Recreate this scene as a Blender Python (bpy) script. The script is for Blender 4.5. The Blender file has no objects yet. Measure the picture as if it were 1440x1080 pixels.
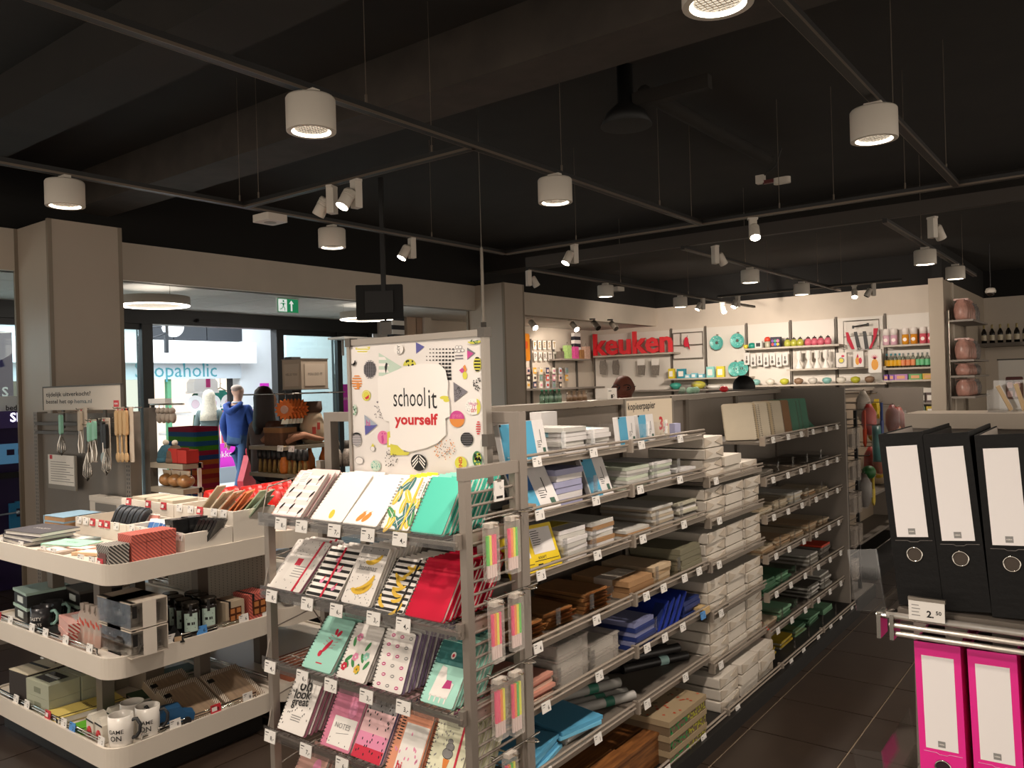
import bpy, bmesh, math, random
from mathutils import Vector, Matrix, Euler
random.seed(11)
SC = bpy.context.scene
COL = SC.collection
R = math.radians
# ------------------------------------------------------------------ camera
FPX, CAM_H = 1142.16, 1.66
FW = Vector((-0.60480149, 0.79637620, 0.00056437)).normalized()
YAW, ROLL = R(37.2143), R(-1.6218)
_r = Vector((math.cos(YAW), math.sin(YAW), 0)); _u = _r.cross(FW)
CR = _r*math.cos(ROLL) + _u*math.sin(ROLL)
CU = -_r*math.sin(ROLL) + _u*math.cos(ROLL)
cam = bpy.data.cameras.new('camera'); cam.sensor_width = 36.0; cam.lens = 36.0*FPX/1440.0
cam.clip_start = 0.05; cam.clip_end = 200
CAM = bpy.data.objects.new('camera', cam); COL.objects.link(CAM)
M = Matrix.Identity(4)
for i in range(3):
    M[i][0], M[i][1], M[i][2] = CR[i], CU[i], -FW[i]
M[0][3], M[1][3], M[2][3] = 0, 0, CAM_H
CAM.matrix_world = M
SC.camera = CAM
def at(px, py, x=None, y=None, z=None):
    """world point on the plane x=, y= or z= that the photograph shows at a pixel"""
    d = FW*FPX + CR*(px-720) - CU*(py-540)
    if x is not None: t = x/d.x
    elif y is not None: t = y/d.y
    else: t = (z-CAM_H)/d.z
    return Vector((0, 0, CAM_H)) + d*t
# ------------------------------------------------------------------ world, exposure
W = bpy.data.worlds.new('store_ambient'); SC.world = W; W.use_nodes = True
W.node_tree.nodes['Background'].inputs[0].default_value = (1.0, 0.87, 0.73, 1)
W.node_tree.nodes['Background'].inputs[1].default_value = 1.35
vs = SC.view_settings
vs.view_transform = 'Standard'; vs.look = 'None'; vs.gamma = 1.0; vs.exposure = 0.0; vs.use_curve_mapping = False
try:
    cy = SC.cycles
    cy.max_bounces = 6; cy.diffuse_bounces = 3; cy.glossy_bounces = 3; cy.transmission_bounces = 6
    cy.transparent_max_bounces = 24; cy.sample_clamp_indirect = 4.0; cy.caustics_reflective = False; cy.caustics_refractive = False
    cy.use_denoising = True
except Exception: pass
WARM = (1.0, 0.86, 0.73)
def add_light(kind, name, loc, energy, color=(1,1,1), aim=None, size=0.1, spot=None, blend=0.5, size_y=None):
    l = bpy.data.lights.new(name, kind); l.energy = energy; l.color = color
    if kind == 'AREA':
        l.size = size
        if size_y: l.shape = 'RECTANGLE'; l.size_y = size_y
    else: l.shadow_soft_size = size
    if kind == 'SPOT': l.spot_size = R(spot); l.spot_blend = blend
    o = bpy.data.objects.new(name, l); COL.objects.link(o); o.location = loc
    if aim is not None:
        o.rotation_euler = (Vector(aim)-Vector(loc)).to_track_quat('-Z', 'Y').to_euler()
    return o
# daylight and lit ceilings of the shopping mall beyond the entrance
add_light('AREA', 'mall_ceiling_light', (-12.8, 6.0, 3.9), 1100, (0.86, 0.94, 1.0), aim=(-12.8, 6.0, 0), size=5.2, size_y=11)
add_light('AREA', 'mall_ceiling_light_front', (-13.0, -1.5, 3.9), 400, (0.84, 0.93, 1.0), aim=(-13.0, -1.5, 0), size=5, size_y=5)
PENDANT_W, SPOT_W = 80, 60
# ------------------------------------------------------------------ materials
def lin(c):
    return c/12.92 if c <= 0.04045 else ((c+0.055)/1.055)**2.4
def hexc(h):
    h = h.lstrip('#'); return tuple(lin(int(h[i:i+2], 16)/255) for i in (0, 2, 4)) + (1,)
_M = {}
def mat(h, rough=0.5, metal=0.0, emit=0.0, var=0.0, scale=30.0, bump=0.0, name=None, coat=0.0, spec=0.5):
    """procedural surface: base colour h, optional noise variation and relief"""
    key = (h, rough, metal, emit, var, scale, bump, name, coat)
    if key in _M: return _M[key]
    m = bpy.data.materials.new(name or 'paint_'+h.strip('#')); m.use_nodes = True
    nt = m.node_tree; b = nt.nodes['Principled BSDF']
    b.inputs['Base Color'].default_value = hexc(h); b.inputs['Roughness'].default_value = rough
    b.inputs['Metallic'].default_value = metal; b.inputs['Specular IOR Level'].default_value = spec
    if coat: b.inputs['Coat Weight'].default_value = coat
    if emit:
        b.inputs['Emission Color'].default_value = hexc(h); b.inputs['Emission Strength'].default_value = emit
    if var or bump:
        tc = nt.nodes.new('ShaderNodeTexCoord'); n = nt.nodes.new('ShaderNodeTexNoise')
        n.inputs['Scale'].default_value = scale; n.inputs['Detail'].default_value = 5
        nt.links.new(tc.outputs['Object'], n.inputs['Vector'])
        if var:
            mx = nt.nodes.new('ShaderNodeMix'); mx.data_type = 'RGBA'; mx.blend_type = 'MULTIPLY'
            mx.inputs[0].default_value = 1.0; mx.inputs[6].default_value = hexc(h)
            rp = nt.nodes.new('ShaderNodeValToRGB')
            rp.color_ramp.elements[0].position = 0.3; rp.color_ramp.elements[1].position = 0.7
            rp.color_ramp.elements[0].color = (1-var,)*3+(1,); rp.color_ramp.elements[1].color = (1, 1, 1, 1)
            nt.links.new(n.outputs['Fac'], rp.inputs['Fac']); nt.links.new(rp.outputs['Color'], mx.inputs[7])
            nt.links.new(mx.outputs[2], b.inputs['Base Color'])
        if bump:
            bp = nt.nodes.new('ShaderNodeBump'); bp.inputs['Strength'].default_value = bump; bp.inputs['Distance'].default_value = 0.01
            nt.links.new(n.outputs['Fac'], bp.inputs['Height']); nt.links.new(bp.outputs['Normal'], b.inputs['Normal'])
    _M[key] = m; return m
def clear(h='#ffffff', fac=0.10, rough=0.05, name='clear_acrylic'):
    key = ('clear', h, fac, rough)
    if key in _M: return _M[key]
    m = bpy.data.materials.new(name); m.use_nodes = True; nt = m.node_tree; nt.nodes.clear()
    o = nt.nodes.new('ShaderNodeOutputMaterial'); t = nt.nodes.new('ShaderNodeBsdfTransparent'); g = nt.nodes.new('ShaderNodeBsdfGlossy')
    mx = nt.nodes.new('ShaderNodeMixShader'); lw = nt.nodes.new('ShaderNodeLayerWeight'); lw.inputs['Blend'].default_value = 0.25
    mp = nt.nodes.new('ShaderNodeMath'); mp.operation = 'MULTIPLY_ADD'; mp.inputs[1].default_value = 0.45; mp.inputs[2].default_value = fac
    t.inputs[0].default_value = hexc(h); g.inputs['Roughness'].default_value = rough
    nt.links.new(lw.outputs['Fresnel'], mp.inputs[0]); nt.links.new(mp.outputs[0], mx.inputs[0])
    nt.links.new(t.outputs[0], mx.inputs[1]); nt.links.new(g.outputs[0], mx.inputs[2]); nt.links.new(mx.outputs[0], o.inputs[0])
    _M[key] = m; return m
def film(h, op=0.45, rough=0.15, name='tinted_film'):
    """translucent coloured plastic film"""
    key = ('film', h, op, rough)
    if key in _M: return _M[key]
    m = bpy.data.materials.new(name); m.use_nodes = True; nt = m.node_tree
    b = nt.nodes['Principled BSDF']; b.inputs['Base Color'].default_value = hexc(h); b.inputs['Roughness'].default_value = rough
    b.inputs['Alpha'].default_value = op
    _M[key] = m; return m
def wave_mat(h1, h2, scale=40, direction='DIAGONAL', rough=0.6, width=0.5, name='striped_card'):
    """hard-edged printed stripes in object space"""
    key = ('wave', h1, h2, scale, direction, width)
    if key in _M: return _M[key]
    m = bpy.data.materials.new(name); m.use_nodes = True; nt = m.node_tree; b = nt.nodes['Principled BSDF']
    b.inputs['Roughness'].default_value = rough
    tc = nt.nodes.new('ShaderNodeTexCoord'); w = nt.nodes.new('ShaderNodeTexWave'); w.bands_direction = direction
    w.inputs['Scale'].default_value = scale; w.inputs['Distortion'].default_value = 0
    rp = nt.nodes.new('ShaderNodeValToRGB'); rp.color_ramp.interpolation = 'CONSTANT'
    rp.color_ramp.elements[0].color = hexc(h1); rp.color_ramp.elements[1].color = hexc(h2); rp.color_ramp.elements[1].position = width
    nt.links.new(tc.outputs['Object'], w.inputs['Vector']); nt.links.new(w.outputs['Fac'], rp.inputs['Fac']); nt.links.new(rp.outputs['Color'], b.inputs['Base Color'])
    _M[key] = m; return m
def wood_mat(h1, h2, scale=6, name='oiled_wood', axis=(1, 12, 12), rough=0.45):
    key = ('wood', h1, h2, scale, axis)
    if key in _M: return _M[key]
    m = bpy.data.materials.new(name); m.use_nodes = True; nt = m.node_tree; b = nt.nodes['Principled BSDF']; b.inputs['Roughness'].default_value = rough
    tc = nt.nodes.new('ShaderNodeTexCoord'); mp = nt.nodes.new('ShaderNodeMapping'); mp.inputs['Scale'].default_value = axis
    n = nt.nodes.new('ShaderNodeTexNoise'); n.inputs['Scale'].default_value = scale; n.inputs['Detail'].default_value = 6
    rp = nt.nodes.new('ShaderNodeValToRGB'); rp.color_ramp.elements[0].color = hexc(h1); rp.color_ramp.elements[1].color = hexc(h2)
    rp.color_ramp.elements[0].position = 0.35; rp.color_ramp.elements[1].position = 0.65
    nt.links.new(tc.outputs['Object'], mp.inputs[0]); nt.links.new(mp.outputs[0], n.inputs['Vector']); nt.links.new(n.outputs['Fac'], rp.inputs['Fac']); nt.links.new(rp.outputs['Color'], b.inputs['Base Color'])
    _M[key] = m; return m
# ------------------------------------------------------------------ text outlines, made first while the scene is small
_T = {}
def txt(s, bold=0.0):
    k = (s, bold)
    if k in _T: return _T[k]
    c = bpy.data.curves.new('lettering', 'FONT'); c.body = s; c.resolution_u = 2; c.offset = bold
    o = bpy.data.objects.new('lettering', c); COL.objects.link(o)
    dg = bpy.context.evaluated_depsgraph_get(); me = bpy.data.meshes.new_from_object(o.evaluated_get(dg))
    vs_ = [tuple(v.co) for v in me.vertices]; fs_ = [tuple(p.vertices) for p in me.polygons]
    bpy.data.objects.remove(o); bpy.data.curves.remove(c); bpy.data.meshes.remove(me)
    x0 = min(v[0] for v in vs_); x1 = max(v[0] for v in vs_); y0 = min(v[1] for v in vs_); y1 = max(v[1] for v in vs_)
    _T[k] = ([(v[0]-x0, v[1]-y0) for v in vs_], fs_, x1-x0, y1-y0); return _T[k]
# ------------------------------------------------------------------ mesh builder
class MB:
    def __init__(s): s.v = []; s.f = []; s.m = []; s.sm = []
    def add(s, vs, fs, mi=0, smooth=False, T=None):
        n = len(s.v)
        s.v += [tuple(T @ Vector(v)) for v in vs] if T is not None else [tuple(v) for v in vs]
        for f in fs: s.f.append(tuple(i+n for i in f)); s.m.append(mi); s.sm.append(smooth)
        return s
    def box(s, c, d, mi=0, T=None):
        x, y, z = c; a, b, e = d[0]/2, d[1]/2, d[2]/2
        vs = [(x+i*a, y+j*b, z+k*e) for i in (-1, 1) for j in (-1, 1) for k in (-1, 1)]
        return s.add(vs, [(0, 1, 3, 2), (4, 6, 7, 5), (0, 4, 5, 1), (2, 3, 7, 6), (0, 2, 6, 4), (1, 5, 7, 3)], mi, False, T)
    def bb(s, lo, hi, mi=0, T=None):
        return s.box([(a+b)/2 for a, b in zip(lo, hi)], [b-a for a, b in zip(lo, hi)], mi, T)
    def prism(s, pts, z0, z1, mi=0, T=None, side=None, smooth=False):
        n = len(pts); vs = [(p[0], p[1], z0) for p in pts]+[(p[0], p[1], z1) for p in pts]
        s.add(vs, [tuple(range(n-1, -1, -1)), tuple(range(n, 2*n))], mi, False, T)
        return s.add(vs, [(i, (i+1) % n, (i+1) % n+n, i+n) for i in range(n)], mi if side is None else side, smooth, T)
    def tube(s, pts, r, mi=0, n=6, T=None, closed=False, cap=True):
        pts = [Vector(p) for p in pts]; rings = []; L = len(pts)
        rr = r if isinstance(r, (list, tuple)) else [r]*L
        prev = None
        for i, p in enumerate(pts):
            a = pts[(i-1) % L] if (i > 0 or closed) else p; b = pts[(i+1) % L] if (i < L-1 or closed) else p
            t = (b-a); t = t.normalized() if t.length > 1e-9 else Vector((0, 0, 1))
            if prev is None:
                ref = Vector((0, 0, 1)) if abs(t.z) < 0.9 else Vector((1, 0, 0)); u = t.cross(ref).normalized()
            else:
                u = (prev - t*prev.dot(t)); u = u.normalized() if u.length > 1e-6 else t.orthogonal().normalized()
            prev = u; w = t.cross(u)
            rings.append([p+(u*math.cos(2*math.pi*k/n)+w*math.sin(2*math.pi*k/n))*rr[i] for k in range(n)])
        vs = [v for ring in rings for v in ring]; fs = []
        for i in range(L if closed else L-1):
            j = (i+1) % L
            for k in range(n): fs.append((i*n+k, i*n+(k+1) % n, j*n+(k+1) % n, j*n+k))
        s.add(vs, fs, mi, True, T)
        if cap and not closed: s.add(rings[0], [tuple(range(n-1, -1, -1))], mi, False, T); s.add(rings[-1], [tuple(range(n))], mi, False, T)
        return s
    def lathe(s, prof, mi=0, n=16, T=None, cap=(True, True), mis=None):
        vs = [(r*math.cos(2*math.pi*k/n), r*math.sin(2*math.pi*k/n), z) for r, z in prof for k in range(n)]
        for i in range(len(prof)-1):
            fs = [(i*n+k, i*n+(k+1) % n, (i+1)*n+(k+1) % n, (i+1)*n+k) for k in range(n)]
            s.add(vs, fs, mi if mis is None else mis[i], True, T) if i == 0 else s._more(vs, fs, mi if mis is None else mis[i])
        b = len(s.v)-len(vs)
        if cap[0]: s._raw([tuple(b+k for k in range(n-1, -1, -1))], mi if mis is None else mis[0])
        if cap[1]: s._raw([tuple(b+(len(prof)-1)*n+k for k in range(n))], mi if mis is None else mis[-1])
        return s
    def _more(s, vs, fs, mi):
        b = len(s.v)-len(vs)
        for f in fs: s.f.append(tuple(i+b for i in f)); s.m.append(mi); s.sm.append(True)
    def _raw(s, fs, mi):
        for f in fs: s.f.append(f); s.m.append(mi); s.sm.append(False)
    def ball(s, c, r, mi=0, nu=12, nv=8, T=None):
        rx, ry, rz = r if isinstance(r, (tuple, list)) else (r, r, r)
        vs = []; fs = []
        for i in range(nv+1):
            th = math.pi*i/nv
            for k in range(nu):
                ph = 2*math.pi*k/nu
                vs.append((c[0]+rx*math.sin(th)*math.cos(ph), c[1]+ry*math.sin(th)*math.sin(ph), c[2]-rz*math.cos(th)))
        for i in range(nv):
            for k in range(nu): fs.append((i*nu+k, i*nu+(k+1) % nu, (i+1)*nu+(k+1) % nu, (i+1)*nu+k))
        return s.add(vs, fs, mi, True, T)
    def poly(s, pts, mi=0, T=None): return s.add(pts, [tuple(range(len(pts)))], mi, False, T)
    def text(s, string, h=None, w=None, c=(0, 0), mi=0, T=None, bold=0.0, z=0.0, rot=0, align='c', deep=0.0):
        """lettering in the local XY plane; h cap height or w total width; T places it"""
        vs, fs, tw, th = txt(string, bold)
        sx = (w/tw) if w else h/th; sy = (h/th) if h else sx
        ca, sa = math.cos(rot), math.sin(rot); out = []
        ox = -tw/2 if align == 'c' else 0
        for x, y in vs:
            x = (x+ox)*sx; y = (y-th/2)*sy; out.append((c[0]+x*ca-y*sa, c[1]+x*sa+y*ca, z))
        s.add(out, fs, mi, False, T)
        if deep:
            n = len(out); back = [(a, b, e-deep) for a, b, e in out]
            edges = {}
            for f in fs:
                for i in range(len(f)):
                    a, b = f[i], f[(i+1) % len(f)]; k = (min(a, b), max(a, b)); edges[k] = (a, b) if k not in edges else None
            s.add(out+back, [(b, a, a+n, b+n) for e in edges.values() if e for a, b in [e]], mi, False, T)
            s.add(back, [tuple(reversed(f)) for f in fs], mi, False, T)
        return s
    def obj(s, name, mats, parent=None, loc=(0, 0, 0), rot=(0, 0, 0)):
        me = bpy.data.meshes.new(name); me.from_pydata(s.v, [], s.f)
        ms = mats if isinstance(mats, (list, tuple)) else [mats]
        for m in ms: me.materials.append(m)
        me.polygons.foreach_set('material_index', [min(i, len(ms)-1) for i in s.m]); me.polygons.foreach_set('use_smooth', s.sm); me.update()
        o = bpy.data.objects.new(name, me); COL.objects.link(o)
        if parent is not None: o.parent = parent
        o.location = loc; o.rotation_euler = rot
        return o
def ell(cx, cy, rx, ry, rot=0, n=14, a0=0, a1=360):
    ca, sa = math.cos(rot), math.sin(rot); out = []
    full = abs(a1-a0) >= 360
    for k in range(n if full else n+1):
        t = R(a0+(a1-a0)*k/n); x = rx*math.cos(t); y = ry*math.sin(t); out.append((cx+x*ca-y*sa, cy+x*sa+y*ca))
    return out
def rrect(x0, y0, x1, y1, r, n=5):
    out = []
    for cx, cy, a in ((x1-r, y0+r, -90), (x1-r, y1-r, 0), (x0+r, y1-r, 90), (x0+r, y0+r, 180)):
        for k in range(n+1): t = R(a+90*k/n); out.append((cx+r*math.cos(t), cy+r*math.sin(t)))
    return out
# frames that carry a local XY drawing onto a face: +X face, -Y face, +Z face
def FX(x, y, z): return Matrix.Translation((x, y, z)) @ Matrix(((0, 0, 1, 0), (1, 0, 0, 0), (0, 1, 0, 0), (0, 0, 0, 1)))
def FY(x, y, z): return Matrix.Translation((x, y, z)) @ Matrix(((1, 0, 0, 0), (0, 0, -1, 0), (0, 1, 0, 0), (0, 0, 0, 1)))
def FZ(x, y, z): return Matrix.Translation((x, y, z))
def tag(o, label=None, cat=None, group=None, kind=None):
    if label: o['label'] = label
    if cat: o['category'] = cat
    if group: o['group'] = group
    if kind: o['kind'] = kind
    return o
def thing(name, label, cat, loc=(0, 0, 0), rot=(0, 0, 0), group=None):
    o = bpy.data.objects.new(name, None); COL.objects.link(o); o.empty_display_size = 0.05
    o.location = loc; o.rotation_euler = rot if isinstance(rot, (tuple, list)) else (0, 0, rot)
    return tag(o, label, cat, group)
def struct(name, mb, m, parent=None, **k):
    o = mb.obj(name, m, parent, **k)
    if parent is None: o['kind'] = 'structure'
    return o
_KIDS = {}
def kids(o):
    return [c for c in o.children]
def dup(root, loc=None, rot=None, label=None, group=None, scale=None):
    """copy of a thing with copies of its parts and sub-parts, sharing mesh data"""
    r = root.copy(); COL.objects.link(r)
    for c in root.children:
        k = c.copy(); COL.objects.link(k); k.parent = r
        for g in c.children:
            q = g.copy(); COL.objects.link(q); q.parent = k
    if loc is not None: r.location = loc
    if rot is not None: r.rotation_euler = rot if isinstance(rot, (tuple, list)) else (0, 0, rot)
    if label: r['label'] = label
    if group: r['group'] = group
    if scale: r.scale = scale if isinstance(scale, (tuple, list)) else (scale,)*3
    return r
class Proto:
    """first use is the thing itself, later uses are copies"""
    def __init__(s, root): s.r = root; s.used = False
    def put(s, loc, rot=(0, 0, 0), label=None, group=None, scale=None):
        if s.used: return dup(s.r, loc, rot, label, group, scale)
        s.used = True; o = s.r; o.location = loc; o.rotation_euler = rot if isinstance(rot, (tuple, list)) else (0, 0, rot)
        if label: o['label'] = label
        if group: o['group'] = group
        if scale: o.scale = scale if isinstance(scale, (tuple, list)) else (scale,)*3
        return o
ORD = ['first', 'second', 'third', 'fourth', 'fifth', 'sixth', 'seventh', 'eighth', 'ninth', 'tenth', 'eleventh', 'twelfth', 'thirteenth', 'fourteenth', 'fifteenth', 'sixteenth', 'seventeenth', 'eighteenth', 'nineteenth', 'twentieth']
# common surfaces
STEEL = mat('#8f877d', 0.35, 0.9, name='steel'); CHROME = mat('#c9c4bc', 0.12, 1.0, name='chrome'); GREY = mat('#8b8278', 0.5, name='grey_lacquer', var=0.06, scale=8)
DGREY = mat('#55504a', 0.55, name='dark_grey_lacquer'); WHITE = mat('#e9e4dd', 0.5, name='white_lacquer'); BLACK = mat('#161413', 0.5, name='black_plastic')
INK = mat('#151413', 0.6, name='printing_ink'); RED = mat('#c8202a', 0.45, name='red_print'); PAPER = mat('#efe9e0', 0.8, name='white_paper', var=0.05, scale=60, bump=0.05)
KRAFT = mat('#a9825a', 0.8, name='kraft_card', var=0.12, scale=40); ACR = clear(); TABLEW = mat('#ded4c6', 0.45, name='cream_table_lacquer', var=0.03, scale=5)
# ================================================================== setting
for s_ in ['school', 'it', 'yourself', 'keuken', 'Shopaholic', '1,-', '2,-', '3,-', '4,-', '6,-', '7,-', '8,-', '1', '2', '3', '4', '6', '7', '8', '2.', '50', 'kopieerpapier', 'SNIPES', 'S',
           'tijdelijk uitverkocht?', 'bestel het op', 'hema.nl', 'HEMA', 'GAME', 'ON', 'TASTY', 'TREATS', 'FEEST', 'PARTY', 'YOU DO IT', 'HELLO YOU', 'beds', 'kaarten', 'END', 'lekker fris', 'oh', 'look', 'great', 'LET OP', 'bananas', 'NOTES', 'KRAFT', 'ENVELOPES', 'DIY', '2018-2019']:
    txt(s_)
TS, TX0, TY0 = 0.449, -1.4697, 3.7124
floor = struct('floor', MB().bb((-10.0, -4, -0.08), (5, 19, -0.006)), mat('#8f7d69', 0.8, name='floor_grout'))
TILE = mat('#372c24', 0.36, var=0.22, scale=7, bump=0.04, name='dark_stone_tile')
tb = MB(); g_ = TS/2-0.0042; tb.prism([(-g_, -g_), (g_, -g_), (g_, g_), (-g_, g_)], -0.02, 0.0)
tile0 = tb.obj('tile', TILE, floor); tile_mesh = tile0.data
cells = []
for i in range(-20, 15):
    for j in range(-18, 35):
        x, y = TX0+(i+0.5)*TS, TY0+(j+0.5)*TS
        if -9.95 < x < 4.9 and -3.9 < y < 18.9: cells.append((x, y))
def inview(p):
    v = Vector(p)-Vector((0, 0, CAM_H)); d = v.dot(FW)
    if d < 0.3: return False
    return -60 < 720+FPX*v.dot(CR)/d < 1500 and 0 < 540-FPX*v.dot(CU)/d < 1150
vis = sorted([c for c in cells if inview((c[0], c[1], 0))], key=lambda c: c[0]**2+c[1]**2)[:290]
sv = set(vis)
tile0.location = (*vis[0], 0)
for c in vis[1:]:
    t = tile0.copy(); COL.objects.link(t); t.parent = floor; t.location = (c[0], c[1], 0)
rb = MB()
for c in cells:
    if c not in sv: rb.prism([(c[0]-g_, c[1]-g_), (c[0]+g_, c[1]-g_), (c[0]+g_, c[1]+g_), (c[0]-g_, c[1]+g_)], -0.02, 0)
tag(rb.obj('tiles', TILE, floor), kind='stuff')
CB = mat('#231e19', 0.9, var=0.3, scale=3, bump=0.15, name='black_painted_ceiling')
BEAMM = mat('#423a33', 0.85, var=0.35, scale=5, bump=0.3, name='dark_painted_concrete')
struct('ceiling', MB().bb((-10.5, -4, 3.6), (5, 19, 3.75)), CB)
struct('trim_1', MB().bb((-9.4, 3.35, 3.3), (5, 3.72, 3.6)), BEAMM)
struct('trim_2', MB().bb((-9.4, 2.05, 3.34), (5, 2.4, 3.6)), CB)
struct('trim_3', MB().bb((-9.4, 9.2, 3.3), (5, 9.6, 3.6)), CB)
struct('trim_4', MB().bb((-4.8, 6.6, 2.83), (5, 6.66, 2.93)), mat('#3a332d', 0.6, name='dark_cable_tray'))
WALL = mat('#cfc3b4', 0.75, var=0.05, scale=4, bump=0.02, name='warm_white_wall')
WALLB = mat('#12100e', 0.9, name='black_upper_wall')
struct('wall_left', MB().bb((-7.55, -4, 2.73), (-7.4, 14.5, 3.08)), WALL)
struct('wall_left_upper', MB().bb((-7.58, -4, 3.08), (-7.42, 14.6, 3.6)), WALLB)
struct('wall_back', MB().bb((-9.0, 14.5, 0), (-2.2, 14.65, 3.08)), WALL)
struct('wall_back_upper', MB().bb((-9.0, 14.52, 3.08), (-2.25, 14.66, 3.6)), WALLB)
struct('wall_partition', MB().bb((-2.36, 13.77, 0), (-2.22, 18.2, 3.08)).bb((-2.40, 13.70, 0), (-2.2, 13.77, 3.09)), mat('#a99c8c', 0.7, name='taupe_partition'))
struct('wall_partition_upper', MB().bb((-2.36, 13.77, 3.09), (-2.22, 18.3, 3.6)), WALLB)
struct('wall_back_right', MB().bb((-2.3, 18.2, 0), (5, 18.35, 3.08)), WALL)
struct('wall_back_right_upper', MB().bb((-2.3, 18.22, 3.08), (5, 18.36, 3.6)), WALLB)
struct('wall_alcove', MB().bb((-9.0, 9.3, 0), (-8.89, 14.5, 2.75)), WALL)
struct('wall_alcove_end', MB().bb((-9.75, 9.15, 0), (-8.6, 9.3, 2.75)), WALL)
SOFF = mat('#d6d2cb', 0.8, var=0.06, scale=50, bump=0.05, name='mineral_ceiling_tile')
so = struct('ceiling_entrance', MB().bb((-10.1, -4, 2.752), (-7.42, 14.5, 2.80)), mat('#8f8b85', 0.8, name='ceiling_grid'))
pm = MB().bb((-0.296, -0.296, 0), (0.296, 0.296, 0.022)); first = None
for i in range(4):
    for j in range(-6, 31):
        x, y = -7.75-0.6*i, 0.3+0.6*j-0.2
        if not inview((x, y, 2.73)): continue
        if first is None: first = pm.obj('ceiling_panel', SOFF, so); o = first
        else: o = first.copy(); COL.objects.link(o); o.parent = so
        o.location = (x, y, 2.73)
def pillar(n, x0, y0, x1, y1):
    o = struct(n, MB().bb((x0, y0, 0), (x1, y1, 3.08)), mat('#b9ab9b', 0.42, var=0.04, scale=3, name='pillar_panel'))
    tm = mat('#8d8070', 0.45, name='pillar_edge_trim')
    for (cx, cy) in ((x1, y0), (x1, y1), (x0, y0)):
        MB().bb((cx-0.028, cy-0.028, 0), (cx+0.004, cy+0.004, 3.08)).obj('edge_trim', tm, o) if cy == y0 else MB().bb((cx-0.028, cy-0.004, 0), (cx+0.004, cy+0.028, 3.08)).obj('edge_trim', tm, o)
    return o
pillar('pillar', -7.40, 2.94, -6.78, 3.48)
pillar('pillar.001', -7.52, 8.93, -6.87, 9.36)
# entrance: header, posts, glass
ANTH = mat('#1d1c1c', 0.45, name='anthracite_frame')
struct('door_1', MB().bb((-9.85, -4, 2.54), (-9.65, 9.2, 2.74)), ANTH)
o = tag(MB().bb((-9.66, 5.95, 2.585), (-9.58, 6.5, 2.625)).obj('door_closer_cover', BLACK), 'slim black door sensor bar on the entrance header', 'sensor')
for k, (y, w_) in enumerate(((5.30, 0.14), (7.28, 0.12), (8.38, 0.09), (9.02, 0.08), (4.85, .07), (2.0, .08), (0.0, .08))):
    struct('trim_%d' % (5+k), MB().bb((-9.82, y-w_/2, 0), (-9.68, y+w_/2, 2.54)), ANTH)
GLASS = clear('#e8f4f4', 0.05, 0.02, 'door_glass')
for k, (y0, y1) in enumerate(((7.34, 8.33), (8.43, 8.98), (4.9, 5.22), (2.05, 4.8), (0.05, 1.95))):
    w_ = struct('window_%d' % (k+1), MB().bb((-9.76, y0, 0.08), (-9.745, y1, 2.5)), GLASS)
    MB().bb((-9.79, y0, 0), (-9.71, y1, 0.09)).obj('bottom_rail', ANTH, w_); MB().bb((-9.79, y0, 2.47), (-9.71, y1, 2.54)).obj('top_rail', ANTH, w_)
MAG = mat('#d62fc0', 0.5, name='magenta_poster')
for k, (px, py, l_) in enumerate(((490, 560, 'magenta poster on the right-most glass pane of the entrance'), (372, 548, 'small magenta poster behind the brown-haired woman'))):
    c_ = at(px, py, x=-9.735 if k == 0 else -15.985); s_ = 0.44 if k == 0 else 0.30
    tag(MB().box((0, 0, 0), (0.012, s_*0.8, s_)).text('lekker fris', w=s_*0.6, T=FX(0.007, 0, 0), mi=1).obj('poster', [MAG, WHITE], loc=c_), l_, 'poster')
# ------------------------------------------------------------------ ceiling fittings
LW = mat('#cfc6ba', 0.45, name='matt_white_lamp'); LE = mat('#fff0d8', 0.5, emit=7.0, name='lit_reflector'); LE2 = mat('#efe2cf', 0.4, emit=.75, name='lit_reflector_centre'); LED = mat('#fff3e0', 0.5, emit=30.0, name='lit_lens')
LGR = mat('#b9b1a6', 0.25, 0.7, name='reflector_facet')
def pendant_proto():
    t = thing('pendant_downlight', 'x', 'lamp')
    n = 32; h = MB()
    h.lathe([(0.0925, -0.165), (0.0935, -0.16), (0.0935, -0.012), (0.088, -0.002), (0.0, 0)], 0, n, cap=(False, False))
    h.lathe([(0.0925, -0.165), (0.083, -0.167), (0.074, -0.165)], 0, n, cap=(False, False))
    h.obj('housing', LW, t, loc=(0, 0, -0.03))
    rf = MB().lathe([(0.074, -0.165), (0.064, -0.152), (0.055, -0.140), (0.045, -0.13), (0.0, -0.128)], 0, n, cap=(False, False), mis=[0, 1, 1, 1]).obj('reflector', [LE, LE2], t, loc=(0, 0, -0.03))
    rg = MB()
    for r_, z in ((0.064, -0.151), (0.054, -0.138)): rg.tube([(r_*math.cos(2*math.pi*k/20), r_*math.sin(2*math.pi*k/20), z) for k in range(20)], 0.0012, closed=True, n=4)
    for k in range(-4, 5):
        x = k*0.014; y = math.sqrt(max(0, 0.06**2-x*x)); rg.tube([(x, -y, -0.150), (x, y, -0.150)], 0.0016, n=4).tube([(-y, x, -0.150), (y, x, -0.150)], 0.0016, n=4)
    rg.obj('louvre', LGR, rf)
    MB().box((0, 0, -0.014), (0.07, 0.035, 0.032)).obj('track_adapter', LW, t)
    return Proto(t)
PD = pendant_proto()
where = {0: 'large pendant cut by the top edge of the picture', }
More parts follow.
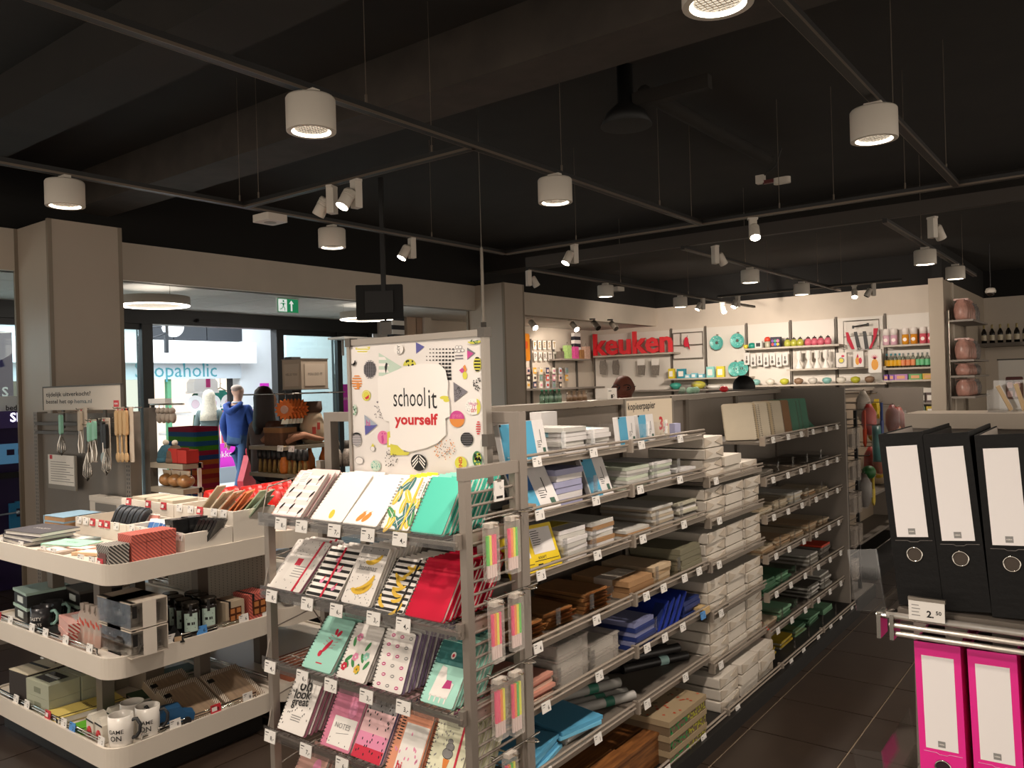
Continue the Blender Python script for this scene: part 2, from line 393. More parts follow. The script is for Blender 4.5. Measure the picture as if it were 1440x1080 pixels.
pend = [((-2.46, 2.02), 'big cylinder pendant above the left half, left of the ceiling beam end'), ((-4.35, 1.96), 'cylinder pendant hanging in front of the left pillar top'),
        ((-4.38, 3.75), 'small cylinder pendant above the green exit sign and doorway'), ((-2.47, 3.69), 'cylinder pendant hung nearest the middle of the ceiling'),
        ((-0.83, 3.66), 'big cylinder pendant on the right-hand track'), ((-4.80, 8.16), 'far cylinder pendant above the pillar side of the kitchen corner'),
        ((-4.82, 10.17), 'far small cylinder pendant above the bulkhead corner'), ((-3.10, 8.21), 'far cylinder pendant on middle track, nearer of its pair'),
        ((-3.12, 9.94), 'far cylinder pendant on middle track, farther of its pair'), ((-1.45, 8.17), 'far cylinder pendant on right track, nearer of its pair'),
        ((-1.44, 9.72), 'far cylinder pendant next to the partition top'), ((-0.84, 2.05), 'large cylinder pendant cut by the top edge of the picture'),
        ((-0.83, 0.4), 'cylinder pendant behind the camera on the right track'), ((-2.46, 0.35), 'cylinder pendant behind the camera on the middle track'), ((-4.35, 0.3), 'cylinder pendant left of the camera, out of the picture'), ((-2.47, -0.9), 'cylinder pendant at the rear end of the middle track'), ((-0.83, -0.85), 'cylinder pendant at the rear end of the right track')]
for (x, y), l_ in pend:
    PD.put((x, y, 2.80), 0, l_, 'cylinder pendants on the tracks', (1, 1, .8))
    add_light('SPOT', 'pendant_beam', (x, y, 2.635), PENDANT_W, WARM, aim=(x, y, 0), size=0.07, spot=118, blend=0.75)
TRK = mat('#4b443d', 0.4, 0.3, name='dark_track')
TRKL = mat('#75695d', 0.35, 0.6, name='track_edge')
def track(a, b, l_, wires, w=0.034):
    a, b = Vector(a), Vector(b); t = thing('lighting_track', l_, 'track', a)
    d = b-a; L = d.length; ang = math.atan2(d.y, d.x)
    r_ = MB().box((L/2, 0, 0.018), (L, w, 0.034)).obj('rail', BLACK, t, rot=(0, 0, ang))
    MB().bb((0, -w/2-0.002, 0), (L, -w/2, 0.012)).bb((0, w/2, 0), (L, w/2+0.002, 0.012)).obj('rail_edge', TRKL, r_)
    for f_ in wires:
        p_ = d*f_; MB().tube([(p_.x, p_.y, 0.035), (p_.x, p_.y, 0.8)], 0.0022, n=4).tube([(p_.x, p_.y, 0.03), (p_.x, p_.y, 0.075)], 0.006, n=6).obj('suspension_wire', TRKL, t)
Z = 2.80
track((-2.47, -1, Z), (-2.50, 5.66, Z), 'black lighting track over the notebook rack, full length', (0.2, .5, .72, .9))
track((-4.35, -1, Z), (-4.34, 5.66, Z), 'black lighting track over the white display table', (.32, .6, .86))
track((-0.83, -1, Z), (-0.82, 5.66, Z), 'black lighting track along the right aisle', (.4, .75, .95))
track((-4.34, 5.68, Z), (3, 5.66, Z), 'black cross track behind the nearer lamps', (.1, .24, .33, .38, .44, .6))
track((-4.33, 3.03, Z), (-2.49, 3.03, Z), 'short black cross track carrying two spotlights on the left', (.07, .85))
track((-4.78, 6.6, Z), (-4.85, 13, Z), 'far black track towards the bulkhead corner', (.3, .6))
track((-3.09, 6.6, Z), (-3.10, 11.5, Z), 'far black middle track with two pendants', (.3, .8))
track((-1.44, 6.6, Z), (-1.45, 11.2, Z), 'far black right track with two pendants', (.3, .8))
track((-4.6, 10.92, Z), (-2.2, 10.92, Z), 'short far cross track with three spotlights before the kitchen wall', (.3, .7))
track((-0.53, 6.7, Z), (-0.53, 10.5, Z), 'far black track at the right edge of the picture', (.3, .8))
def spot_proto(lit):
    t = thing('track_spotlight', 'x', 'spotlight')
    MB().bb((-0.026, -0.022, -0.155), (0.026, 0.022, -0.012)).obj('driver_box', LW, t)
    MB().bb((-0.035, -0.018, -0.014), (0.035, 0.018, 0.0)).obj('track_adapter', LW, t)
    hd = MB().lathe([(0.030, 0.0), (0.034, 0.008), (0.036, 0.105), (0.034, 0.108)], 0, 18, cap=(True, False))
    for k in range(4): hd.lathe([(0.0365, 0.012+0.011*k), (0.0365, 0.017+0.011*k)], 0, 18)
    T = Matrix.Translation((0, -0.058, -0.105)) @ Matrix.Rotation(R(148), 4, 'X') @ Matrix.Translation((0, 0, -0.045))
    o = hd.obj('lamp_head', LW, t); o.matrix_local = T
    ln = MB().lathe([(0.034, 0.108), (0.030, 0.104), (0.0, 0.100)], 0, 18, cap=(False, False)).obj('lens', LED if lit else mat('#38332d', 0.2, name='dark_lens'), o)
    return Proto(t)
SPL = spot_proto(True); SPD = spot_proto(False)
# position, heading of the head (rotation about z; head points local -Y), lit, aim
spots = [((-3.53, 3.03), R(-70), False, 'track spotlight with dark head, left one of the pair on the short track', None), ((-3.33, 3.03), R(-10), True, 'lit track spotlight, right one of the pair on the short track', (-3.5, 1.9, 0.9)),
         ((-4.34, 4.5), R(-20), True, 'lit track spotlight above the school poster', (-4.6, 3.2, 1.0)), ((-3.62, 5.67), R(-25), True, 'bright spotlight on the cross track, left one', (-2.3, 4.2, 1.2)),
         ((-2.11, 5.67), R(30), True, 'bright spotlight on the cross track, right one', (-1.5, 4.3, 1.0)), ((-4.78, 6.62), R(150), False, 'spotlight turned away near the pillar and the cable tray', None),
         ((-2.80, 6.62), R(150), False, 'spotlight turned away on the cable tray at the middle', None), ((-1.12, 6.62), R(150), False, 'spotlight turned away on the cable tray at the right', None),
         ((-2.76, 10.9), R(15), True, 'lit far spotlight in front of the kitchen wall, left of two', (-3.2, 14.4, 2.2)), ((-2.53, 10.9), R(-60), False, 'dim far spotlight in front of the kitchen wall, right of two', None),
         ((-4.77, 10.8), R(-40), True, 'far lit spotlight beside the bulkhead corner', (-7.0, 14.4, 2.0)), ((-4.82, 11.6), R(40), True, 'farther lit spotlight on the track to the bulkhead corner', (-5.6, 14.4, 2.0)),
         ((-4.30, 10.9), R(-20), True, 'far lit spotlight right of the bulkhead corner pair', (-4.4, 14.4, 2.1)), ((-0.52, 9.3), R(-20), True, 'lit spotlight at the right edge beside the dome camera', (-1.8, 14, 1.6))]
spots += [((-0.83, -0.5), R(170), True, 'added unseen spotlight behind the camera to brighten the binders', (-0.1, 1.65, 1.15)), ((-2.47, 0.75), R(180), True, 'added unseen spotlight before the rack to brighten the top notebooks', (-2.15, 1.9, 1.2)),  # unseen spots added to brighten the binders, top notebooks and display table
          ((-4.35, 0.9), R(150), True, 'added unseen spotlight at the left to brighten the white display table', (-3.9, 2.05, 0.95)), ((-0.83, 1.3), R(120), True, 'lit spotlight on the right track aimed at the shelving side', (-1.6, 2.9, 0.9))]
for (x, y), a, lit, l_, aim in spots:
    (SPL if lit else SPD).put((x, y, 2.80), a, l_, 'track spotlights')
    if aim: add_light('SPOT', 'spotlight_beam', (x+0.05*math.sin(a), y-0.08*math.cos(a), 2.60), SPOT_W*(3.2 if y > 10 else 1.7 if y < 1.2 and x < -4 else 1.15), WARM, aim=aim, size=0.03, spot=84 if y > 10 else 62, blend=0.6)
# alcove spots: white tilted cylinders under the alcove ceiling
for k, (px, py) in enumerate(((745, 459), (803, 462), (833, 460), (858, 461))):
    p_ = at(px, py-12, z=2.70); lit = k < 2
    t = thing('ceiling_spotlight', ['white tilted ceiling spot by the pillar, lit', 'white tilted ceiling spot over the wrapping bags, lit', 'dark tilted ceiling spot left of the red k', 'dark tilted ceiling spot above the red e'][k], 'spotlight', p_, (0, 0, R(70)), 'alcove ceiling spots')
    MB().lathe([(0.05, -0.02), (0.05, 0)], 0, 14).obj('base_plate', LW if lit else BLACK, t)
    o = MB().lathe([(0.045, 0), (0.05, 0.17)], 0, 14).obj('lamp_head', LW if lit else mat('#8b8074', 0.5), t); o.matrix_local = Matrix.Translation((0, -0.02, -0.06)) @ Matrix.Rotation(R(130), 4, 'X')
    MB().lathe([(0.046, 0.171), (0.0, 0.172)], 0, 14, cap=(False, False)).obj('lens', LED if lit else mat('#38332d', 0.2), o)
add_light('AREA', 'alcove_light', (-8.2, 11.6, 2.68), 60, WARM, aim=(-8.6, 12.2, 0.5), size=1.0, size_y=3.5)
add_light('SPOT', 'alcove_beam', (-7.8, 12.2, 2.6), 70, WARM, aim=(-8.8, 12.9, 1.8), size=.05, spot=90)
# square sensors on tracks
for k, (x, y, l_) in enumerate(((-4.35, 3.22, 'flat square white speaker box on the left track'), (-4.86, 8.5, 'flat square white speaker box on the far track'))):
    t = thing('track_speaker', l_, 'speaker', (x, y, 2.8)); MB().prism(rrect(-.08, -.08, .08, .08, .015), -0.06, -0.015).obj('body', LW, t); MB().lathe([(0.04, -0.062), (0.035, -0.06)], 0, 16).obj('grille', mat('#9d968c', .6), t)
# ring lamps under the entrance ceiling
for k, (x, y, r_) in enumerate(((-7.75, 4.32, 0.34), (-7.78, 7.2, 0.34))):
    t = thing('ring_lamp', ['glowing ring lamp under the entrance ceiling beside the big pillar', 'glowing ring lamp behind the hanging black screen'][k], 'lamp', (x, y, 2.55), 0, 'ring lamps at the entrance')
    n = 48; MB().lathe([(r_, 0.0), (r_, 0.085), (r_-0.075, 0.085), (r_-0.075, 0.0)], 0, n, cap=(False, False)).obj('housing', mat('#bdb6ac', .5), t)
    MB().lathe([(r_, 0.0), (r_-0.005, -0.006), (r_-0.07, -0.006), (r_-0.075, 0.0)], 0, n, cap=(False, False)).obj('diffuser', mat('#fff4e4', .5, emit=9.0), t)
    for a in (0, 2.1, 4.2): MB().tube([((r_-.04)*math.cos(a), (r_-.04)*math.sin(a), .085), ((r_-.04)*math.cos(a), (r_-.04)*math.sin(a), .19)], .002, n=4).obj('suspension_wire', STEEL, t)
    add_light('POINT', 'ring_glow', (x, y, 2.45), 10, (1, .93, .84), size=.3)
# exit sign
GRN = mat('#0f8a58', 0.4, emit=0.5, name='exit_green')
c_ = at(404, 430, x=-7.72); t = thing('exit_sign', 'green emergency exit sign with running figure hung above the doorway', 'sign', c_); t.scale = (.88,)*3
MB().box((0, 0, 0), (0.03, 0.34, 0.19)).obj('sign_box', mat('#dfe6e2', .5), t)
f_ = MB().box((0.016, 0, 0), (0.004, 0.325, 0.175)); f_.obj('green_face', GRN, t)
g = MB(); T = FX(0.0195, 0, 0); g.poly([(-.155, -.08, 0), (-.155, .08, 0), (-.02, .08, 0), (-.02, -.08, 0)], 0, T)
g.poly([(.05, .07, 0), (.015, .025, 0), (.04, .025, 0), (.04, -.07, 0), (.065, -.07, 0), (.065, .025, 0), (.09, .025, 0)], 0, T)
T2 = FX(0.0205, 0, 0)
g.poly([(x, y, 0) for x, y in ell(-.075, .055, .014, .014)], 1, T2)
for pl in ([(-.095, .03), (-.065, .035), (-.06, .0), (-.085, -.01)], [(-.065, .03), (-.04, .012), (-.036, .02), (-.06, .036)], [(-.09, .03), (-.12, .01), (-.126, .018), (-.098, .038)], [(-.085, -.01), (-.07, -.01), (-.048, -.04), (-.06, -.045)], [(-.06, -.045), (-.05, -.04), (-.05, -.07), (-.06, -.07)], [(-.085, -.01), (-.072, -.01), (-.1, -.05), (-.13, -.055), (-.13, -.045), (-.105, -.04)]):
    g.poly([(x, y, 0) for x, y in pl], 1, T2)
g.obj('pictogram', [mat('#f2f7f4', .5, emit=.6), GRN], t)
MB().bb((-.01, -.13, .095), (.01, -.12, .2)).bb((-.01, .12, .095), (.01, .13, .2)).obj('bracket', mat('#bdb6ac', .5), t)
# hanging screen
c_ = at(534, 425, x=-5.5); t = thing('hanging_screen', 'black flat screen on a ceiling pole seen from its rear', 'screen', c_, (0, 0, R(38)))
MB().prism(rrect(-.215, -.16, .215, .16, .01), -.025, .025, T=FY(0, 0, 0)).obj('screen_body', mat('#0f0e0d', .7), t)
MB().bb((-.13, -.045, -.1), (.13, -.025, .1)).obj('rear_cover', BLACK, t); MB().bb((.02, -.03, .1), (.06, .03, 1.2)).obj('ceiling_pole', BLACK, t)
cm = MB().prism(rrect(-.05, -.03, .05, .03, .01), -.06, .06, T=Matrix.Translation((.05, 0, -.235)) @ Matrix.Rotation(R(20), 4, 'X')).obj('mount_bracket', mat('#8d8a86', .4), t)
MB().tube([(.05, 0, -.16), (.05, 0, -.22)], .012).obj('swivel', BLACK, t)
# grey pole beside the board, small ceiling devices
t = thing('support_pole', 'thin grey vertical pole rising behind the school poster to the ceiling', 'pole', at(684, 600, y=4.4)); t.location.z = 0
MB().tube([(0, 0, 0), (0, 0, 2.62)], .012, n=10).obj('pole', STEEL, t); MB().tube([(0, 0, 2.0), (0, 0, 2.1)], .02, n=10).obj('collar', DGREY, t); MB().tube([(0, 0, 2.62), (0, 0, 3.6)], .003, n=5).obj('wire', STEEL, t)
c_ = at(1100, 258, z=3.3); t = thing('emergency_light', 'white twin emergency light on a dark ceiling arm', 'lamp', c_)
MB().prism(rrect(-.07, -.035, .07, .035, .03), 0, .05).obj('lamp_body', LW, t); MB().bb((-.22, -.03, .03), (-.15, .03, .1)).obj('junction_box', LW, t); MB().tube([(-.18, 0, .08), (-.05, 0, .16), (0, 0, .3)], .006).obj('cable', BLACK, t); MB().bb((-.16, -.02, .02), (-.06, .02, .05)).obj('bracket', mat('#5a1a1a', .5), t)
c_ = at(880, 150, z=3.35); t = thing('ceiling_projector', 'black dome-shaped device fixed under the dark ceiling', 'projector', c_)
MB().lathe([(.16, -.12), (.12, -.04), (.05, .02), (.05, .25)], 0, 18).obj('hood', mat('#0c0b0a', .6), t); MB().bb((.06, -.03, -.02), (.55, .03, .06)).obj('arm', CB, t)
c_ = at(1393, 412, z=2.85); t = thing('dome_camera', 'white dome security camera in front of the right rear corner', 'camera', c_)
MB().lathe([(.07, 0), (.075, .03), (.06, .07), (.03, .08)], 0, 18).obj('housing', LW, t); MB().ball((0, 0, 0), (.055, .055, .05)).obj('dome', mat('#2b2420', .1), t); MB().tube([(0, 0, .08), (0, 0, .75)], .008).obj('drop_pipe', BLACK, t)
# air duct pipe in the dark ceiling
tag(MB().tube([at(905, 130, z=3.5), at(1080, 225, z=3.5)], .05, n=10).obj('ceiling_pipe', CB), 'black round pipe under the dark ceiling at the middle', 'pipe')
# ================================================================== the mall beyond the entrance
FX0 = -16.0
MALLW = mat('#dfe3e6', 0.6, var=0.04, scale=3, name='mall_white_wall')
struct('floor_mall', MB().bb((-21, -6, -0.08), (-10.0, 16, 0.0)), mat('#b9b8b4', 0.35, var=0.08, scale=3, name='mall_stone_floor'))
struct('ceiling_mall', MB().bb((-21, -6, 4.3), (-9.9, 16, 4.4)), MALLW)
def ypx(px, x=FX0): return at(px, 540, x=x).y
def zpx(py, px, x=FX0): return at(px, py, x=x).z
yr = ypx(338)
struct('wall_mall_shop', MB().bb((FX0-0.25, -6, 2.05), (FX0-0.02, yr, 2.48)).bb((FX0-0.3, -6, 2.74), (FX0-0.02, yr, 4.3)).bb((FX0-3.2, -6, 0), (FX0-3.0, 9.2, 2.2)), MALLW)
struct('wall_mall_column', MB().bb((FX0-0.3, yr, 0), (FX0-0.005, 16, 4.3)), MALLW)
struct('wall_mall_column_front', MB().bb((-14.2, ypx(400, -14.1), 0), (-14.0, 16, 4.3)), MALLW)
BBAND = mat('#2b2e33', 0.5, name='dark_fascia')
t = thing('shop_fascia', 'dark and white panelled fascia above the shop across the mall', 'fascia', (FX0, 2, 2.7))
yb = [ypx(206), ypx(240), ypx(287), ypx(337)]
for k in range(3):
    MB().bb((0, yb[k]-2+.01, zpx(479, 280)-2.7), (0.16, yb[k+1]-2-.01, zpx(438, 280)-2.7)).obj('dark_panel', BBAND, t)
yw = [-5, -2.4, 0.1, 2.6, ypx(300), ypx(351)]
for k in range(5):
    MB().bb((0.02, yw[k]-2+.006, zpx(511, 280)-2.7), (0.30, yw[k+1]-2-.006, zpx(481, 280)-2.7)).obj('white_panel', mat('#f3f6f8', .35, emit=0.35, name='emissive_white_panel'), t)  # white panels given a slight emission of their own
yc = (ypx(189)+ypx(303))/2
t = thing('shop_sign', 'pale shop sign with teal lettering across the mall', 'sign', (FX0, yc, (zpx(514, 260)+zpx(533, 260))/2))
zh = zpx(514, 260)-zpx(533, 260)
MB().bb((-0.05, -3.5, -zh/2), (0.05, yr-yc, zh/2)).obj('sign_panel', mat('#c9d3da', .5), t)
MB().text('Shopaholic', w=ypx(303)-ypx(188), T=FX(0.055, 0, 0), deep=.02).obj('lettering', mat('#4a97a3', .5), t)
TEALP = mat('#2e6f6a', .6); GREENP = mat('#5f9a74', .5, name='green_door_frame')
struct('wall_mall_interior', MB().bb((FX0-2.9, -3, 0), (FX0-2.8, 9.2, 2.3)), mat('#9b9a84', .7, var=.4, scale=2.5, name='shop_interior_wall'))
for k, px in enumerate((203, 238, 325)):
    struct('trim_%d' % (20+k), MB().bb((FX0-.1, ypx(px)-.045, 0), (FX0, ypx(px)+.045, 2.05)), GREENP if k < 2 else ANTH)
c_ = at(285, 560, x=FX0-1.0); t = thing('display_stand', 'white tiered display stand with round plates in the shop window', 'stand', (c_.x, c_.y, 0))
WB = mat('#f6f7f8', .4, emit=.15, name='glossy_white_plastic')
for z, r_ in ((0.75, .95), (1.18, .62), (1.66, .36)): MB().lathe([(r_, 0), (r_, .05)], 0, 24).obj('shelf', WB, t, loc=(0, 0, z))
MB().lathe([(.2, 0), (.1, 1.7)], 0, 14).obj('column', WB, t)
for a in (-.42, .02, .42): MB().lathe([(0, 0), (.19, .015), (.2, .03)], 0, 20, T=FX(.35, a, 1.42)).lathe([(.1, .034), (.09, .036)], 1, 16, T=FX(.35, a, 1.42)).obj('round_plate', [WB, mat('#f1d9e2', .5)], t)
for a in (-.5, -.1, .35): MB().lathe([(.05, 0), (.16, .1), (.17, .13)], 0, 16).obj('bowl', WB, t, loc=(.55, a, .8))
MB().prism([(-.3, 0), (.3, 0), (.3, .2), (.15, .38), (-.15, .38), (-.3, .2)], -.15, .15, T=FX(0, 0, 1.71)).obj('display_hut', WB, t)
MB().box((.16, .05, 1.92), (.02, .1, .26)).obj('price_card', mat('#d6418f', .5), t)
c_ = at(310, 556, x=FX0-1.4)
for k, (dy, col, l_) in enumerate(((0.0, '#3fa79d', 'teal dress hanging in the shop window, left'), (0.45, '#47b7b0', 'turquoise dress hanging in the shop window, middle'), (.8, '#2f8f86', 'dark teal dress hanging in the shop window, right'), (-.7, '#3c6f5c', 'green garment hanging behind the plates in the shop'))):
    t = thing('hanging_dress', l_, 'dress', (c_.x+(0.3 if dy < 0 else 0), c_.y+dy, 0))
    MB().prism([(-.22, .75), (.22, .75), (.14, 1.35), (.2, 1.62), (.08, 1.72), (-.08, 1.72), (-.2, 1.62), (-.14, 1.35)], -.05, .05, T=FX(0, 0, 0), smooth=False).obj('fabric', mat(col, .8, var=.25, scale=9), t)
    MB().tube([(0, -.17, 1.7), (0, 0, 1.78), (0, .17, 1.7)], .012).tube([(0, 0, 1.78), (0, 0, 1.86), (0, .03, 1.89)], .008).tube([(0, 0, 1.88), (0, 0, 2.1)], .006).obj('hanger', STEEL, t)
c_ = at(283, 565, x=FX0-1.9); t = thing('dress_form', 'beige tailor dummy bust deep in the shop window', 'mannequin', (c_.x, c_.y, 0))
MB().lathe([(.12, .95), (.19, 1.05), (.14, 1.25), (.2, 1.5), (.15, 1.66), (.06, 1.72), (.05, 1.8)], 0, 16).obj('bust', mat('#c4a37c', .8), t); MB().tube([(0, 0, 0), (0, 0, 1)], .02).lathe([(.2, 0), (.18, .03)], 0, 16).obj('stand', DGREY, t)
c_ = at(352, 590, x=-14.6); t = thing('clothes_rail', 'rail of red, pink and turquoise clothes beyond the man in blue', 'rail', (c_.x, c_.y, 0))
MB().tube([(0, -.7, 0), (0, -.7, 1.35), (0, .9, 1.35), (0, .9, 0)], .018).obj('rail_frame', mat('#c9ccce', .3, .6), t)
for k in range(14):
    MB().prism([(-.2, .55), (.2, .55), (.22, 1.2), (.05, 1.3), (-.05, 1.3), (-.22, 1.2)], -.03, .03, T=FY(0, -.6+.1*k, 0)).obj('garment', mat(['#d2495b', '#de8aa0', '#3fa7a2', '#e7e2dc', '#c93b52'][k % 5], .8), t)
c_ = at(243, 463, x=-13.5); t = thing('round_hanging_sign', 'white round shop sign on a dark bracket seen through the doorway', 'sign', c_)
MB().lathe([(.2, -.03), (.2, .03)], 0, 28, T=FX(0, 0, .06)).obj('disc', mat('#eef2f4', .4, emit=.2), t); MB().bb((-.03, -.16, -.42), (.03, -.1, 2.0)).tube([(0, -.13, .05), (0, -.4, .02)], .012).tube([(0, -.13, -.08), (0, -.38, -.16)], .01).obj('bracket', BBAND, t)
c_ = at(317, 648, x=-13.4); t = thing('floor_sign', 'magenta floor sign behind the legs of the man in blue', 'sign', (c_.x, c_.y, 0))
MB().bb((-.02, -.24, .28), (.02, .24, .72)).text('lekker', w=.4, T=FX(.022, 0, .52), mi=1).obj('sign_board', [MAG, WHITE], t); MB().bb((-.12, -.28, 0), (.12, .28, .28)).obj('foot', mat('#8b929a', .5), t)
# purple shop to the left
PUR = mat('#2a1a44', .4, name='purple_panel'); LBLU = mat('#2f83b5', .4, name='light_blue_panel')
KX_ = -7.75; yl0 = at(30, 540, x=KX_).y
t = thing('mall_kiosk', 'dark purple mall kiosk with light blue cabinet seen left of the pillar', 'kiosk', (KX_, yl0, 0))
def kz(py): return at(12, py, x=KX_).z
MB().bb((-.3, -1.6, .12), (0, .22, kz(585))).bb((-.3, -1.6, 0), (-.05, .22, .12)).obj('counter_front', PUR, t)
MB().bb((-.02, -1.6, kz(602)), (.04, .22, kz(578))).text('SN', h=kz(580)-kz(593), c=(-.05, 0), T=FX(.043, 0, kz(587)), mi=1, bold=.02).obj('sign_strip', [mat('#4a3a78', .4), mat('#f2efff', .5, emit=2.0)], t)
MB().bb((0, -1.0, kz(652)), (.02, .2, kz(624))).obj('screen_strip', mat('#5c93bd', .4, emit=.25), t)
for k in range(3): MB().bb((.02, -.14+.09*k, kz(640)), (.024, -.08+.09*k, kz(632))).obj('screen_icon', PUR, t)
MB().bb((.0, -1.5, kz(672)), (.06, .2, kz(664))).obj('dark_ledge', BLACK, t)
fr = MB(); a0, a1 = yl0, yl0
for lo, hi in (((0, -.13, kz(760)), (.03, -.08, kz(708))), ((0, -.08, kz(716)), (.03, .2, kz(706))), ((0, -.08, kz(744)), (.03, .2, kz(728)))): fr.bb(lo, hi)
fr.obj('blue_cabinet_frame', LBLU, t)
MB().tube([(.03, -.4, kz(723)), (.06, -.1, kz(721))], .008).ball((.06, -.08, kz(721)), .018).obj('handle_bar', mat('#b9c3cf', .3, .5), t)
t = thing('hanging_banner', 'dark purple hanging banner cut by the left picture edge', 'banner', at(1, 512, x=-11.6)); MB().bb((-.03, -.5, -.5), (.03, .13, .42)).text('S', h=.13, c=(.03, -.36), T=FX(.035, 0, 0), mi=1, bold=.02).obj('cloth', [PUR, WHITE], t)
t = thing('white_shop_card', 'white shop card with black lettering left of the pillar', 'card', at(18, 570, x=KX_-.02)); MB().bb((-.02, -.1, -.12), (.0, .16, .08)).text('beds', h=.045, c=(.0, -.02), T=FX(.003, 0, 0), mi=1, bold=.015).obj('card', [MALLW, INK], t)
gv = thing('facade_grille', 'dark blue slatted ventilation grille high across the mall at the left', 'grille', at(12, 462, x=-15.9))
zt, zb = at(12, 447, x=-15.9).z-gv.location.z, max(at(12, 476, x=-15.9).z, 3.05)-gv.location.z
ng = ypx(204)-gv.location.y
MB().bb((-.09, -2.5, zb), (-.05, ng, zt)).obj('backing', mat('#27323f', .6), gv)
for k in range(int((ng+2.4)/.17)): MB().bb((-.05, -2.4+.17*k, zb), (.03, -2.32+.17*k, zt)).obj('slat', mat('#6f8ca0', .5), gv)
# ================================================================== people
SKIN = mat('#c99a80', .55, name='skin_light'); SKIND = mat('#a8735a', .55, name='skin_tanned')
def figure(name, label, loc, rz, H, J, seg_mat, mats, extra=None, hair=None, scale=1.0):
    """one continuous body grown with a Skin modifier over a jointed skeleton; J: {name: (pos, radius, parent)}"""
    names = list(J); idx = {n: i for i, n in enumerate(names)}
    me = bpy.data.meshes.new('person_skeleton'); me.from_pydata([J[n][0] for n in names], [(idx[n], idx[J[n][2]]) for n in names if J[n][2]], [])
    o = bpy.data.objects.new('person_skeleton', me); COL.objects.link(o)
    md = o.modifiers.new('skin', 'SKIN'); md.use_smooth_shade = True; md.branch_smoothing = 0.3
    for i, n in enumerate(names):
        r_ = J[n][1]; sv_ = me.skin_vertices[0].data[i]; sv_.radius = r_ if isinstance(r_, tuple) else (r_, r_); sv_.use_root = (n == 'pelvis')
    o.modifiers.new('sub', 'SUBSURF').levels = 2
    dg = bpy.context.evaluated_depsgraph_get(); bm_ = bpy.data.meshes.new_from_object(o.evaluated_get(dg))
    bpy.data.objects.remove(o)
    segs = [(Vector(J[n][0]), Vector(J[J[n][2]][0]), seg_mat(n)) for n in names if J[n][2]]
    b = MB(); vs_ = [v.co.copy() for v in bm_.vertices]; b.v = [tuple(v) for v in vs_]
    for p in bm_.polygons:
        c = p.center; best = (9, 0)
        for a_, b_, m_ in segs:
            ab = b_-a_; t_ = max(0, min(1, (c-a_).dot(ab)/max(ab.length_squared, 1e-9))); d = (c-(a_+ab*t_)).length
            if d < best[0]: best = (d, m_)
        b.f.append(tuple(p.vertices)); b.m.append(best[1]); b.sm.append(True)
    for hnd in ('hand_l', 'hand_r'):
        if hnd in J:
            w_ = Vector(J[hnd][0]); d = (w_-Vector(J[J[hnd][2]][0])).normalized(); side = d.cross(Vector((1, 0, 0))); side = side.normalized() if side.length > .1 else Vector((0, 1, 0)); cu = side.cross(d)
            for k, L in enumerate((.062, .072, .068, .052)):
                st = w_+side*(-.024+.016*k); b.tube([st, st+d*L*.5, st+d*L*.8+cu*.012, st+d*L*.9+cu*.03], [.0085, .008, .0075, .006], 0, 6)
            st = w_-d*.03-side*.024; b.tube([st, st-side*.022+d*.025, st-side*.024+d*.05+cu*.008], [.01, .009, .007], 0, 6)
    bpy.data.meshes.remove(bm_)
    r0 = b.obj(name, mats, None, loc, (0, 0, rz)); r0.scale = (scale,)*3
    tag(r0, label, 'person')
    if hair: hair(r0)
    if extra: extra(r0)
    return r0
def skeleton(stride=0.0, arm_l=None, arm_r=None, coat=1.0, w=1.0, headturn=0):
    s = {}
    s['pelvis'] = ((0, 0, .96), (.155*w*coat, .12*coat), None); s['waist'] = ((0, .0, 1.1), (.145*w*coat, .115*coat), 'pelvis'); s['chest'] = ((0, .01, 1.31), (.185*w*coat, .135*coat), 'waist')
    s['collar'] = ((0, .02, 1.45), (.12, .085), 'chest'); s['neck'] = ((0, .01, 1.525), .058, 'collar'); s['jaw'] = ((0, -.015, 1.59), (.062, .072), 'neck'); s['face'] = ((0, -.008, 1.665), (.073, .092), 'jaw'); s['brow'] = ((0, .0, 1.72), (.076, .096), 'face'); s['top'] = ((0, .008, 1.765), (.052, .065), 'brow')
    s['nose'] = ((0, -.112, 1.655), .013, 'face'); s['ear_l'] = ((.083, .01, 1.665), .014, 'face'); s['ear_r'] = ((-.083, .01, 1.665), .014, 'face')
    for sg, n, arm, st in ((1, 'l', arm_l, stride), (-1, 'r', arm_r, -stride)):
        a = arm or ((.225, .03, 1.16), (.235, -.04, .93), (.235, -.06, .86))
        s['sh_'+n] = ((sg*.175*w, .01, 1.415), .075*coat, 'chest')
        s['el_'+n] = ((sg*a[0][0], a[0][1], a[0][2]), .05*coat, 'sh_'+n); s['wr_'+n] = ((sg*a[1][0], a[1][1], a[1][2]), .036*coat, 'el_'+n); s['hand_'+n] = ((sg*a[2][0], a[2][1], a[2][2]), (.034, .02), 'wr_'+n)
        if coat > 1.1: s['hem'] = ((0, .0, .84), (.165*w*coat, .125*coat), 'pelvis')
        s['hip_'+n] = ((sg*.085, 0, .9), .088, 'pelvis'); s['kn_'+n] = ((sg*.095, -st*.55-.02, .5), .06, 'hip_'+n); s['an_'+n] = ((sg*.095, -st+.03*(1 if st < 0 else 0), .1+(.06 if st < 0 else 0)), .044, 'kn_'+n); s['toe_'+n] = ((sg*.1, -st-.15, .045), .04, 'an_'+n)
    return s
def segm(n):
    if n in ('neck', 'jaw', 'face', 'brow', 'top', 'nose', 'ear_l', 'ear_r', 'hand_l', 'hand_r'): return 0
    if n[:2] in ('hi', 'kn', 'an'): return 2
    if n[:3] == 'toe': return 3
    return 1
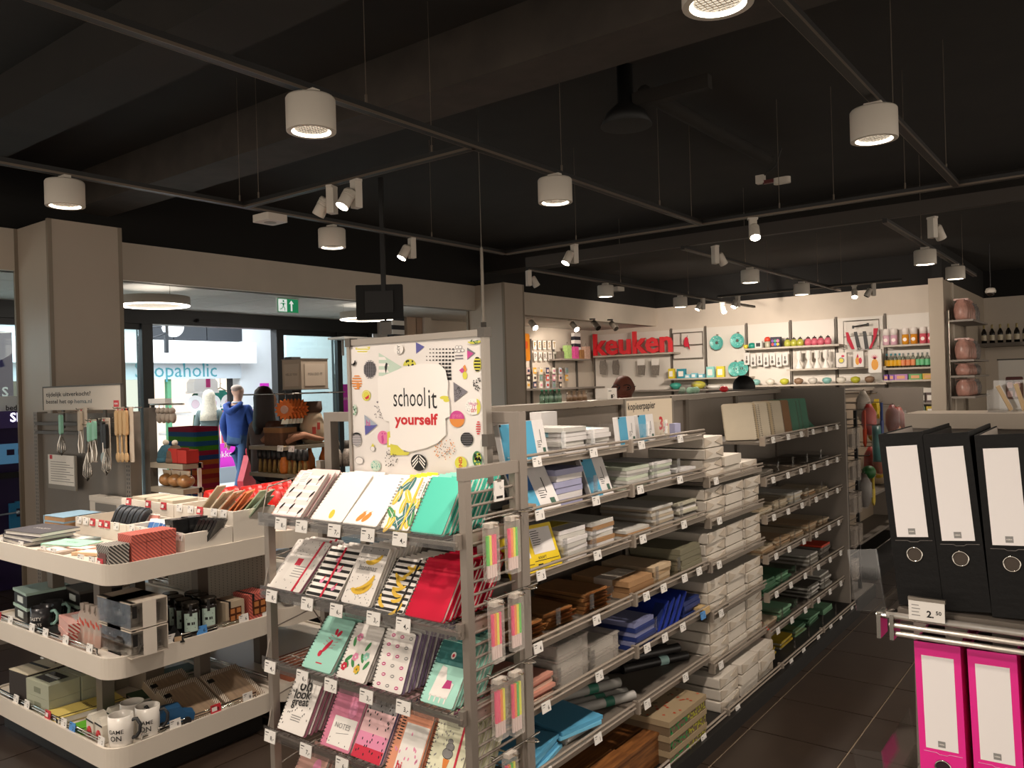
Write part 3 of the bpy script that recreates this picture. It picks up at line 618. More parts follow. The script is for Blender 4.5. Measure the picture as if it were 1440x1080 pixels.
def face_bits(r0, eye='#2a1c14'):
    for sg in (1, -1): MB().ball((sg*.031, -.093, 1.672), (.011, .006, .007), 0, 8, 6).obj('eye', mat(eye, .2), r0)
    MB().tube([(-.024, -.088, 1.612), (0, -.094, 1.61), (.024, -.088, 1.612)], .005, n=5).obj('mouth', mat('#8a4b40', .6), r0)
def ray_pos(px, D):
    d = FW*FPX + CR*(px-720); d.z = 0; k = D/ (d.normalized().dot(Vector((FW.x, FW.y, 0)).normalized())); p_ = d.normalized()*k; return Vector((p_.x, p_.y, 0))
BLUEH = mat('#24448a', .85, var=.2, scale=14, name='blue_hoodie_fabric'); JEAN = mat('#3d5a80', .85, var=.2, scale=20, name='blue_denim')
p_ = ray_pos(334, 12.2)
def man_bits(r0):
    MB().tube([(-.1, .06, 1.5), (-.12, .13, 1.46), (-.06, .19, 1.4), (0, .205, 1.37), (.06, .19, 1.4), (.12, .13, 1.46), (.1, .06, 1.5)], [.03, .045, .05, .055, .05, .045, .03], 0, 8).obj('hood', BLUEH, r0)
    MB().tube([(.07*math.cos(a*.6), .02+.07*math.sin(a*.6), 1.51) for a in range(11)], .012, closed=True).obj('shirt_collar', mat('#dfe3ea', .7), r0)
    MB().ball((0, .022, 1.72), (.08, .096, .055), 0, 14, 8).obj('short_hair', mat('#b7a091', .8), r0); face_bits(r0)
figure('person', 'bald man in a blue hooded jacket and jeans walking past outside', p_, R(200), 1.75, skeleton(.22, arm_l=((.23, .06, 1.15), (.25, -.06, .92), (.25, -.09, .85)), arm_r=((.23, -.04, 1.15), (.25, -.12, .93), (.25, -.14, .86)), coat=1.3), segm, [SKIN, BLUEH, JEAN, mat('#2c2c30', .6)], hair=man_bits, scale=1.0)
# red carrier bag held by the man
hp = Matrix.Rotation(R(200), 4, 'Z') @ Vector((-.20, .06, .0)); t = thing('carrier_bag', 'red carrier bag with white print held by the man in blue', 'bag', p_+Vector((hp.x, hp.y, 0)), (0, 0, R(20)))
bagm = MB().prism([(-.2, .1), (.2, .1), (.22, .36), (.1, .6), (.05, .72), (-.05, .72), (-.1, .6), (-.22, .36)], -.05, .05, T=FX(0, 0, 0))
bagm.obj('bag_body', mat('#cf2233', .45, var=.2, scale=10, name='red_plastic_bag'), t); MB().tube([(0, -.04, .7), (0, -.05, .8), (0, .0, .86), (0, .05, .8), (0, .04, .7)], .012).obj('handle', mat('#cf2233', .45), t)
g = MB(); g.text('80', h=.12, w=.2, T=FX(.055, 0, .17), mi=0, bold=.02); g.obj('print', WHITE, t)
p_ = ray_pos(294, 13.2)
BLOND = mat('#d8cbb4', .6, var=.25, scale=40, name='blond_hair')
def blond_bits(r0):
    hm = MB(); hm.lathe([(.16, 1.28), (.15, 1.4), (.12, 1.52), (.105, 1.62), (.107, 1.7), (.09, 1.76), (.05, 1.80), (0, 1.81)], 0, 16, T=Matrix.Translation((0, .035, 0)) @ Matrix.Diagonal((1, .85, 1, 1)), cap=(True, False)); hm.obj('long_hair', BLOND, r0); face_bits(r0)
figure('person', 'woman with long pale blond hair and grey jacket outside the shop', p_, R(222), 1.68, skeleton(.1), segm, [SKIN, mat('#5c6a68', .8), JEAN, BLACK], hair=blond_bits, scale=.95)
p_ = ray_pos(374, 7.6)
BRH = mat('#2a160e', .5, var=.4, scale=30, name='dark_brown_hair')
def brown_bits(r0):
    hm = MB(); hm.lathe([(.1, 1.34), (.125, 1.42), (.115, 1.52), (.105, 1.62), (.108, 1.7), (.09, 1.77), (.05, 1.805), (0, 1.815)], 0, 18, T=Matrix.Translation((0, .03, 0)) @ Matrix.Diagonal((1, .9, 1, 1)), cap=(True, False)); hm.obj('long_hair', BRH, r0); face_bits(r0)
figure('person', 'woman with long dark brown hair in a brown coat beside the gift stand', p_, R(178), 1.68, skeleton(.05, coat=1.25), segm, [SKIN, mat('#5a3320', .8, var=.3, scale=12, name='brown_wool_coat'), mat('#2a2320', .8), BLACK], hair=brown_bits, scale=.945)
p_ = ray_pos(877, 5.9)
def old_bits(r0):
    face_bits(r0)
    MB().tube([(-.055+.03*math.cos(k*.785), -.1, 1.675+.02*math.sin(k*.785)) for k in range(8)], .003, closed=True, n=4).tube([(.055-.03+.03*math.cos(k*.785), -.1, 1.675+.02*math.sin(k*.785)) for k in range(8)], .003, closed=True, n=4).tube([(-.08, -.08, 1.68), (-.09, .02, 1.68)], .003, n=4).tube([(.08, -.08, 1.68), (.09, .02, 1.68)], .003, n=4).obj('spectacles', BLACK, r0)
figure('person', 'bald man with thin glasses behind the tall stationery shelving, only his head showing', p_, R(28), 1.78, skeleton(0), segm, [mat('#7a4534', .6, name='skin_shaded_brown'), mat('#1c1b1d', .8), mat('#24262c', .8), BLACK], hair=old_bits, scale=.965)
p_ = ray_pos(1046, 6.6)
def dark_bits(r0):
    MB().ball((0, .01, 1.70), (.095, .12, .10), 0, 16, 10).obj('short_hair', mat('#120d0b', .6, var=.3, scale=30), r0); face_bits(r0)
figure('person', 'dark-haired person in black behind the shelving, only the hair showing', p_, R(200), 1.7, skeleton(0), segm, [SKIND, mat('#1b1718', .8), mat('#24262c', .8), BLACK], hair=dark_bits, scale=.935)
# ================================================================== price tags and small makers
def tag_mesh(price='2', w=0.045, h=0.03, style=0):
    """slanted shelf-edge price tag facing local -Y; style 0 white, 1 red, 2 blue"""
    m = MB(); T = FY(0, 0, 0) @ Matrix.Rotation(R(-8), 4, 'X')
    m.prism([(-w/2, -h/2), (w/2, -h/2), (w/2, h/2), (-w/2, h/2)], -0.003, 0.0, 0 if style == 0 else 2, T=T)
    m.poly([(-w*.42, h*.33, .0004), (-w*.12, h*.33, .0004), (-w*.12, h*.25, .0004), (-w*.42, h*.25, .0004)][::-1], 1, T)
    m.poly([(-w*.42, h*.1, .0004), (-w*.2, h*.1, .0004), (-w*.2, h*.04, .0004), (-w*.42, h*.04, .0004)][::-1], 3, T)
    if style == 1: m.poly([(-w*.4, -h*.3, .0004), (w*.1, -h*.3, .0004), (w*.1, h*.2, .0004), (-w*.4, h*.2, .0004)], 0, T)
    m.text(price, h=h*.42, c=(w*.22, -h*.12), T=T, z=.0005, mi=1, bold=.012)
    return m
TAGM = {}
TAGW = mat('#e8e4de', .45, name='price_card_white'); TAGR = mat('#c4303a', .45, name='price_card_red'); TAGB = mat('#4f8fd0', .45, name='price_card_blue'); TAGG = mat('#8d8a86', .6)
def put_tag(parent, loc, rz=0, price='2', w=.045, h=.03, style=0, name='price_tag'):
    k = (price, w, h, style)
    if k not in TAGM:
        o = tag_mesh(*k).obj(name, [TAGW, INK, (TAGW, TAGR, TAGB)[style], TAGG], parent); TAGM[k] = o.data
    else:
        o = bpy.data.objects.new(name, TAGM[k]); COL.objects.link(o); o.parent = parent
    o.location = loc; o.rotation_euler = (0, 0, rz); return o
def shared(name, mesh, parent, loc, rz=0):
    o = bpy.data.objects.new(name, mesh); COL.objects.link(o); o.parent = parent; o.location = loc; o.rotation_euler = rz if isinstance(rz, (tuple, list)) else (0, 0, rz); return o
# ================================================================== left display tables
TX1, TX2, TYA, TYB = -4.65, -3.37, 1.64, 2.47
def table(label, x0, x1, y0, y1, tags, tiers=((.10, .18, .0), (.477, .557, .0), (.873, .95, .03))):
    t = thing('display_table', label, 'table', ((x0+x1)/2, (y0+y1)/2, 0))
    hx, hy = (x1-x0)/2, (y1-y0)/2; out = []
    for k, (za, zb, e) in enumerate(tiers):
        r_ = .09
        m = MB(); m.prism(rrect(-hx-e*0, -hy, hx+e, hy, r_, 8), za, zb-.012, side=0, smooth=False)
        m.prism(rrect(-hx, -hy, hx+e, hy, r_, 8), zb-.012, zb)
        inn = rrect(-hx+.012, -hy+.012, hx+e-.012, hy-.012, r_-.01, 8); o_ = rrect(-hx, -hy, hx+e, hy, r_, 8)
        tr = m.obj('tier', TABLEW, t); out.append(tr)
        lip = MB(); n = len(o_)
        lip.add([(p[0], p[1], zb) for p in o_]+[(p[0], p[1], zb+.01) for p in o_]+[(p[0], p[1], zb+.01) for p in inn]+[(p[0], p[1], zb) for p in inn], [(i+a*n, (i+1) % n+a*n, (i+1) % n+(a+1)*n, i+(a+1)*n) for i in range(n) for a in range(3)])
        lip.obj('raised_lip', TABLEW, tr)
        if k < 2:
            w_ = MB(); zz = zb+.03
            for pa, pb in (((-hx+.03, -hy+.02), (hx-.14, -hy+.02)), ((hx-.02, -hy+.14), (hx-.02, hy-.12))):
                w_.tube([(pa[0], pa[1], zb), (pa[0], pa[1], zz), (pb[0], pb[1], zz), (pb[0], pb[1], zb)], .004, n=6)
                w_.tube([(pa[0], pa[1], zz-.012), (pb[0], pb[1], zz-.012)], .003, n=5)
            w_.obj('wire_rail', CHROME, tr)
    POST = mat('#6d645a', .5, name='post_lacquer')
    for (px_, py_) in ((-.32, -.2), (.2, -.22), (-.32, .22), (.32, .2)):
        MB().bb((px_-.028, py_-.028, .18), (px_+.028, py_+.028, .875)).obj('post', POST, t)
    MB().bb((-hx+.06, -hy+.06, 0), (hx-.06, hy-.06, .1)).obj('plinth', BLACK, t)
    for (tier, lx, ly, rz, pr, st) in tags:
        z = tiers[tier][1]+(.028 if tier < 2 else .012)
        put_tag(out[tier], (lx-(x0+x1)/2, ly-(y0+y1)/2, z), rz, pr, .052, .036, st)
    return t
tg = []
for x, st in ((-4.45, 0), (-4.22, 0), (-3.98, 0), (-3.88, 0), (-3.62, 0), (-3.52, 0), (-3.45, 1)): tg.append((2, x, TYA+.012, 0, '3', st))
for x, st in ((-4.5, 1), (-4.36, 0), (-4.12, 0), (-3.98, 0), (-3.78, 0), (-3.56, 0)): tg.append((1, x, TYA+.012, 0, '4', st))
for y, st in ((1.93, 0), (2.07, 2), (2.29, 0), (2.42, 0)): tg.append((1, TX2-.012, y, R(90), '6', st))
for x, st in ((-4.32, 0), (-4.2, 0), (-3.98, 1), (-3.82, 0), (-3.74, 2), (-3.48, 0)): tg.append((0, x, TYA+.012, 0, '2', st))
for y, st in ((1.93, 0), (2.13, 1), (2.3, 0)): tg.append((0, TX2-.012, y, R(90), '8', st))
table('nearest three-tier cream display table with rounded corners at the left', TX1, TX2, TYA, TYB, tg)
table('second cream display table just behind the nearest one', TX1, TX2-.02, 2.50, 3.32, [(1, TX2-.03, 2.62, R(90), '4', 0), (1, TX2-.03, 2.95, R(90), '6', 0)])
ZT, ZM, ZB = .951, .558, .181
# ---- trays on the top tier
TRAYW = mat('#e6ddd0', .5, name='cream_tray')
def tray(label, x0, x1, y0, y1, z, h, tags=(), th=.012, side_tags=0):
    t = thing('display_tray', label, 'tray', ((x0+x1)/2, (y0+y1)/2, z)); a, b = (x1-x0)/2, (y1-y0)/2
    MB().bb((-a, -b, 0), (a, b, .01)).bb((-a, -b, .01), (a, -b+th, h)).bb((-a, b-th, .01), (a, b, h)).bb((-a, -b+th, .01), (-a+th, b-th, h)).bb((a-th, -b+th, .01), (a, b-th, h)).obj('tray_body', TRAYW, t)
    for lx, st in tags: put_tag(t, (lx-(x0+x1)/2, -b-.004, h-.012), 0, '4', .05, .036, st)
    return t
tray('long cream tray with price tags in the front row, left one', -4.38, -3.86, 1.98, 2.22, ZT, .085, [(-4.33, 0), (-4.26, 0), (-4.19, 1), (-4.1, 1), (-4.04, 1), (-3.95, 0)])
tray('cream tray of blue sachets in the front row, middle one', -3.855, -3.56, 1.98, 2.22, ZT, .085, [(-3.8, 0), (-3.71, 0), (-3.62, 0)])
tray('cream tray of black gift bags nearest the table corner', -3.555, -3.35, 1.98, 2.22, ZT, .085, [(-3.51, 1), (-3.45, 0), (-3.39, 0)])
tray('raised cream tray behind the front row, left one', -4.38, -3.86, 2.225, 2.46, ZT, .15, [(-4.3, 1), (-4.1, 1), (-3.95, 1)])
tray('raised cream tray of carded gifts behind the front row', -3.855, -3.35, 2.225, 2.46, ZT, .15, [(-3.8, 0), (-3.7, 0), (-3.62, 1), (-3.5, 0), (-3.42, 0)])
def book(label, name, cat, loc, w, d, h, cover, rz=0, page=PAPER, group=None, tilt=(0, 0), band=None, title=None, ink=INK):
    t = thing(name, label, cat, loc, (tilt[0], tilt[1], rz), group)
    MB().bb((-w/2+.004, -d/2+.004, .003), (w/2-.002, d/2-.004, h-.003)).obj('pages', page, t)
    c = MB().bb((-w/2, -d/2, 0), (w/2, d/2, .003)).bb((-w/2, -d/2, h-.003), (w/2, d/2, h)).bb((-w/2, -d/2, .003), (-w/2+.004, d/2, h-.003))
    if title: c.text(title, w=min(w*.55, d*.6), T=FZ(0, 0, h+.0005), mi=1)
    c.obj('cover', [cover, ink], t)
    if band: MB().bb((w*.32, -d/2-.001, -.001), (w*.36, d/2+.001, h+.001)).obj('elastic_band', band, t)
    return t
GB = mat('#5d5a5e', .6, name='grey_cover', var=.2, scale=30)
for k in range(3): book('grey calendar %s in the flat pile at the top tier left end' % ['at the bottom', 'in the middle', 'on top'][k], 'desk_calendar', 'calendar', (-4.34+.02*k, 1.765+.01*k, ZT+.001+.021*k), .30, .20, .02, GB, R(6*k-4), group='grey calendars', title='2018-2019', ink=WHITE)
MINT = mat('#a9dcc4', .6, name='mint_cover'); book('pale mint planner lying flat at the front of the top tier', 'planner', 'planner', (-4.02, 1.80, ZT+.004), .26, .13, .014, MINT, R(14), title='NOTES', ink=mat('#3d6b52', .6))
for k, (x, y, c, l_, r_) in enumerate(((-3.86, 1.78, '#c98f77', 'salmon card pack lying on the top tier beside the mint planner', 12), (-3.72, 1.76, '#d7b48e', 'tan card pack lying on the top tier near the boxes', 20), (-3.63, 1.83, '#4f6f86', 'slate blue card pack lying behind the black striped box', 5), (-3.8, 1.9, '#e9e4df', 'white card pack lying before the blue sachet tray', -6), (-4.14, 1.9, '#7d8a88', 'grey green card pack lying behind the mint planner', 8), (-3.93, 1.69, '#b9aa9c', 'small beige sachet at the front edge of the top tier', 3))):
    t = thing('card_pack', l_, 'cards', (x, y, ZT+.001), (0, 0, R(r_))); MB().prism(rrect(-.09, -.045, .09, .045, .008, 3), 0, .012).obj('card', mat(c, .5), t); MB().bb((-.07, -.03, .012), (.05, .03, .0128)).obj('printed_panel', mat('#efe8de', .5), t)
def gift_box(label, loc, w, d, h, m_, lid, group=None, window=None):
    t = thing('gift_box', label, 'box', loc, 0, group)
    MB().bb((-w/2, -d/2, 0), (w/2, d/2, h*.86)).obj('box_body', m_, t)
    MB().bb((-w/2-.002, -d/2-.002, h*.70), (w/2+.002, d/2+.002, h)).obj('lid', m_, t)
    if window: MB().bb((-w*.32, -d/2-.003, h*.15), (w*.3, -d/2-.001, h*.62)).obj('window', window, t)
    return t
CORAL = wave_mat('#d8705f', '#9c4a44', 38, 'DIAGONAL', .6, .45, 'coral_striped_card'); BLKS = wave_mat('#3b3a38', '#b9b3aa', 38, 'DIAGONAL', .6, .62, 'black_striped_card')
gift_box('black and white striped gift box at the front corner of the top tier', (-3.43, 1.70, ZT), .10, .085, .085, BLKS, None, window=mat('#6a3a30', .3))
for k in range(3): gift_box('coral striped gift box on the top tier, %s from the black one' % ORD[k], (-3.43, 1.785+.067*k, ZT), .11, .065, .115, CORAL, None, 'coral striped gift boxes')
# contents of trays
for k in range(5): # dark oval cases
    t = thing('glasses_case', 'dark grey oval case standing in the left raised tray, %s from the left' % ORD[k], 'case', (-4.20+.055*k, 2.10, ZT+.02), (R(-24), 0, R(-62)), 'dark oval cases')
    MB().prism(rrect(-.045, 0, .045, .13, .04, 6), -.014, .014, T=FY(0, 0, 0)).obj('shell', mat('#39414a', .45, var=.2, scale=50), t); MB().tube([(x, -.0, y) for x, y in rrect(-.0455, 0, .0455, .1305, .04, 4)], .003, closed=True, n=4).obj('zip', BLACK, t)
for k in range(3):
    t = thing('spiral_pad', 'small pad with white spiral in the left tray, %s' % ['leftmost', 'middle', 'rightmost'][k], 'notepad', (-3.98+.045*k, 2.1, ZT+.015), (R(-30), 0, R(12)))
    MB().bb((-.03, -.006, 0), (.03, .006, .1)).obj('pad', mat(['#8a8f8c', '#d9d2c8', '#c27f72'][k], .6), t); MB().tube([(-.03+.06*q/10, .0, .102+.004*(q % 2)) for q in range(11)], .004, n=4).obj('spiral', WHITE, t)
for k in range(6):
    t = thing('sachet', 'blue and white sachet in the middle front tray, %s from the left' % ORD[k], 'sachet', (-3.81+.042*k, 2.06, ZT+.012), (R(-28), R(5*(k % 3-1)), R(6)), 'blue and white sachets')
    MB().prism(rrect(-.03, 0, .03, .10, .004, 2), -.005, .005, T=FY(0, 0, 0)).obj('packet', mat('#e6eaf0', .4), t); MB().bb((-.025, -.007, .02), (.025, -.005, .08)).obj('label', mat(['#3f72b4', '#5587c2', '#2f5f9c'][k % 3], .4), t)
FOILB = mat('#1b1b1c', .22, var=.3, scale=20, bump=.3, name='black_foil')
for k in range(2):
    t = thing('gift_bag', 'glossy black box bag in the corner tray, %s' % ['front one', 'rear one'][k], 'bag', (-3.50, 2.04+.08*k, ZT+.012), (0, 0, R(4)), 'black gift bags'); MB().prism([(-.045, 0), (.045, 0), (.05, .12), (-.05, .125)], -.03, .03, T=FX(0, 0, 0)).obj('bag_body', FOILB, t); MB().bb((-.02, -.052, .06), (.01, -.0505, .1)).obj('label', mat('#a9a7a2', .4), t)
for k in range(5):
    t = thing('gift_pouch', 'flat black pouch leaning in the corner tray, %s from the front' % ORD[k], 'pouch', (-3.47+.022*k, 2.10+.006*k, ZT+.02), (R(-30), 0, R(-66)), 'leaning black pouches'); MB().prism([(-.045, 0), (.045, 0), (.045, .13), (-.045, .12)], -.007, .007, T=FY(0, 0, 0)).obj('pouch_body', FOILB, t); MB().bb((-.012, -.009, .06), (.012, -.0072, .08)).obj('label', mat('#cfcac2', .4), t)
cg = [('#cdbfa9', 'beige'), ('#c2b096', 'tan'), ('#d9cdb9', 'cream'), ('#b7a287', 'brown'), ('#d2c2aa', 'sand'), ('#dd7c55', 'orange'), ('#d98a5e', 'apricot'), ('#e0935f', 'light orange'), ('#c9764f', 'rust'), ('#b9c2a4', 'sage'), ('#8fa396', 'green grey'), ('#a7b29a', 'pale green'), ('#9fae92', 'olive grey')]
for k, (c, nm) in enumerate(cg):
    t = thing('carded_gift', '%s backing card leaning in the raised tray, %s from the left' % (nm, ORD[k]), 'gift card', (-3.84+.035*k, 2.33+.02*(k % 2), ZT+.05), (R(-38-(k*7) % 12), R(-4+(k*5) % 9), R(-58)))
    MB().bb((-.05, -.003, 0), (.05, .003, .23-.014*(k % 3))).obj('backing_card', mat(c, .7), t)
    a = MB(); a.lathe([(.016, 0), (.018, .006), (.01, .010)], 0, 10, T=FY(0, -.004, .1)).tube([(-.015, -.007, .05), (.0, -.008, .09), (.01, -.007, .15)], .004); a.obj('gift', mat(['#6d655b', '#3b3a3a', '#c7a25a', '#6b2b25'][k % 4], .35, .3), t)
    MB().bb((-.012, -.0045, .205-.014*(k % 3)), (.012, -.0035, .216-.014*(k % 3))).obj('hang_slot', BLACK, t)
for k in range(3): gift_box('flat cream box in the left raised tray, %s from the left' % ORD[k], (-4.3+.14*k, 2.35, ZT+.07), .12, .14, .085, mat('#d6c9b4', .6), None, 'flat cream boxes')
gift_box('white carton with printed lines on a ledge of the slotted panel', (-5.0, 2.475, .935), .42, .06, .105, mat('#dcd3c6', .6), None, window=mat('#7c766e', .5))
for k in range(3): book('pale blue and kraft box file stacked by the slotted panel, %s' % ['bottom', 'middle', 'top'][k], 'box_file', 'box', (-4.50, 2.02, ZT+.03*k), .2, .2, .028, mat('#8fb0c6', .6), R(4), page=KRAFT, group='pale blue box files')
# ---- middle tier
def mug(label, loc, r_, h, body, handle, rz=0, group=None, words=(), ink=INK, inside=WHITE):
    t = thing('mug', label, 'mug', loc, rz, group)
    MB().lathe([(r_*.9, 0), (r_*.94, .01), (r_, h*.5), (r_, h), (r_*.93, h), (r_*.92, h*.5), (r_*.86, .012), (0, .01)], 0, 24, cap=(True, False)).obj('cup', body, t)
    MB().tube([(r_*.95, 0, h*.8), (r_*1.35, 0, h*.84), (r_*1.65, 0, h*.66), (r_*1.6, 0, h*.42), (r_*1.3, 0, h*.26), (r_*.95, 0, h*.22)], .0075, n=8).obj('handle', handle, t)
    g = MB()
    for k, w_ in enumerate(words):
        vs_, fs_, tw, th = txt(w_, .01); s_ = min(r_*1.25/tw, .022/th); out = []
        for x, y in vs_:
            a = -math.pi/2+(x-tw/2)*s_/r_; out.append(((r_+.0008)*math.cos(a), (r_+.0008)*math.sin(a), h*.55-k*.027+(y-th/2)*s_))
        g.add(out, fs_)
    if words: g.obj('lettering', ink, t)
    return t
MW = mat('#e7e1d8', .25, name='white_glaze'); MBK = mat('#2f2f31', .25, name='charcoal_glaze'); MMINT = mat('#9fc9bd', .25, name='mint_glaze')
mug('front charcoal mug with mint handle and white lettering on the middle tier', (-4.16, 1.715, ZM), .05, .105, MBK, MMINT, R(28), 'charcoal mugs', ('TASTY', 'TREATS'), WHITE)
mug('rear charcoal mug with mint handle standing behind its twin', (-4.23, 1.79, ZM), .05, .105, MBK, MMINT, R(40), 'charcoal mugs')
for k, (x, y, z, l_) in enumerate(((-4.40, 1.82, 0, 'black carton with mint lid, lower of the pile left of the mugs'), (-4.40, 1.82, .075, 'black carton with mint lid, upper of the pile left of the mugs'), (-4.22, 1.98, 0, 'black carton with grey lid behind the charcoal mugs'), (-4.2, 1.98, .075, 'black carton on top behind the charcoal mugs'))):
    t = thing('mug_carton', l_, 'box', (x, y, ZM+z), R(-6)); MB().bb((-.10, -.10, 0), (.10, .10, .06)).obj('box_body', BLACK, t); MB().bb((-.105, -.105, .06), (.105, .105, .073)).obj('lid', mat('#a8c0b4', .5) if k != 3 else DGREY, t); MB().bb((-.04, -.103, .015), (.04, -.1, .045)).obj('label', mat('#cfd6d2', .5), t)
RWS = wave_mat('#e9dcd2', '#b8443a', 34, 'DIAGONAL', .6, .5, 'red_white_striped_card')
for k in range(2):
    t = thing('popcorn_box', 'red and white striped box on the middle tier, %s' % ['lower one', 'upper one'][k], 'box', (-3.88+.01*k, 1.76, ZM+.045*k), R(-14)); MB().bb((-.11, -.07, 0), (.11, .07, .044)).obj('box_body', RWS, t); MB().bb((-.06, -.03, .0442), (.08, .05, .0448)).obj('label', mat('#ddd8d4', .5), t)
t = thing('card_pack', 'flat dark folded bag in front of the striped boxes', 'bag', (-4.02, 1.72, ZM), R(10)); MB().prism(rrect(-.07, -.04, .07, .04, .01, 3), 0, .018).obj('bag_body', BLACK, t)
for k in range(8):
    t = thing('treat_bag', 'clear bag with red leaf print on the middle tier, %s of %s row' % (ORD[k % 4], 'front' if k < 4 else 'rear'), 'bag', (-3.765+.05*(k % 4), 1.72+.09*(k//4), ZM), (R(-4), 0, R(14)), 'clear treat bags')
    MB().prism([(-.02, 0), (.02, 0), (.024, .06), (.02, .13), (.008, .145), (.014, .175), (-.014, .175), (-.008, .145), (-.02, .13), (-.024, .06)], -.012, .012, T=FY(0, 0, 0)).obj('film', film('#e8d9cc', .35, .12, 'cellophane'), t)
    MB().bb((-.018, -.008, .005), (.018, .008, .05)).obj('filling', mat('#b5674a', .7, var=.3, scale=60), t)
    g = MB()
    for q in range(4): g.poly([(x, y, 0) for x, y in ell(-.02+.013*q, .09+.012*(q % 2), .004, .012, .3)], 0, FY(0, -.0125, 0))
    g.obj('leaf_print', mat('#b4402f', .5), t)
GLS = clear('#ffffff', .10, .03, 'drinking_glass')
for k in range(4):
    cx, cz = (k % 2), (k//2)
    t = thing('glass_gift_set', 'clear boxed set of glasses, %s %s of the four' % (['lower', 'upper'][cz], ['left', 'right'][cx]), 'box', (-3.52+.085*cx, 1.80, ZM+.118*cz), 0, 'boxed glass sets')
    MB().bb((-.10, -.082, 0), (.1, .082, .005)).bb((-.1, -.082, .108), (.1, .082, .113)).bb((-.1, .078, 0), (.1, .082, .11)).obj('carton', mat('#cfc2b2', .6), t)
    MB().bb((-.1, -.082, .005), (-.098, .078, .108)).bb((.098, -.082, .005), (.1, .078, .108)).bb((-.098, -.082, .005), (.098, -.08, .108)).obj('clear_front', ACR, t)
    MB().bb((.1005, -.03, .0), (.1012, .03, .113)).obj('paper_band', mat('#d9cfc2', .6), t)
    MB().bb((.1015, -.075, .05), (.1025, -.055, .10)).bb((-.09, -.078, .113), (.1015, -.06, .1145)).obj('ribbon', BLACK, t)
    for gx in (-.05, .05):
        for gy in (-.045, .04): MB().lathe([(.028, .006), (.034, .08), (.031, .08), (.026, .01)], 0, 12, T=Matrix.Translation((gx, gy, 0))).obj('glass', GLS, t)
def jar(label, loc, group=None):
    t = thing('coffee_jar', label, 'jar', loc, R(60), group); D_ = mat('#211d1a', .18, name='dark_jar_glass')
    MB().lathe([(.036, 0), (.04, .006), (.04, .115), (.033, .13)], 0, 18).obj('jar_body', D_, t); MB().lathe([(.036, .13), (.038, .134), (.038, .152), (.034, .156)], 0, 18).obj('lid', mat('#3b3630', .25, .8), t)
    lb = MB()
    for q in range(6):
        a0, a1 = -math.pi/2-.75+q*.25, -math.pi/2-.75+(q+1)*.25
        lb.poly([(.0408*math.cos(a0), .0408*math.sin(a0), .03), (.0408*math.cos(a1), .0408*math.sin(a1), .03), (.0408*math.cos(a1), .0408*math.sin(a1), .112), (.0408*math.cos(a0), .0408*math.sin(a0), .112)], 0)
    for q, (a0, a1, z0, z1) in enumerate(((-.45, .45, .085, .09), (-.4, -.1, .06, .072), (.05, .4, .06, .072), (-.45, .45, .045, .049))):
        b0, b1 = -math.pi/2+a0, -math.pi/2+a1; lb.poly([(.0413*math.cos(b0), .0413*math.sin(b0), z0), (.0413*math.cos(b1), .0413*math.sin(b1), z0), (.0413*math.cos(b1), .0413*math.sin(b1), z1), (.0413*math.cos(b0), .0413*math.sin(b0), z1)], 1)
    lb.obj('label', [mat('#b9cfc3', .6), INK], t); MB().bb((-.006, -.042, .1), (.006, -.0405, .15)).obj('seal_strip', BLACK, t)
for k, (x, y) in enumerate(((-3.42, 2.04), (-3.43, 2.135), (-3.50, 2.05), (-3.51, 2.145), (-3.58, 2.06), (-3.59, 2.155), (-3.66, 2.08))): jar('dark jar with pale green label on the middle tier, %s' % ['front left', 'front right', 'second row left', 'second row right', 'third row left', 'third row right', 'rearmost'][k], (x, y, ZM), 'dark jars')
def win_box(label, loc, w, d, h, m_, rz=0):
    t = thing('window_box', label, 'box', loc, rz); MB().bb((-w/2, -d/2, 0), (w/2, d/2, h)).obj('box_body', m_, t)
    MB().bb((w/2+.0005, -d*.32, h*.2), (w/2+.003, d*.32, h*.75)).obj('window', mat('#59321f', .25), t)
    for q in range(4): MB().box((w/2+.004, -d*.16+d*.32*(q % 2), h*.33+h*.28*(q//2)), (.004, d*.2, h*.18)).obj('treat', mat('#b9743f', .6), t)
    MB().bb((-w/2, -d*.34, h), (w/2+.001, -d*.24, h+.002)).bb((w/2, -d*.34, h*.4), (w/2+.002, -d*.24, h)).obj('ribbon', BLACK, t); return t
win_box('beige window box on the middle tier beside the dark jars', (-3.45, 2.25, ZM), .12, .10, .115, mat('#b5a38b', .6)); win_box('coral striped window box at the right end of the middle tier', (-3.45, 2.38, ZM), .13, .115, .125, CORAL)
MB_ = thing('wrapped_bar', 'black triangular pack lying in front of the dark jars', 'pack', (-3.42, 1.965, ZM), R(70)); MB().prism([(-.03, 0), (.03, 0), (0, .06)], -.05, .05, T=FY(0, 0, 0)).obj('wrapper', BLACK, MB_); MB().bb((-.015, -.052, .01), (.015, -.0505, .03)).obj('label', mat('#c7a884', .5), MB_)
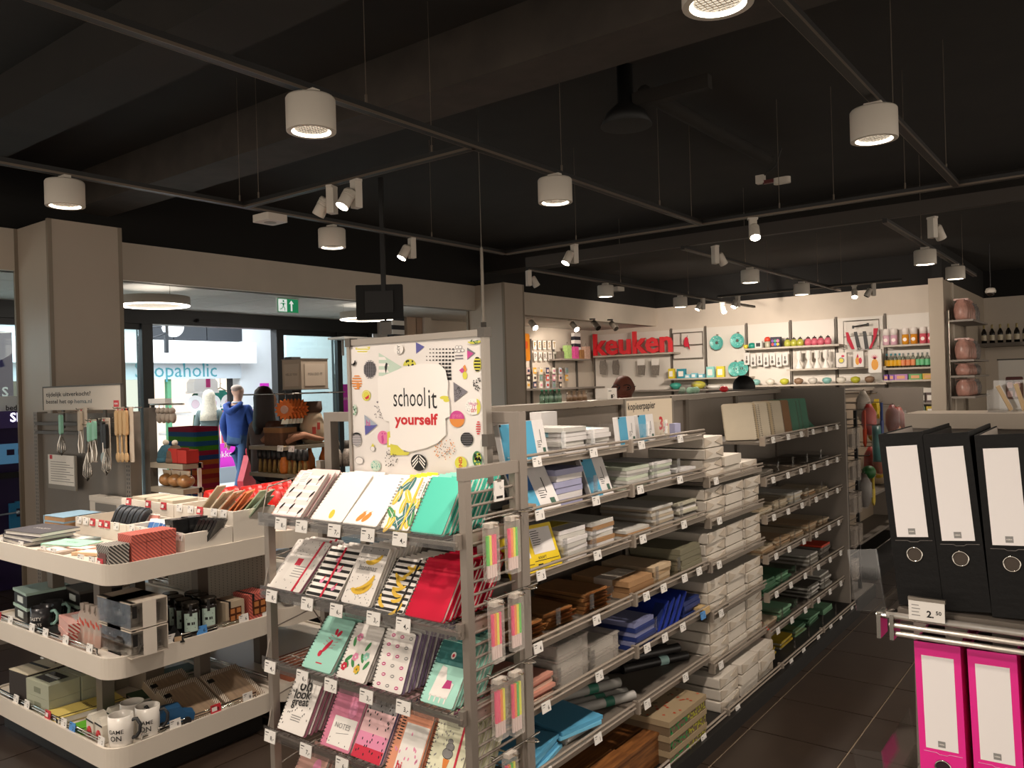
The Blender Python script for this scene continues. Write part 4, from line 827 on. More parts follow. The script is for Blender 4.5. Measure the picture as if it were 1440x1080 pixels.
# ---- bottom tier
for k, (x, y, w, d, h, c, top, l_) in enumerate(((-4.34, 1.77, .18, .2, .15, '#2e2621', '#cfc4ab', 'dark carton with cream top at the left end of the bottom tier'), (-4.2, 1.99, .24, .22, .12, '#8d8473', '#57504a', 'brown flat carton behind the dark one on the bottom tier'), (-4.05, 2.14, .22, .1, .2, '#8b7c6b', '#7a6c5d', 'small brown sleeve box standing at the back of the bottom tier'))):
    t = thing('carton', l_, 'box', (x, y, ZB), R(4)); MB().bb((-w/2, -d/2, 0), (w/2, d/2, h-.004)).obj('box_body', mat(c, .6), t); MB().bb((-w/2, -d/2, h-.004), (w/2, d/2, h)).obj('lid', mat(top, .6), t); MB().bb((-w/2-.001, -.008, h), (w/2+.001, .008, h+.002)).obj('strap', BLACK, t)
CELAD = mat('#a9ac97', .5, name='celadon_card')
for k in range(4):
    t = thing('soap_box', 'grey green box with window on the bottom tier, %s' % ['lower front', 'upper front', 'lower rear', 'upper rear'][k], 'box', (-4.135+.0*k, 1.745+.15*(k//2), ZB+.07*(k % 2)), R(2)); MB().bb((-.11, -.072, 0), (.11, .072, .069)).obj('box_body', CELAD, t)
    MB().bb((-.08, -.045, .069), (.06, .045, .0705)).obj('window', mat('#2c3133', .15), t); MB().bb((-.07, -.005, .0705), (.05, .01, .072)).obj('bar', mat('#cdd2cd', .5), t); MB().bb((-.03, -.0735, .02), (.03, -.072, .045)).obj('label', mat('#7f836f', .5), t)
book('thick yellow notebook lying on the bottom tier', 'journal', 'notebook', (-3.935, 1.81, ZB), .15, .30, .03, mat('#d6c06a', .6), R(-6), band=BLACK, title='KRAFT')
book('lime green notebook lying in front of the yellow one', 'journal', 'notebook', (-3.72, 1.80, ZB), .11, .26, .022, mat('#63b12b', .6), R(-4), band=BLACK)
book('dark green notebook lying at the back of the bottom tier', 'journal', 'notebook', (-3.86, 2.12, ZB), .14, .26, .018, mat('#3c5a3f', .6), R(-8), band=BLACK)
book('second dark green notebook farther back on the bottom tier', 'journal', 'notebook', (-4.05, 2.30, ZB), .15, .24, .018, mat('#33503a', .6), R(-8), band=BLACK)
for k in range(3):
    t = thing('sweet_box', 'small white box with red sweets on the bottom tier, %s' % ['front left', 'front right', 'rear one'][k], 'box', ((-3.62, -3.54, -3.62)[k], (1.705, 1.705, 1.79)[k], ZB), R(-4)); MB().prism([(-.035, 0), (.035, 0), (.035, .075), (.012, .1), (-.012, .1), (-.035, .075)], -.032, .032, T=FY(0, 0, 0)).obj('box_body', mat('#d9d2c4', .5), t)
    MB().ball((.0, -.034, .03), (.02, .008, .022), 0, 10, 6).obj('sweet', mat('#b3252a', .3), t); MB().bb((-.0355, -.034, .07), (.0355, -.032, .076)).obj('band', BLACK, t)
mug('front white mug lettered GAME ON at the corner of the bottom tier', (-3.435, 1.715, ZB), .05, .13, MW, MBK, R(38), 'white game mugs', ('GAME', 'ON'))
mug('white mug lettered GAME ON right of and behind the front one', (-3.43, 1.83, ZB), .05, .13, MW, MBK, R(50), 'white game mugs', ('GAME', 'ON'))
mug('white mug partly hidden left of and behind the front one', (-3.53, 1.815, ZB), .05, .13, MW, MBK, R(30), 'white game mugs')
t = thing('toy_car', 'blue plastic novelty car beside the white mugs on the bottom tier', 'toy', (-3.44, 1.955, ZB), R(70)); MB().prism([(-.08, .015), (.08, .015), (.085, .045), (.045, .055), (.025, .085), (-.045, .085), (-.07, .055), (-.085, .045)], -.035, .035, T=FY(0, 0, 0)).obj('body', mat('#27567f', .35), t)
for sx in (-.05, .05):
    for sy in (-.036, .036): MB().lathe([(.018, -.008), (.018, .008)], 0, 12, T=FY(sx, sy, .018)).obj('wheel', BLACK, t)
WOODS = wood_mat('#8c7660', '#a48b71', 5, 'ash_wood', (2, 14, 14)); STR = wave_mat('#d8cdbd', '#7a6a59', 60, 'DIAGONAL', .6, .5, 'striped_edge_card')
for k, (x, y, rx, l_) in enumerate(((-3.525, 2.09, -24, 'wooden-topped striped gift box leaning on the bottom tier, left one'), (-3.525, 2.31, -24, 'wooden-topped striped gift box leaning on the bottom tier, right one'), (-3.70, 2.12, -20, 'wooden-topped striped gift box behind the two leaning ones'))):
    t = thing('serving_tray_box', l_, 'box', (x+.0, y, ZB+.01), (0, 0, 0), 'wooden-topped striped boxes'); t.rotation_euler = (0, R(26), R(4)); t.scale = (1.12, 1.22, 1.1)
    MB().bb((-.12, -.085, 0), (.12, .085, .035)).obj('box_body', mat('#927d67', .6), t); MB().bb((-.12, -.085, .035), (.12, .085, .038)).obj('striped_border', STR, t); MB().bb((-.095, -.062, .038), (.095, .062, .040)).obj('wooden_panel', WOODS, t); MB().bb((-.08, -.08, .04), (-.06, -.055, .043)).obj('clasp', BLACK, t)
COP = mat('#b06a52', .3, .5, name='copper_card')
t = thing('copper_box', 'copper coloured box on the second table beside the notebook rack', 'box', (-3.44, 2.68, ZB), 0); MB().bb((-.07, -.1, 0), (.07, .1, .11)).obj('box_body', COP, t); MB().bb((-.072, -.102, .09), (.072, .102, .115)).obj('lid', COP, t)
# ---- second table goods
for k, (y, l_) in enumerate(((2.62, 'clear glass jar with wooden stick on the second table, left one'), (2.72, 'clear glass jar with wooden stick on the second table, middle one'), (2.82, 'clear glass jar with wooden stick on the second table, right one'))):
    t = thing('glass_jar', l_, 'jar', (-3.46, y, ZM), 0, 'clear jars with sticks'); MB().lathe([(.035, 0), (.04, .01), (.04, .1), (.03, .115), (.028, .115), (.037, .1), (.037, .012)], 0, 18).obj('jar_body', GLS, t); MB().tube([(0, 0, .012), (.01, .01, .15)], .006).obj('wooden_stick', mat('#b08a5a', .6), t)
    MB().bb((.041, -.015, .06), (.043, .015, .1)).obj('label', BLACK, t)
REDP = mat('#d8241e', .4, name='red_felt_plastic')
rp = [(-4.05, 2.75, 0), (-3.92, 2.82, 1), (-3.78, 2.88, 2), (-4.1, 2.95, 0), (-3.95, 3.05, 1), (-3.72, 3.08, 2)]
rw = [(at(388, 690, y=2.62), 4, 22, 'red tin roll lying at the left front of the second table'), (at(408, 683, y=2.78), 5, 20, 'red tin roll behind the leftmost one on the second table'), (at(430, 678, y=2.70), 6, 14, 'long red tin roll in the middle of the second table'), (at(460, 672, y=2.85), 6, 20, 'red tin roll nearest the notebook rack'), (at(405, 695, y=2.56), 2, 20, 'small red tin roll in front of the others')]
for k, (p_, n_, rz, l_) in enumerate(((Vector((-4.16, 2.60, 1.03)), 3, 74, rw[0][3]), (Vector((-4.12, 2.80, 1.03)), 5, 66, rw[1][3]), (Vector((-3.92, 2.66, 1.05)), 6, 70, rw[2][3]), (Vector((-3.78, 2.74, 1.07)), 7, 72, rw[3][3]), (Vector((-3.96, 2.55, 1.0)), 2, 74, rw[4][3]))):
    p_.z = ZT+.084
    t = thing('red_tin_roll', l_, 'tins', p_, (0, R(-4), R(rz)), 'red tin rolls')
    for q in range(n_):
        MB().lathe([(.070, 0), (.076, .003), (.076, .054), (.070, .057)], 0, 22, T=Matrix.Translation((q*.058, 0, 0)) @ Matrix.Rotation(R(90), 4, 'Y')).obj('red_tin', REDP, t)
t = thing('perforated_panel', 'perforated beige panel between the two display tables', 'panel', (-3.93, 2.492, 0), R(-90)); pp = MB().bb((-.006, -.46, .57), (.006, .46, .865)); pp.obj('panel', mat('#9c9081', .6), t)
hl = MB()
for i in range(24):
    for j in range(20): hl.poly([(.0065, -.44+.0375*i+a, .585+.0135*j+b) for a, b in ((-.003, -.003), (.003, -.003), (.003, .003), (-.003, .003))])
tag(hl.obj('perforations', mat('#5f564c', .8), t), kind='stuff')
t = thing('backpack', 'black rolled bag stored under the top tier behind the middle tier', 'bag', (-4.35, 2.72, .558)); MB().ball((0, 0, .15), (.24, .13, .15), 0, 18, 12).obj('bag_body', mat('#1e1d1e', .6, var=.3, scale=8, bump=.3), t); MB().tube([(-.14, -.1, .08), (-.08, -.16, .16), (.04, -.16, .2), (.12, -.1, .22)], .012).obj('strap', BLACK, t)
t = thing('storage_sack', 'golden brown fabric sack under the slotted panel left of the tables', 'sack', (-5.22, 2.33, 0)); t.scale = (.62,)*3; sm = MB().lathe([(.16, 0), (.26, .08), (.28, .25), (.22, .42), (.15, .5), (.17, .56), (.13, .58)], 0, 22)
for i, v in enumerate(sm.v): q = 1+.08*math.sin(7*math.atan2(v[1], v[0])+v[2]*9); sm.v[i] = (v[0]*q*1.5, v[1]*q*.8, v[2])
sm.obj('fabric', mat('#94652a', .75, var=.35, scale=9, bump=.4, name='ochre_fabric'), t); MB().tube([(-.5, .1, .62), (-.2, -.1, 0.02)], .012).tube([(-.5, -.1, .02), (.5, -.1, .02)], .012).tube([(.5, .1, .62), (.2, -.1, .02)], .012).obj('metal_legs', mat('#cfc8be', .4, .4), t)
# ================================================================== slotted panel with hanging kitchen tools
SPY = 2.55
t = thing('slotted_panel', 'grey slotted display panel in front of the left pillar', 'panel', (0, SPY, 0))
x0, x1, zt_ = at(53, 580, y=SPY).x, at(188, 575, y=SPY).x, 1.56
PG = mat('#7d756c', .55, var=.08, scale=4, name='panel_grey')
MB().bb((x0+.05, .0, .1), (x1-.05, .03, zt_-.01)).obj('back_panel', PG, t)
for k, x in enumerate((x0, x1-.06)):
    u = MB().bb((x, -.03, 0), (x+.06, .04, zt_)).obj('upright', GREY, t); sl = MB()
    for q in range(58):
        for dx in (.018, .042): sl.poly([(x+dx-.004, -.0305, .05+.026*q), (x+dx+.004, -.0305, .05+.026*q), (x+dx+.004, -.0305, .064+.026*q), (x+dx-.004, -.0305, .064+.026*q)])
    tag(sl.obj('slots', BLACK, u), kind='stuff')
MB().bb((x0-.02, -.35, 0), (x0+.06, -.03, .05)).bb((x1-.06, -.35, 0), (x1, -.03, .05)).obj('foot', GREY, t)
MB().bb((-5.25, -.12, .9-.0), (-4.7, .0, .93)).obj('ledge', GREY, t)
for z in (1.47, 1.41): MB().bb((x0+.06, -.045, z), (x1-.06, -.015, z+.022)).obj('hook_rail', DGREY, t)
a, b = at(62, 545, y=SPY-.05), at(172, 577, y=SPY-.05); zc = (at(117, 543, y=SPY-.05).z+at(117, 576, y=SPY-.05).z)/2; hh = .155
t2 = thing('sign_board', 'white sign board with black Dutch lettering and red logo on the slotted panel', 'sign', ((a.x+b.x)/2, SPY-.05, zc)); w_ = b.x-a.x
MB().bb((-w_/2, -.006, -hh/2), (w_/2, .006, hh/2)).obj('board', mat('#cfc4b6', .5, name='sign_card'), t2); MB().bb((-w_/2-.006, -.009, hh/2-.004), (w_/2+.006, .009, hh/2+.006)).bb((-w_/2-.006, -.009, -hh/2), (-w_/2, .009, hh/2)).bb((w_/2, -.009, -hh/2), (w_/2+.006, .009, hh/2)).obj('frame', DGREY, t2)
g = MB(); T = FY(0, -.0068, 0); g.text('tijdelijk uitverkocht?', w=w_*.6, h=.038, c=(-w_*.46, .024), T=T, align='l', bold=.012); g.text('bestel het op', w=w_*.37, h=.036, c=(-w_*.46, -.024), T=T, align='l', bold=.012); g.text('hema.nl', w=w_*.22, h=.027, c=(-w_*.07, -.021), T=T, align='l', mi=3, bold=.012)
g.prism([(w_*.415, -.06), (w_*.475, -.06), (w_*.475, -.02), (w_*.415, -.02)], 0, .001, 1, T=T); g.text('HEMA', w=w_*.045, c=(w_*.445, -.04), T=T, z=.0015, mi=2, bold=.02); g.obj('lettering', [INK, RED, WHITE, mat('#5d6a70', .6)], t2)
MB().bb((-.3, .009, -.2), (-.27, .02, 0)).bb((.27, .009, -.2), (.3, .02, 0)).obj('bracket', DGREY, t2)
c_ = at(87, 664, y=SPY-.05); t2 = thing('info_card', 'framed white notice with red logo hanging on the slotted panel', 'notice', c_); MB().bb((-.20, -.004, -.115), (.20, .008, .115)).obj('clear_holder', mat('#8d867c', .3), t2)
g = MB().bb((-.185, -.006, -.085), (.185, -.004, .115)); T = FY(0, -.0066, 0); g.poly([(-.16, .085, 0), (-.12, .085, 0), (-.12, .112, 0), (-.16, .112, 0)], 1, T)
for k in range(9): g.poly([(-.15, .065-.016*k, 0), (.08+.05*(k*7 % 3)-.0, .065-.016*k, 0), (.08+.05*(k*7 % 3), .069-.016*k, 0), (-.15, .069-.016*k, 0)], 2, T)
g.obj('sheet', [PAPER, RED, mat('#8b857e', .6)], t2)
MINTP = mat('#8fc5ad', .4, name='mint_plastic')
def utensil(label, name, px, py0, py1, kind, grip, card=False, py2=None):
    a = at(px, py0, y=SPY-.10); L = a.z-at(px, py1, y=SPY-.10).z
    t_ = thing(name, label, 'kitchen tool', a)
    MB().tube([(0, .09, .015), (0, -.03, .012), (0, -.035, .02)], .003).obj('hook', CHROME, t_)
    if card:
        MB().prism(rrect(-.05, -L, .05, .02, .006, 2), 0, .003, T=FY(0, .01, 0)).prism([(-.03, 0), (-.015, 0), (-.015, .012), (-.03, .012)], .003, .004, 1, T=FY(0, .01, 0)).obj('backing_card', [mat('#cdbfae', .7), RED], t_)
    g_ = MB().prism(rrect(-.016, -L*.48, .016, 0, .014, 4), -.009, .009, T=FY(0, -.012, 0)); g_.obj('grip', grip, t_); s_ = MB()
    if kind == 'whisk':
        for q in range(6):
            a_ = math.pi*q/6; s_.tube([(0, -.012, -L*.46), (.03*math.cos(a_), -.012+.02*math.sin(a_), -L*.72), (.034*math.cos(a_), -.012+.024*math.sin(a_), -L*.88), (0, -.012, -L), (-.034*math.cos(a_), -.012-.024*math.sin(a_), -L*.88), (-.03*math.cos(a_), -.012-.02*math.sin(a_), -L*.72), (0, -.012, -L*.46)], .0025, n=4)
    elif kind == 'tongs': s_.tube([(-.008, -.012, -L*.46), (-.03, -.012, -L*.8), (-.018, -.012, -L)], .005).tube([(.008, -.012, -L*.46), (.03, -.012, -L*.8), (.018, -.012, -L)], .005)
    elif kind == 'spoon': s_.tube([(0, -.012, 0), (0, -.012, -L*.8)], .007).ball((0, -.012, -L*.9), (.026, .008, L*.1), 0, 12, 8)
    else: s_.tube([(0, -.012, -L*.46), (0, -.012, -L*.7)], .005).lathe([(.035, -.002), (.035, .002)], 0, 18, T=FY(0, -.012, -L*.82))
    s_.obj('metal_end' if kind != 'spoon' else 'spoon', CHROME if kind != 'spoon' else mat('#c3a174', .6), t_)
    return t_
utensil('mint-handled whisk hanging alone at the left of the slotted panel', 'whisk', 88, 583, 640, 'whisk', MINTP)
utensil('wire whisk with grey handle hanging low in the middle of the panel', 'whisk', 124, 600, 676, 'whisk', DGREY)
utensil('mint tongs, left one of the mint pair on the panel', 'tongs', 128, 594, 650, 'tongs', MINTP, True); utensil('mint tongs, right one of the mint pair on the panel', 'tongs', 135, 592, 648, 'tongs', MINTP)
utensil('black-handled pizza cutter hanging right of the mint tongs', 'pizza_cutter', 147, 592, 655, 'cutter', BLACK, True); utensil('black-handled whisk hanging behind the pizza cutter', 'whisk', 151, 596, 668, 'whisk', BLACK)
utensil('beige carded skewer set hanging left of the mint tongs', 'skewer_set', 115, 578, 637, 'tongs', mat('#b9ab98', .6), True)
for k, px in enumerate((167, 173, 179)): utensil('carded wooden spoon set at the right of the panel, %s' % ['left', 'middle', 'right'][k], 'wooden_spoon', px, 577, 650, 'spoon', mat('#c3a174', .6), True)
# ---- shelf unit right of the panel
SX0, SX1, SY0, SY1 = -4.76, -4.40, 2.60, 2.72
t = thing('side_shelf_unit', 'dark grey shelf unit with hats between the slotted panel and the doorway', 'shelf', (SX0, SY0, 0))
MB().bb((-.06, 0, 0), (.0, .05, 1.58)).obj('side_panel', DGREY, t)
zs_ = [at(220, 651, y=SY0).z, at(220, 685, y=SY0).z, .5]
for z in zs_: MB().bb((.0, 0, z-.03), (.36, .13, z)).obj('shelf', mat('#8b8272', .5), t)
MB().tube([(-.03, .03, 1.58), (-.03, .03, 1.6), (.34, .03, 1.6)], .006).obj('top_rail', CHROME, t); MB().bb((.0, .0, 1.605), (.19, .04, 1.635)).obj('card_holder', mat('#cfd0cf', .4), t); MB().bb((.345, .1, 0), (.36, .12, zs_[0])).obj('post', mat('#c7c2ba', .5), t)
for k, (dx, c, l_) in enumerate(((.10, '#2f5868', 'teal knitted cap on the shelf beside the slotted panel'), (.2, '#5b4636', 'brown knitted cap on the shelf beside the slotted panel'))):
    t = thing('knitted_cap', l_, 'hat', (SX0+dx-.02, SY0+.06, zs_[0])); t.scale = (.72,)*3; MB().lathe([(.07, 0), (.072, .03), (.066, .09), (.035, .14), (0, .15)], 0, 16).obj('crown', mat(c, .9, var=.3, scale=60, bump=.3), t); MB().lathe([(.07, 0), (.077, .01), (.075, .035), (.068, .04)], 0, 16).obj('brim', mat(c, .9), t)
    MB().ball((0, 0, .165), .025).obj('bobble', mat('#c9bfb0', .9), t)
for k in range(2):
    t = thing('felt_box', 'red felt storage box on the shelf beside the doorway, %s' % ['left', 'right'][k], 'box', (SX0+.22+.1*k, SY0+.06, zs_[0])); t.scale = (.8,)*3; h_ = .11-.01*k
    MB().bb((-.06, -.05, 0), (.06, .05, .006)).bb((-.06, -.05, 0), (.06, -.045, h_)).bb((-.06, .045, 0), (.06, .05, h_)).bb((-.06, -.045, 0), (-.055, .045, h_)).bb((.055, -.045, 0), (.06, .045, h_)).obj('box_body', mat('#9a2118', .8), t)
for k in range(3):
    t = thing('snack_bag', 'golden snack bag on the lower shelf beside the doorway, %s' % ORD[k], 'bag', (SX0+.08+.1*k, SY0+.065, zs_[1]), 0, 'golden snack bags'); MB().ball((0, 0, .04), (.055, .05, .04), 0, 12, 8).obj('bag_body', mat('#a8794a', .3, var=.4, scale=25, bump=.4, name='golden_foil'), t); MB().prism([(-.04, 0), (.04, 0), (.05, .03), (-.05, .03)], -.004, .004, T=FY(0, 0, .07)).obj('seal', mat('#c9b79d', .3), t)
for k in range(4):
    t = thing('plush_keyring', 'pale soft toy keyring hanging over the hats, %s from the left' % ORD[k], 'toy', (SX0+.07+.05*k, SY0+.03, 1.59), 0, 'plush keyrings'); MB().ball((0, 0, -.07), (.022, .02, .035), 0, 10, 8).ball((0, -.005, -.03), .02, 0, 10, 8).obj('soft_body', mat('#8f857a', .9), t); MB().tube([(0, 0, -.015), (0, 0, .02)], .002).obj('ring', CHROME, t)
# ---- tower of coloured felt crates by the doorway
CR_ = {'crimson': '#a3123a', 'blue': '#1f5d96', 'green': '#4c9a1f', 'rust': '#b34b22', 'orange': '#c5651d', 'red': '#a01f1c', 'navy': '#274a86', 'plum': '#6a1440'}
seq = 'crimson blue green blue green crimson navy orange crimson orange red rust crimson rust navy plum green orange crimson blue green red blue orange plum green crimson navy rust red blue crimson orange blue'.split()
cx, cy = -6.3, 3.84
wx = cx-at(235, 601, y=cy).x; wy = at(308, 598, x=cx).y-cy
cnt = {}
for k, c in enumerate(reversed(seq)):
    n_ = len(seq)-1-k; z = 1.372*k/len(seq); hgt = 1.372/len(seq)
    cnt[c] = seq[:n_+1].count(c)
    t = thing('felt_crate', '%s felt crate, %s %s one counted down the coloured tower by the doorway' % (c, ORD[cnt[c]-1], c), 'crate', (cx-wx/2, cy+wy/2, z), 0, 'tower of coloured felt crates')
    fm = mat(CR_[c], .85, var=.12, scale=40, name='felt_'+c); r_ = .02; a, b = wx/2, wy/2
    o_ = rrect(-a, -b, a, b, r_, 4); i_ = rrect(-a+.012, -b+.012, a-.012, b-.012, r_*.6, 4); n = len(o_); m = MB()
    m.add([(p[0], p[1], 0) for p in o_]+[(p[0], p[1], hgt-.001) for p in o_]+[(p[0], p[1], hgt-.001) for p in i_]+[(p[0], p[1], .004) for p in i_], [(i+q*n, (i+1) % n+q*n, (i+1) % n+(q+1)*n, i+(q+1)*n) for i in range(n) for q in range(3)]+[tuple(range(3*n, 4*n))])
    m.obj('felt_shell', fm, t)
t = thing('wire_card_stand', 'thin wire frame stand in front of the coloured crate tower', 'stand', at(257, 690, y=3.3)); t.location.z = 0
zz = at(257, 657, y=3.3).z; MB().tube([(-.14, 0, 0), (-.14, 0, zz), (.12, 0, zz), (.12, 0, 0)], .006).tube([(-.14, 0, .9), (.12, 0, .9)], .004).tube([(-.14, -.12, 0), (-.14, .12, 0)], .006).tube([(.12, -.12, 0), (.12, .12, 0)], .006).obj('frame', CHROME, t)
# ---- gift stand with cube top
sc = ray_pos(398, 5.5); xc, yc = sc.x, sc.y
xl = at(350, 632, y=yc).x; yr_ = at(478, 632, x=xc).y
za_, zb_ = at(398, 629, x=xc).z, at(398, 668, x=xc).z
t = thing('gift_stand', 'taupe revolving gift stand in front of the doorway', 'stand', (xc, yc, 0)); MG = mat('#837969', .5, name='taupe_metal')
for z in (za_, zb_, .5): MB().bb((xl-xc, 0, z-.025), (0, yr_-yc, z)).obj('shelf', MG, t); 
mx, my = (xl-xc)/2, (yr_-yc)/2
MB().bb((mx-.04, my-.04, .1), (mx+.04, my+.04, 1.9)).obj('column', BLACK, t); MB().bb((xl-xc, 0, 0), (0, yr_-yc, .1)).obj('plinth', BLACK, t)
MB().tube([(mx-.28, my-.22, 1.64), (mx+.28, my-.22, 1.64)], .006).tube([(mx+.2, my-.3, 1.64), (mx+.2, my+.3, 1.64)], .006).tube([(mx-.28, my+.1, 1.64), (mx+.28, my+.1, 1.64)], .006).obj('hook_rail', CHROME, t)
for k in range(2): put_tag(t, (xl-xc+.36+.12*k, -.004, za_-.01), 0, '3', .06, .04)
k0 = ray_pos(424, 5.62); xw = k0.x-at(397, 525, y=k0.y).x; yw_ = at(461, 525, x=k0.x).y-k0.y; zt1, zt0 = at(424, 505, x=k0.x).z, at(424, 547, x=k0.x).z
t = thing('sign_cube', 'taupe cube sign with small lettering on top of the gift stand', 'sign', (k0.x-xw/2, k0.y+yw_/2, zt0)); H_ = zt1-zt0; CUBM = mat('#8d8070', .6, name='taupe_card'); CUBL = mat('#9d9080', .6)
MB().bb((-xw/2, -yw_/2, 0), (xw/2, yw_/2, H_)).obj('cube', CUBM, t); MB().bb((-xw/2-.004, -yw_/2-.004, H_), (xw/2+.004, yw_/2+.004, H_+.006)).bb((-xw/2-.004, -yw_/2-.004, -.006), (xw/2+.004, yw_/2+.004, 0)).obj('rim', DGREY, t)
MB().bb((-xw*.38, -yw_/2-.003, H_*.1), (xw*.38, -yw_/2, H_*.85)).text('HELLO YOU', w=xw*.6, T=FY(0, -yw_/2-.0035, H_*.5), mi=1).obj('left_panel', [CUBL, INK], t); MB().bb((xw/2, -yw_*.38, H_*.1), (xw/2+.003, yw_*.38, H_*.85)).text('YOU DO IT', w=yw_*.55, T=FX(xw/2+.0035, 0, H_*.5), mi=1).obj('right_panel', [CUBL, INK], t)
ORF = mat('#c9661c', .7, var=.3, scale=20, name='orange_felt')
for k in range(5):
    p_ = at(400+5*k, 553, x=xc-.1); t = thing('flower_tag', 'orange sunflower-shaped tag hanging on the gift stand, %s from the left' % ORD[k], 'tag', (p_.x, p_.y, 1.63), (0, 0, R(30)), 'orange sunflower tags'); T = FY(0, -.0, -.1)
    pts = []
    for q in range(28): r_ = .075 if q % 2 else .055; pts.append((r_*math.cos(2*math.pi*q/28), r_*math.sin(2*math.pi*q/28)))
    MB().prism(pts, -.008, .008, T=T).obj('petals', ORF, t); MB().lathe([(.03, .008), (.026, .014)], 0, 14, T=T).obj('centre', mat('#b08a7a', .7), t); MB().tube([(0, 0, -.03), (0, 0, .01)], .003).obj('cord', BLACK, t); MB().prism([(-.03, -.2), (.02, -.2), (.03, -.165), (-.02, -.165)], -.003, .003, T=FY(0, 0, 0)).obj('ribbon_end', mat('#cfd3c4', .6), t)
p_ = at(439, 592, x=xc-.12); t = thing('bottle_bag', 'cream jar with brown neck and small red print on the gift stand', 'jar', (p_.x, p_.y, za_), R(60)); MB().lathe([(.06, 0), (.085, .03), (.09, .12), (.07, .2), (.055, .23)], 0, 20).obj('body', mat('#b9a58a', .7), t); MB().lathe([(.065, .22), (.075, .24), (.07, .30)], 0, 18).obj('lid', mat('#4b3424', .7), t); MB().bb((-.015, -.093, .07), (.01, -.088, .12)).bb((.02, -.092, .1), (.04, -.087, .15)).obj('print', [mat('#a3372c', .6)], t)
for k in range(6):
    c0 = Vector((xc-.34+.056*k, yc+.10, za_+.024)); t = thing('folded_scarf', 'pink brown fabric strip draped on the gift stand shelf, %s from the left' % ORD[k], 'scarf', c0, (0, 0, 0), 'draped fabric strips'); MB().tube([(-.05, 0, .0), (0, .03, .05-.004*k), (.02, .12, .045), (.03, .24, .015), (.02, .34, .005)], [.02, .025, .024, .02, .012], 0, 8, T=Matrix.Diagonal((1, .8, 1, 1))).obj('fabric', mat('#a5765c', .85, var=.35, scale=14, name='pink_brown_cloth'), t)
t = thing('gift_tin', 'brown woven box on the left of the gift stand shelf', 'box', (xl+.2, yc+.12, za_)); MB().prism(rrect(-.1, -.07, .1, .07, .02, 4), 0, .11).obj('box_body', mat('#5a3a22', .7, var=.3, scale=30), t); MB().prism(rrect(-.104, -.074, .104, .074, .02, 4), .09, .125).obj('lid', mat('#7a5530', .7), t)
for k in range(5):
    yy = yc+.05+.085*k; t = thing('orange_bottle', 'speckled orange bottle on the lower gift stand shelf, %s from the left' % ORD[k], 'bottle', (xc-.07-.05*(k % 2), yy, zb_), 0, 'orange bottles'); MB().lathe([(.032, 0), (.036, .02), (.036, .08), (.015, .13), (.013, .16)], 0, 16).obj('body', mat('#c06a1c', .4, var=.3, scale=60), t); MB().lathe([(.014, .155), (.015, .19)], 0, 12).obj('neck', mat('#8a6a33', .5), t)
for k in range(3):
    yy = yc+.47+.06*k; t = thing('speckled_bottle', 'white bottle with dark spots on the lower gift stand shelf, %s from the left' % ORD[k], 'bottle', (xc-.05-.04*(k % 2), yy, zb_), 0, 'spotted white bottles'); MB().lathe([(.032, 0), (.036, .02), (.036, .09), (.018, .13)], 0, 16).obj('body', mat('#a79c90', .5, var=.6, scale=90), t); MB().lathe([(.018, .125), (.019, .19)], 0, 12).obj('neck', DGREY, t)
for k in range(10):
    t = thing('tassel_brush', 'black-topped gold brush on the lower gift stand shelf, %s from the left' % ORD[k], 'brush', (xl+.06+.055*k, yc+.05, zb_), 0, 'black and gold brushes'); MB().lathe([(.018, 0), (.012, .07), (.006, .1)], 0, 10).obj('bristles', mat('#8a6f3a', .7, var=.3, scale=80), t); MB().lathe([(.02, .095), (.024, .12), (.02, .17)], 0, 10).obj('head', BLACK, t)
# ================================================================== poster board over the notebook rack
BY = 2.07
bx0, bx1, bz1, bz0 = at(494, 487, y=BY).x, at(679, 474, y=BY).x, 1.822, 1.338
t = thing('poster_board', 'framed school poster with black and red lettering above the notebook rack', 'poster', ((bx0+bx1)/2, BY, 0)); ox = (bx0+bx1)/2; bw = (bx1-bx0)/2
MB().bb((-bw, -.003, bz0), (bw, .012, bz1)).obj('board', mat('#eae4df', .35, name='poster_paper'), t)
ALU = mat('#a39b92', .35, .7, name='brushed_frame')
MB().bb((-bw-.012, -.012, bz1), (bw+.012, .018, bz1+.022)).bb((-bw-.014, -.012, bz0), (-bw, .018, bz1)).bb((bw, -.012, bz0), (bw+.014, .018, bz1)).obj('frame', ALU, t)
MB().bb((bw-.01, -.016, bz1-.004), (bw+.018, .022, bz1+.028)).bb((-bw-.018, -.016, bz1-.004), (-bw+.01, .022, bz1+.028)).bb((bw-.002, -.018, 1.46), (bw+.022, .02, 1.50)).obj('corner_clip', DGREY, t)
PC = [INK, RED, mat('#e07aa5', .5), mat('#d6cf4a', .5), mat('#3f7a52', .5), mat('#6fb3a3', .5), mat('#dd8a3c', .5), mat('#f1ece7', .45), mat('#77737a', .5), mat('#c3d6c6', .5), mat('#c9438f', .5), mat('#5a5aa0', .5), mat('#9fa9b8', .5)]
def bp(u, v): q = at(490+u/5.4, 465+v/5.4, y=BY-.004); return (q.x-ox, q.z)
KX, KZ = .000637, .000400
pr = MB(); LAY = [0]
def PT():
    LAY[0] += 1; return FY(0, -.0035-.00006*LAY[0], 0)
def pe(u, v, ru, rv, mi, a0=0, a1=360, n=22): c = bp(u, v); pr.poly([(x, y, 0) for x, y in ell(c[0], c[1], ru*KX, rv*KZ, 0, n, a0, a1)], mi, PT())
def pp_(pts, mi): pr.poly([(*bp(u, v), 0) for u, v in pts][::-1], mi, PT())
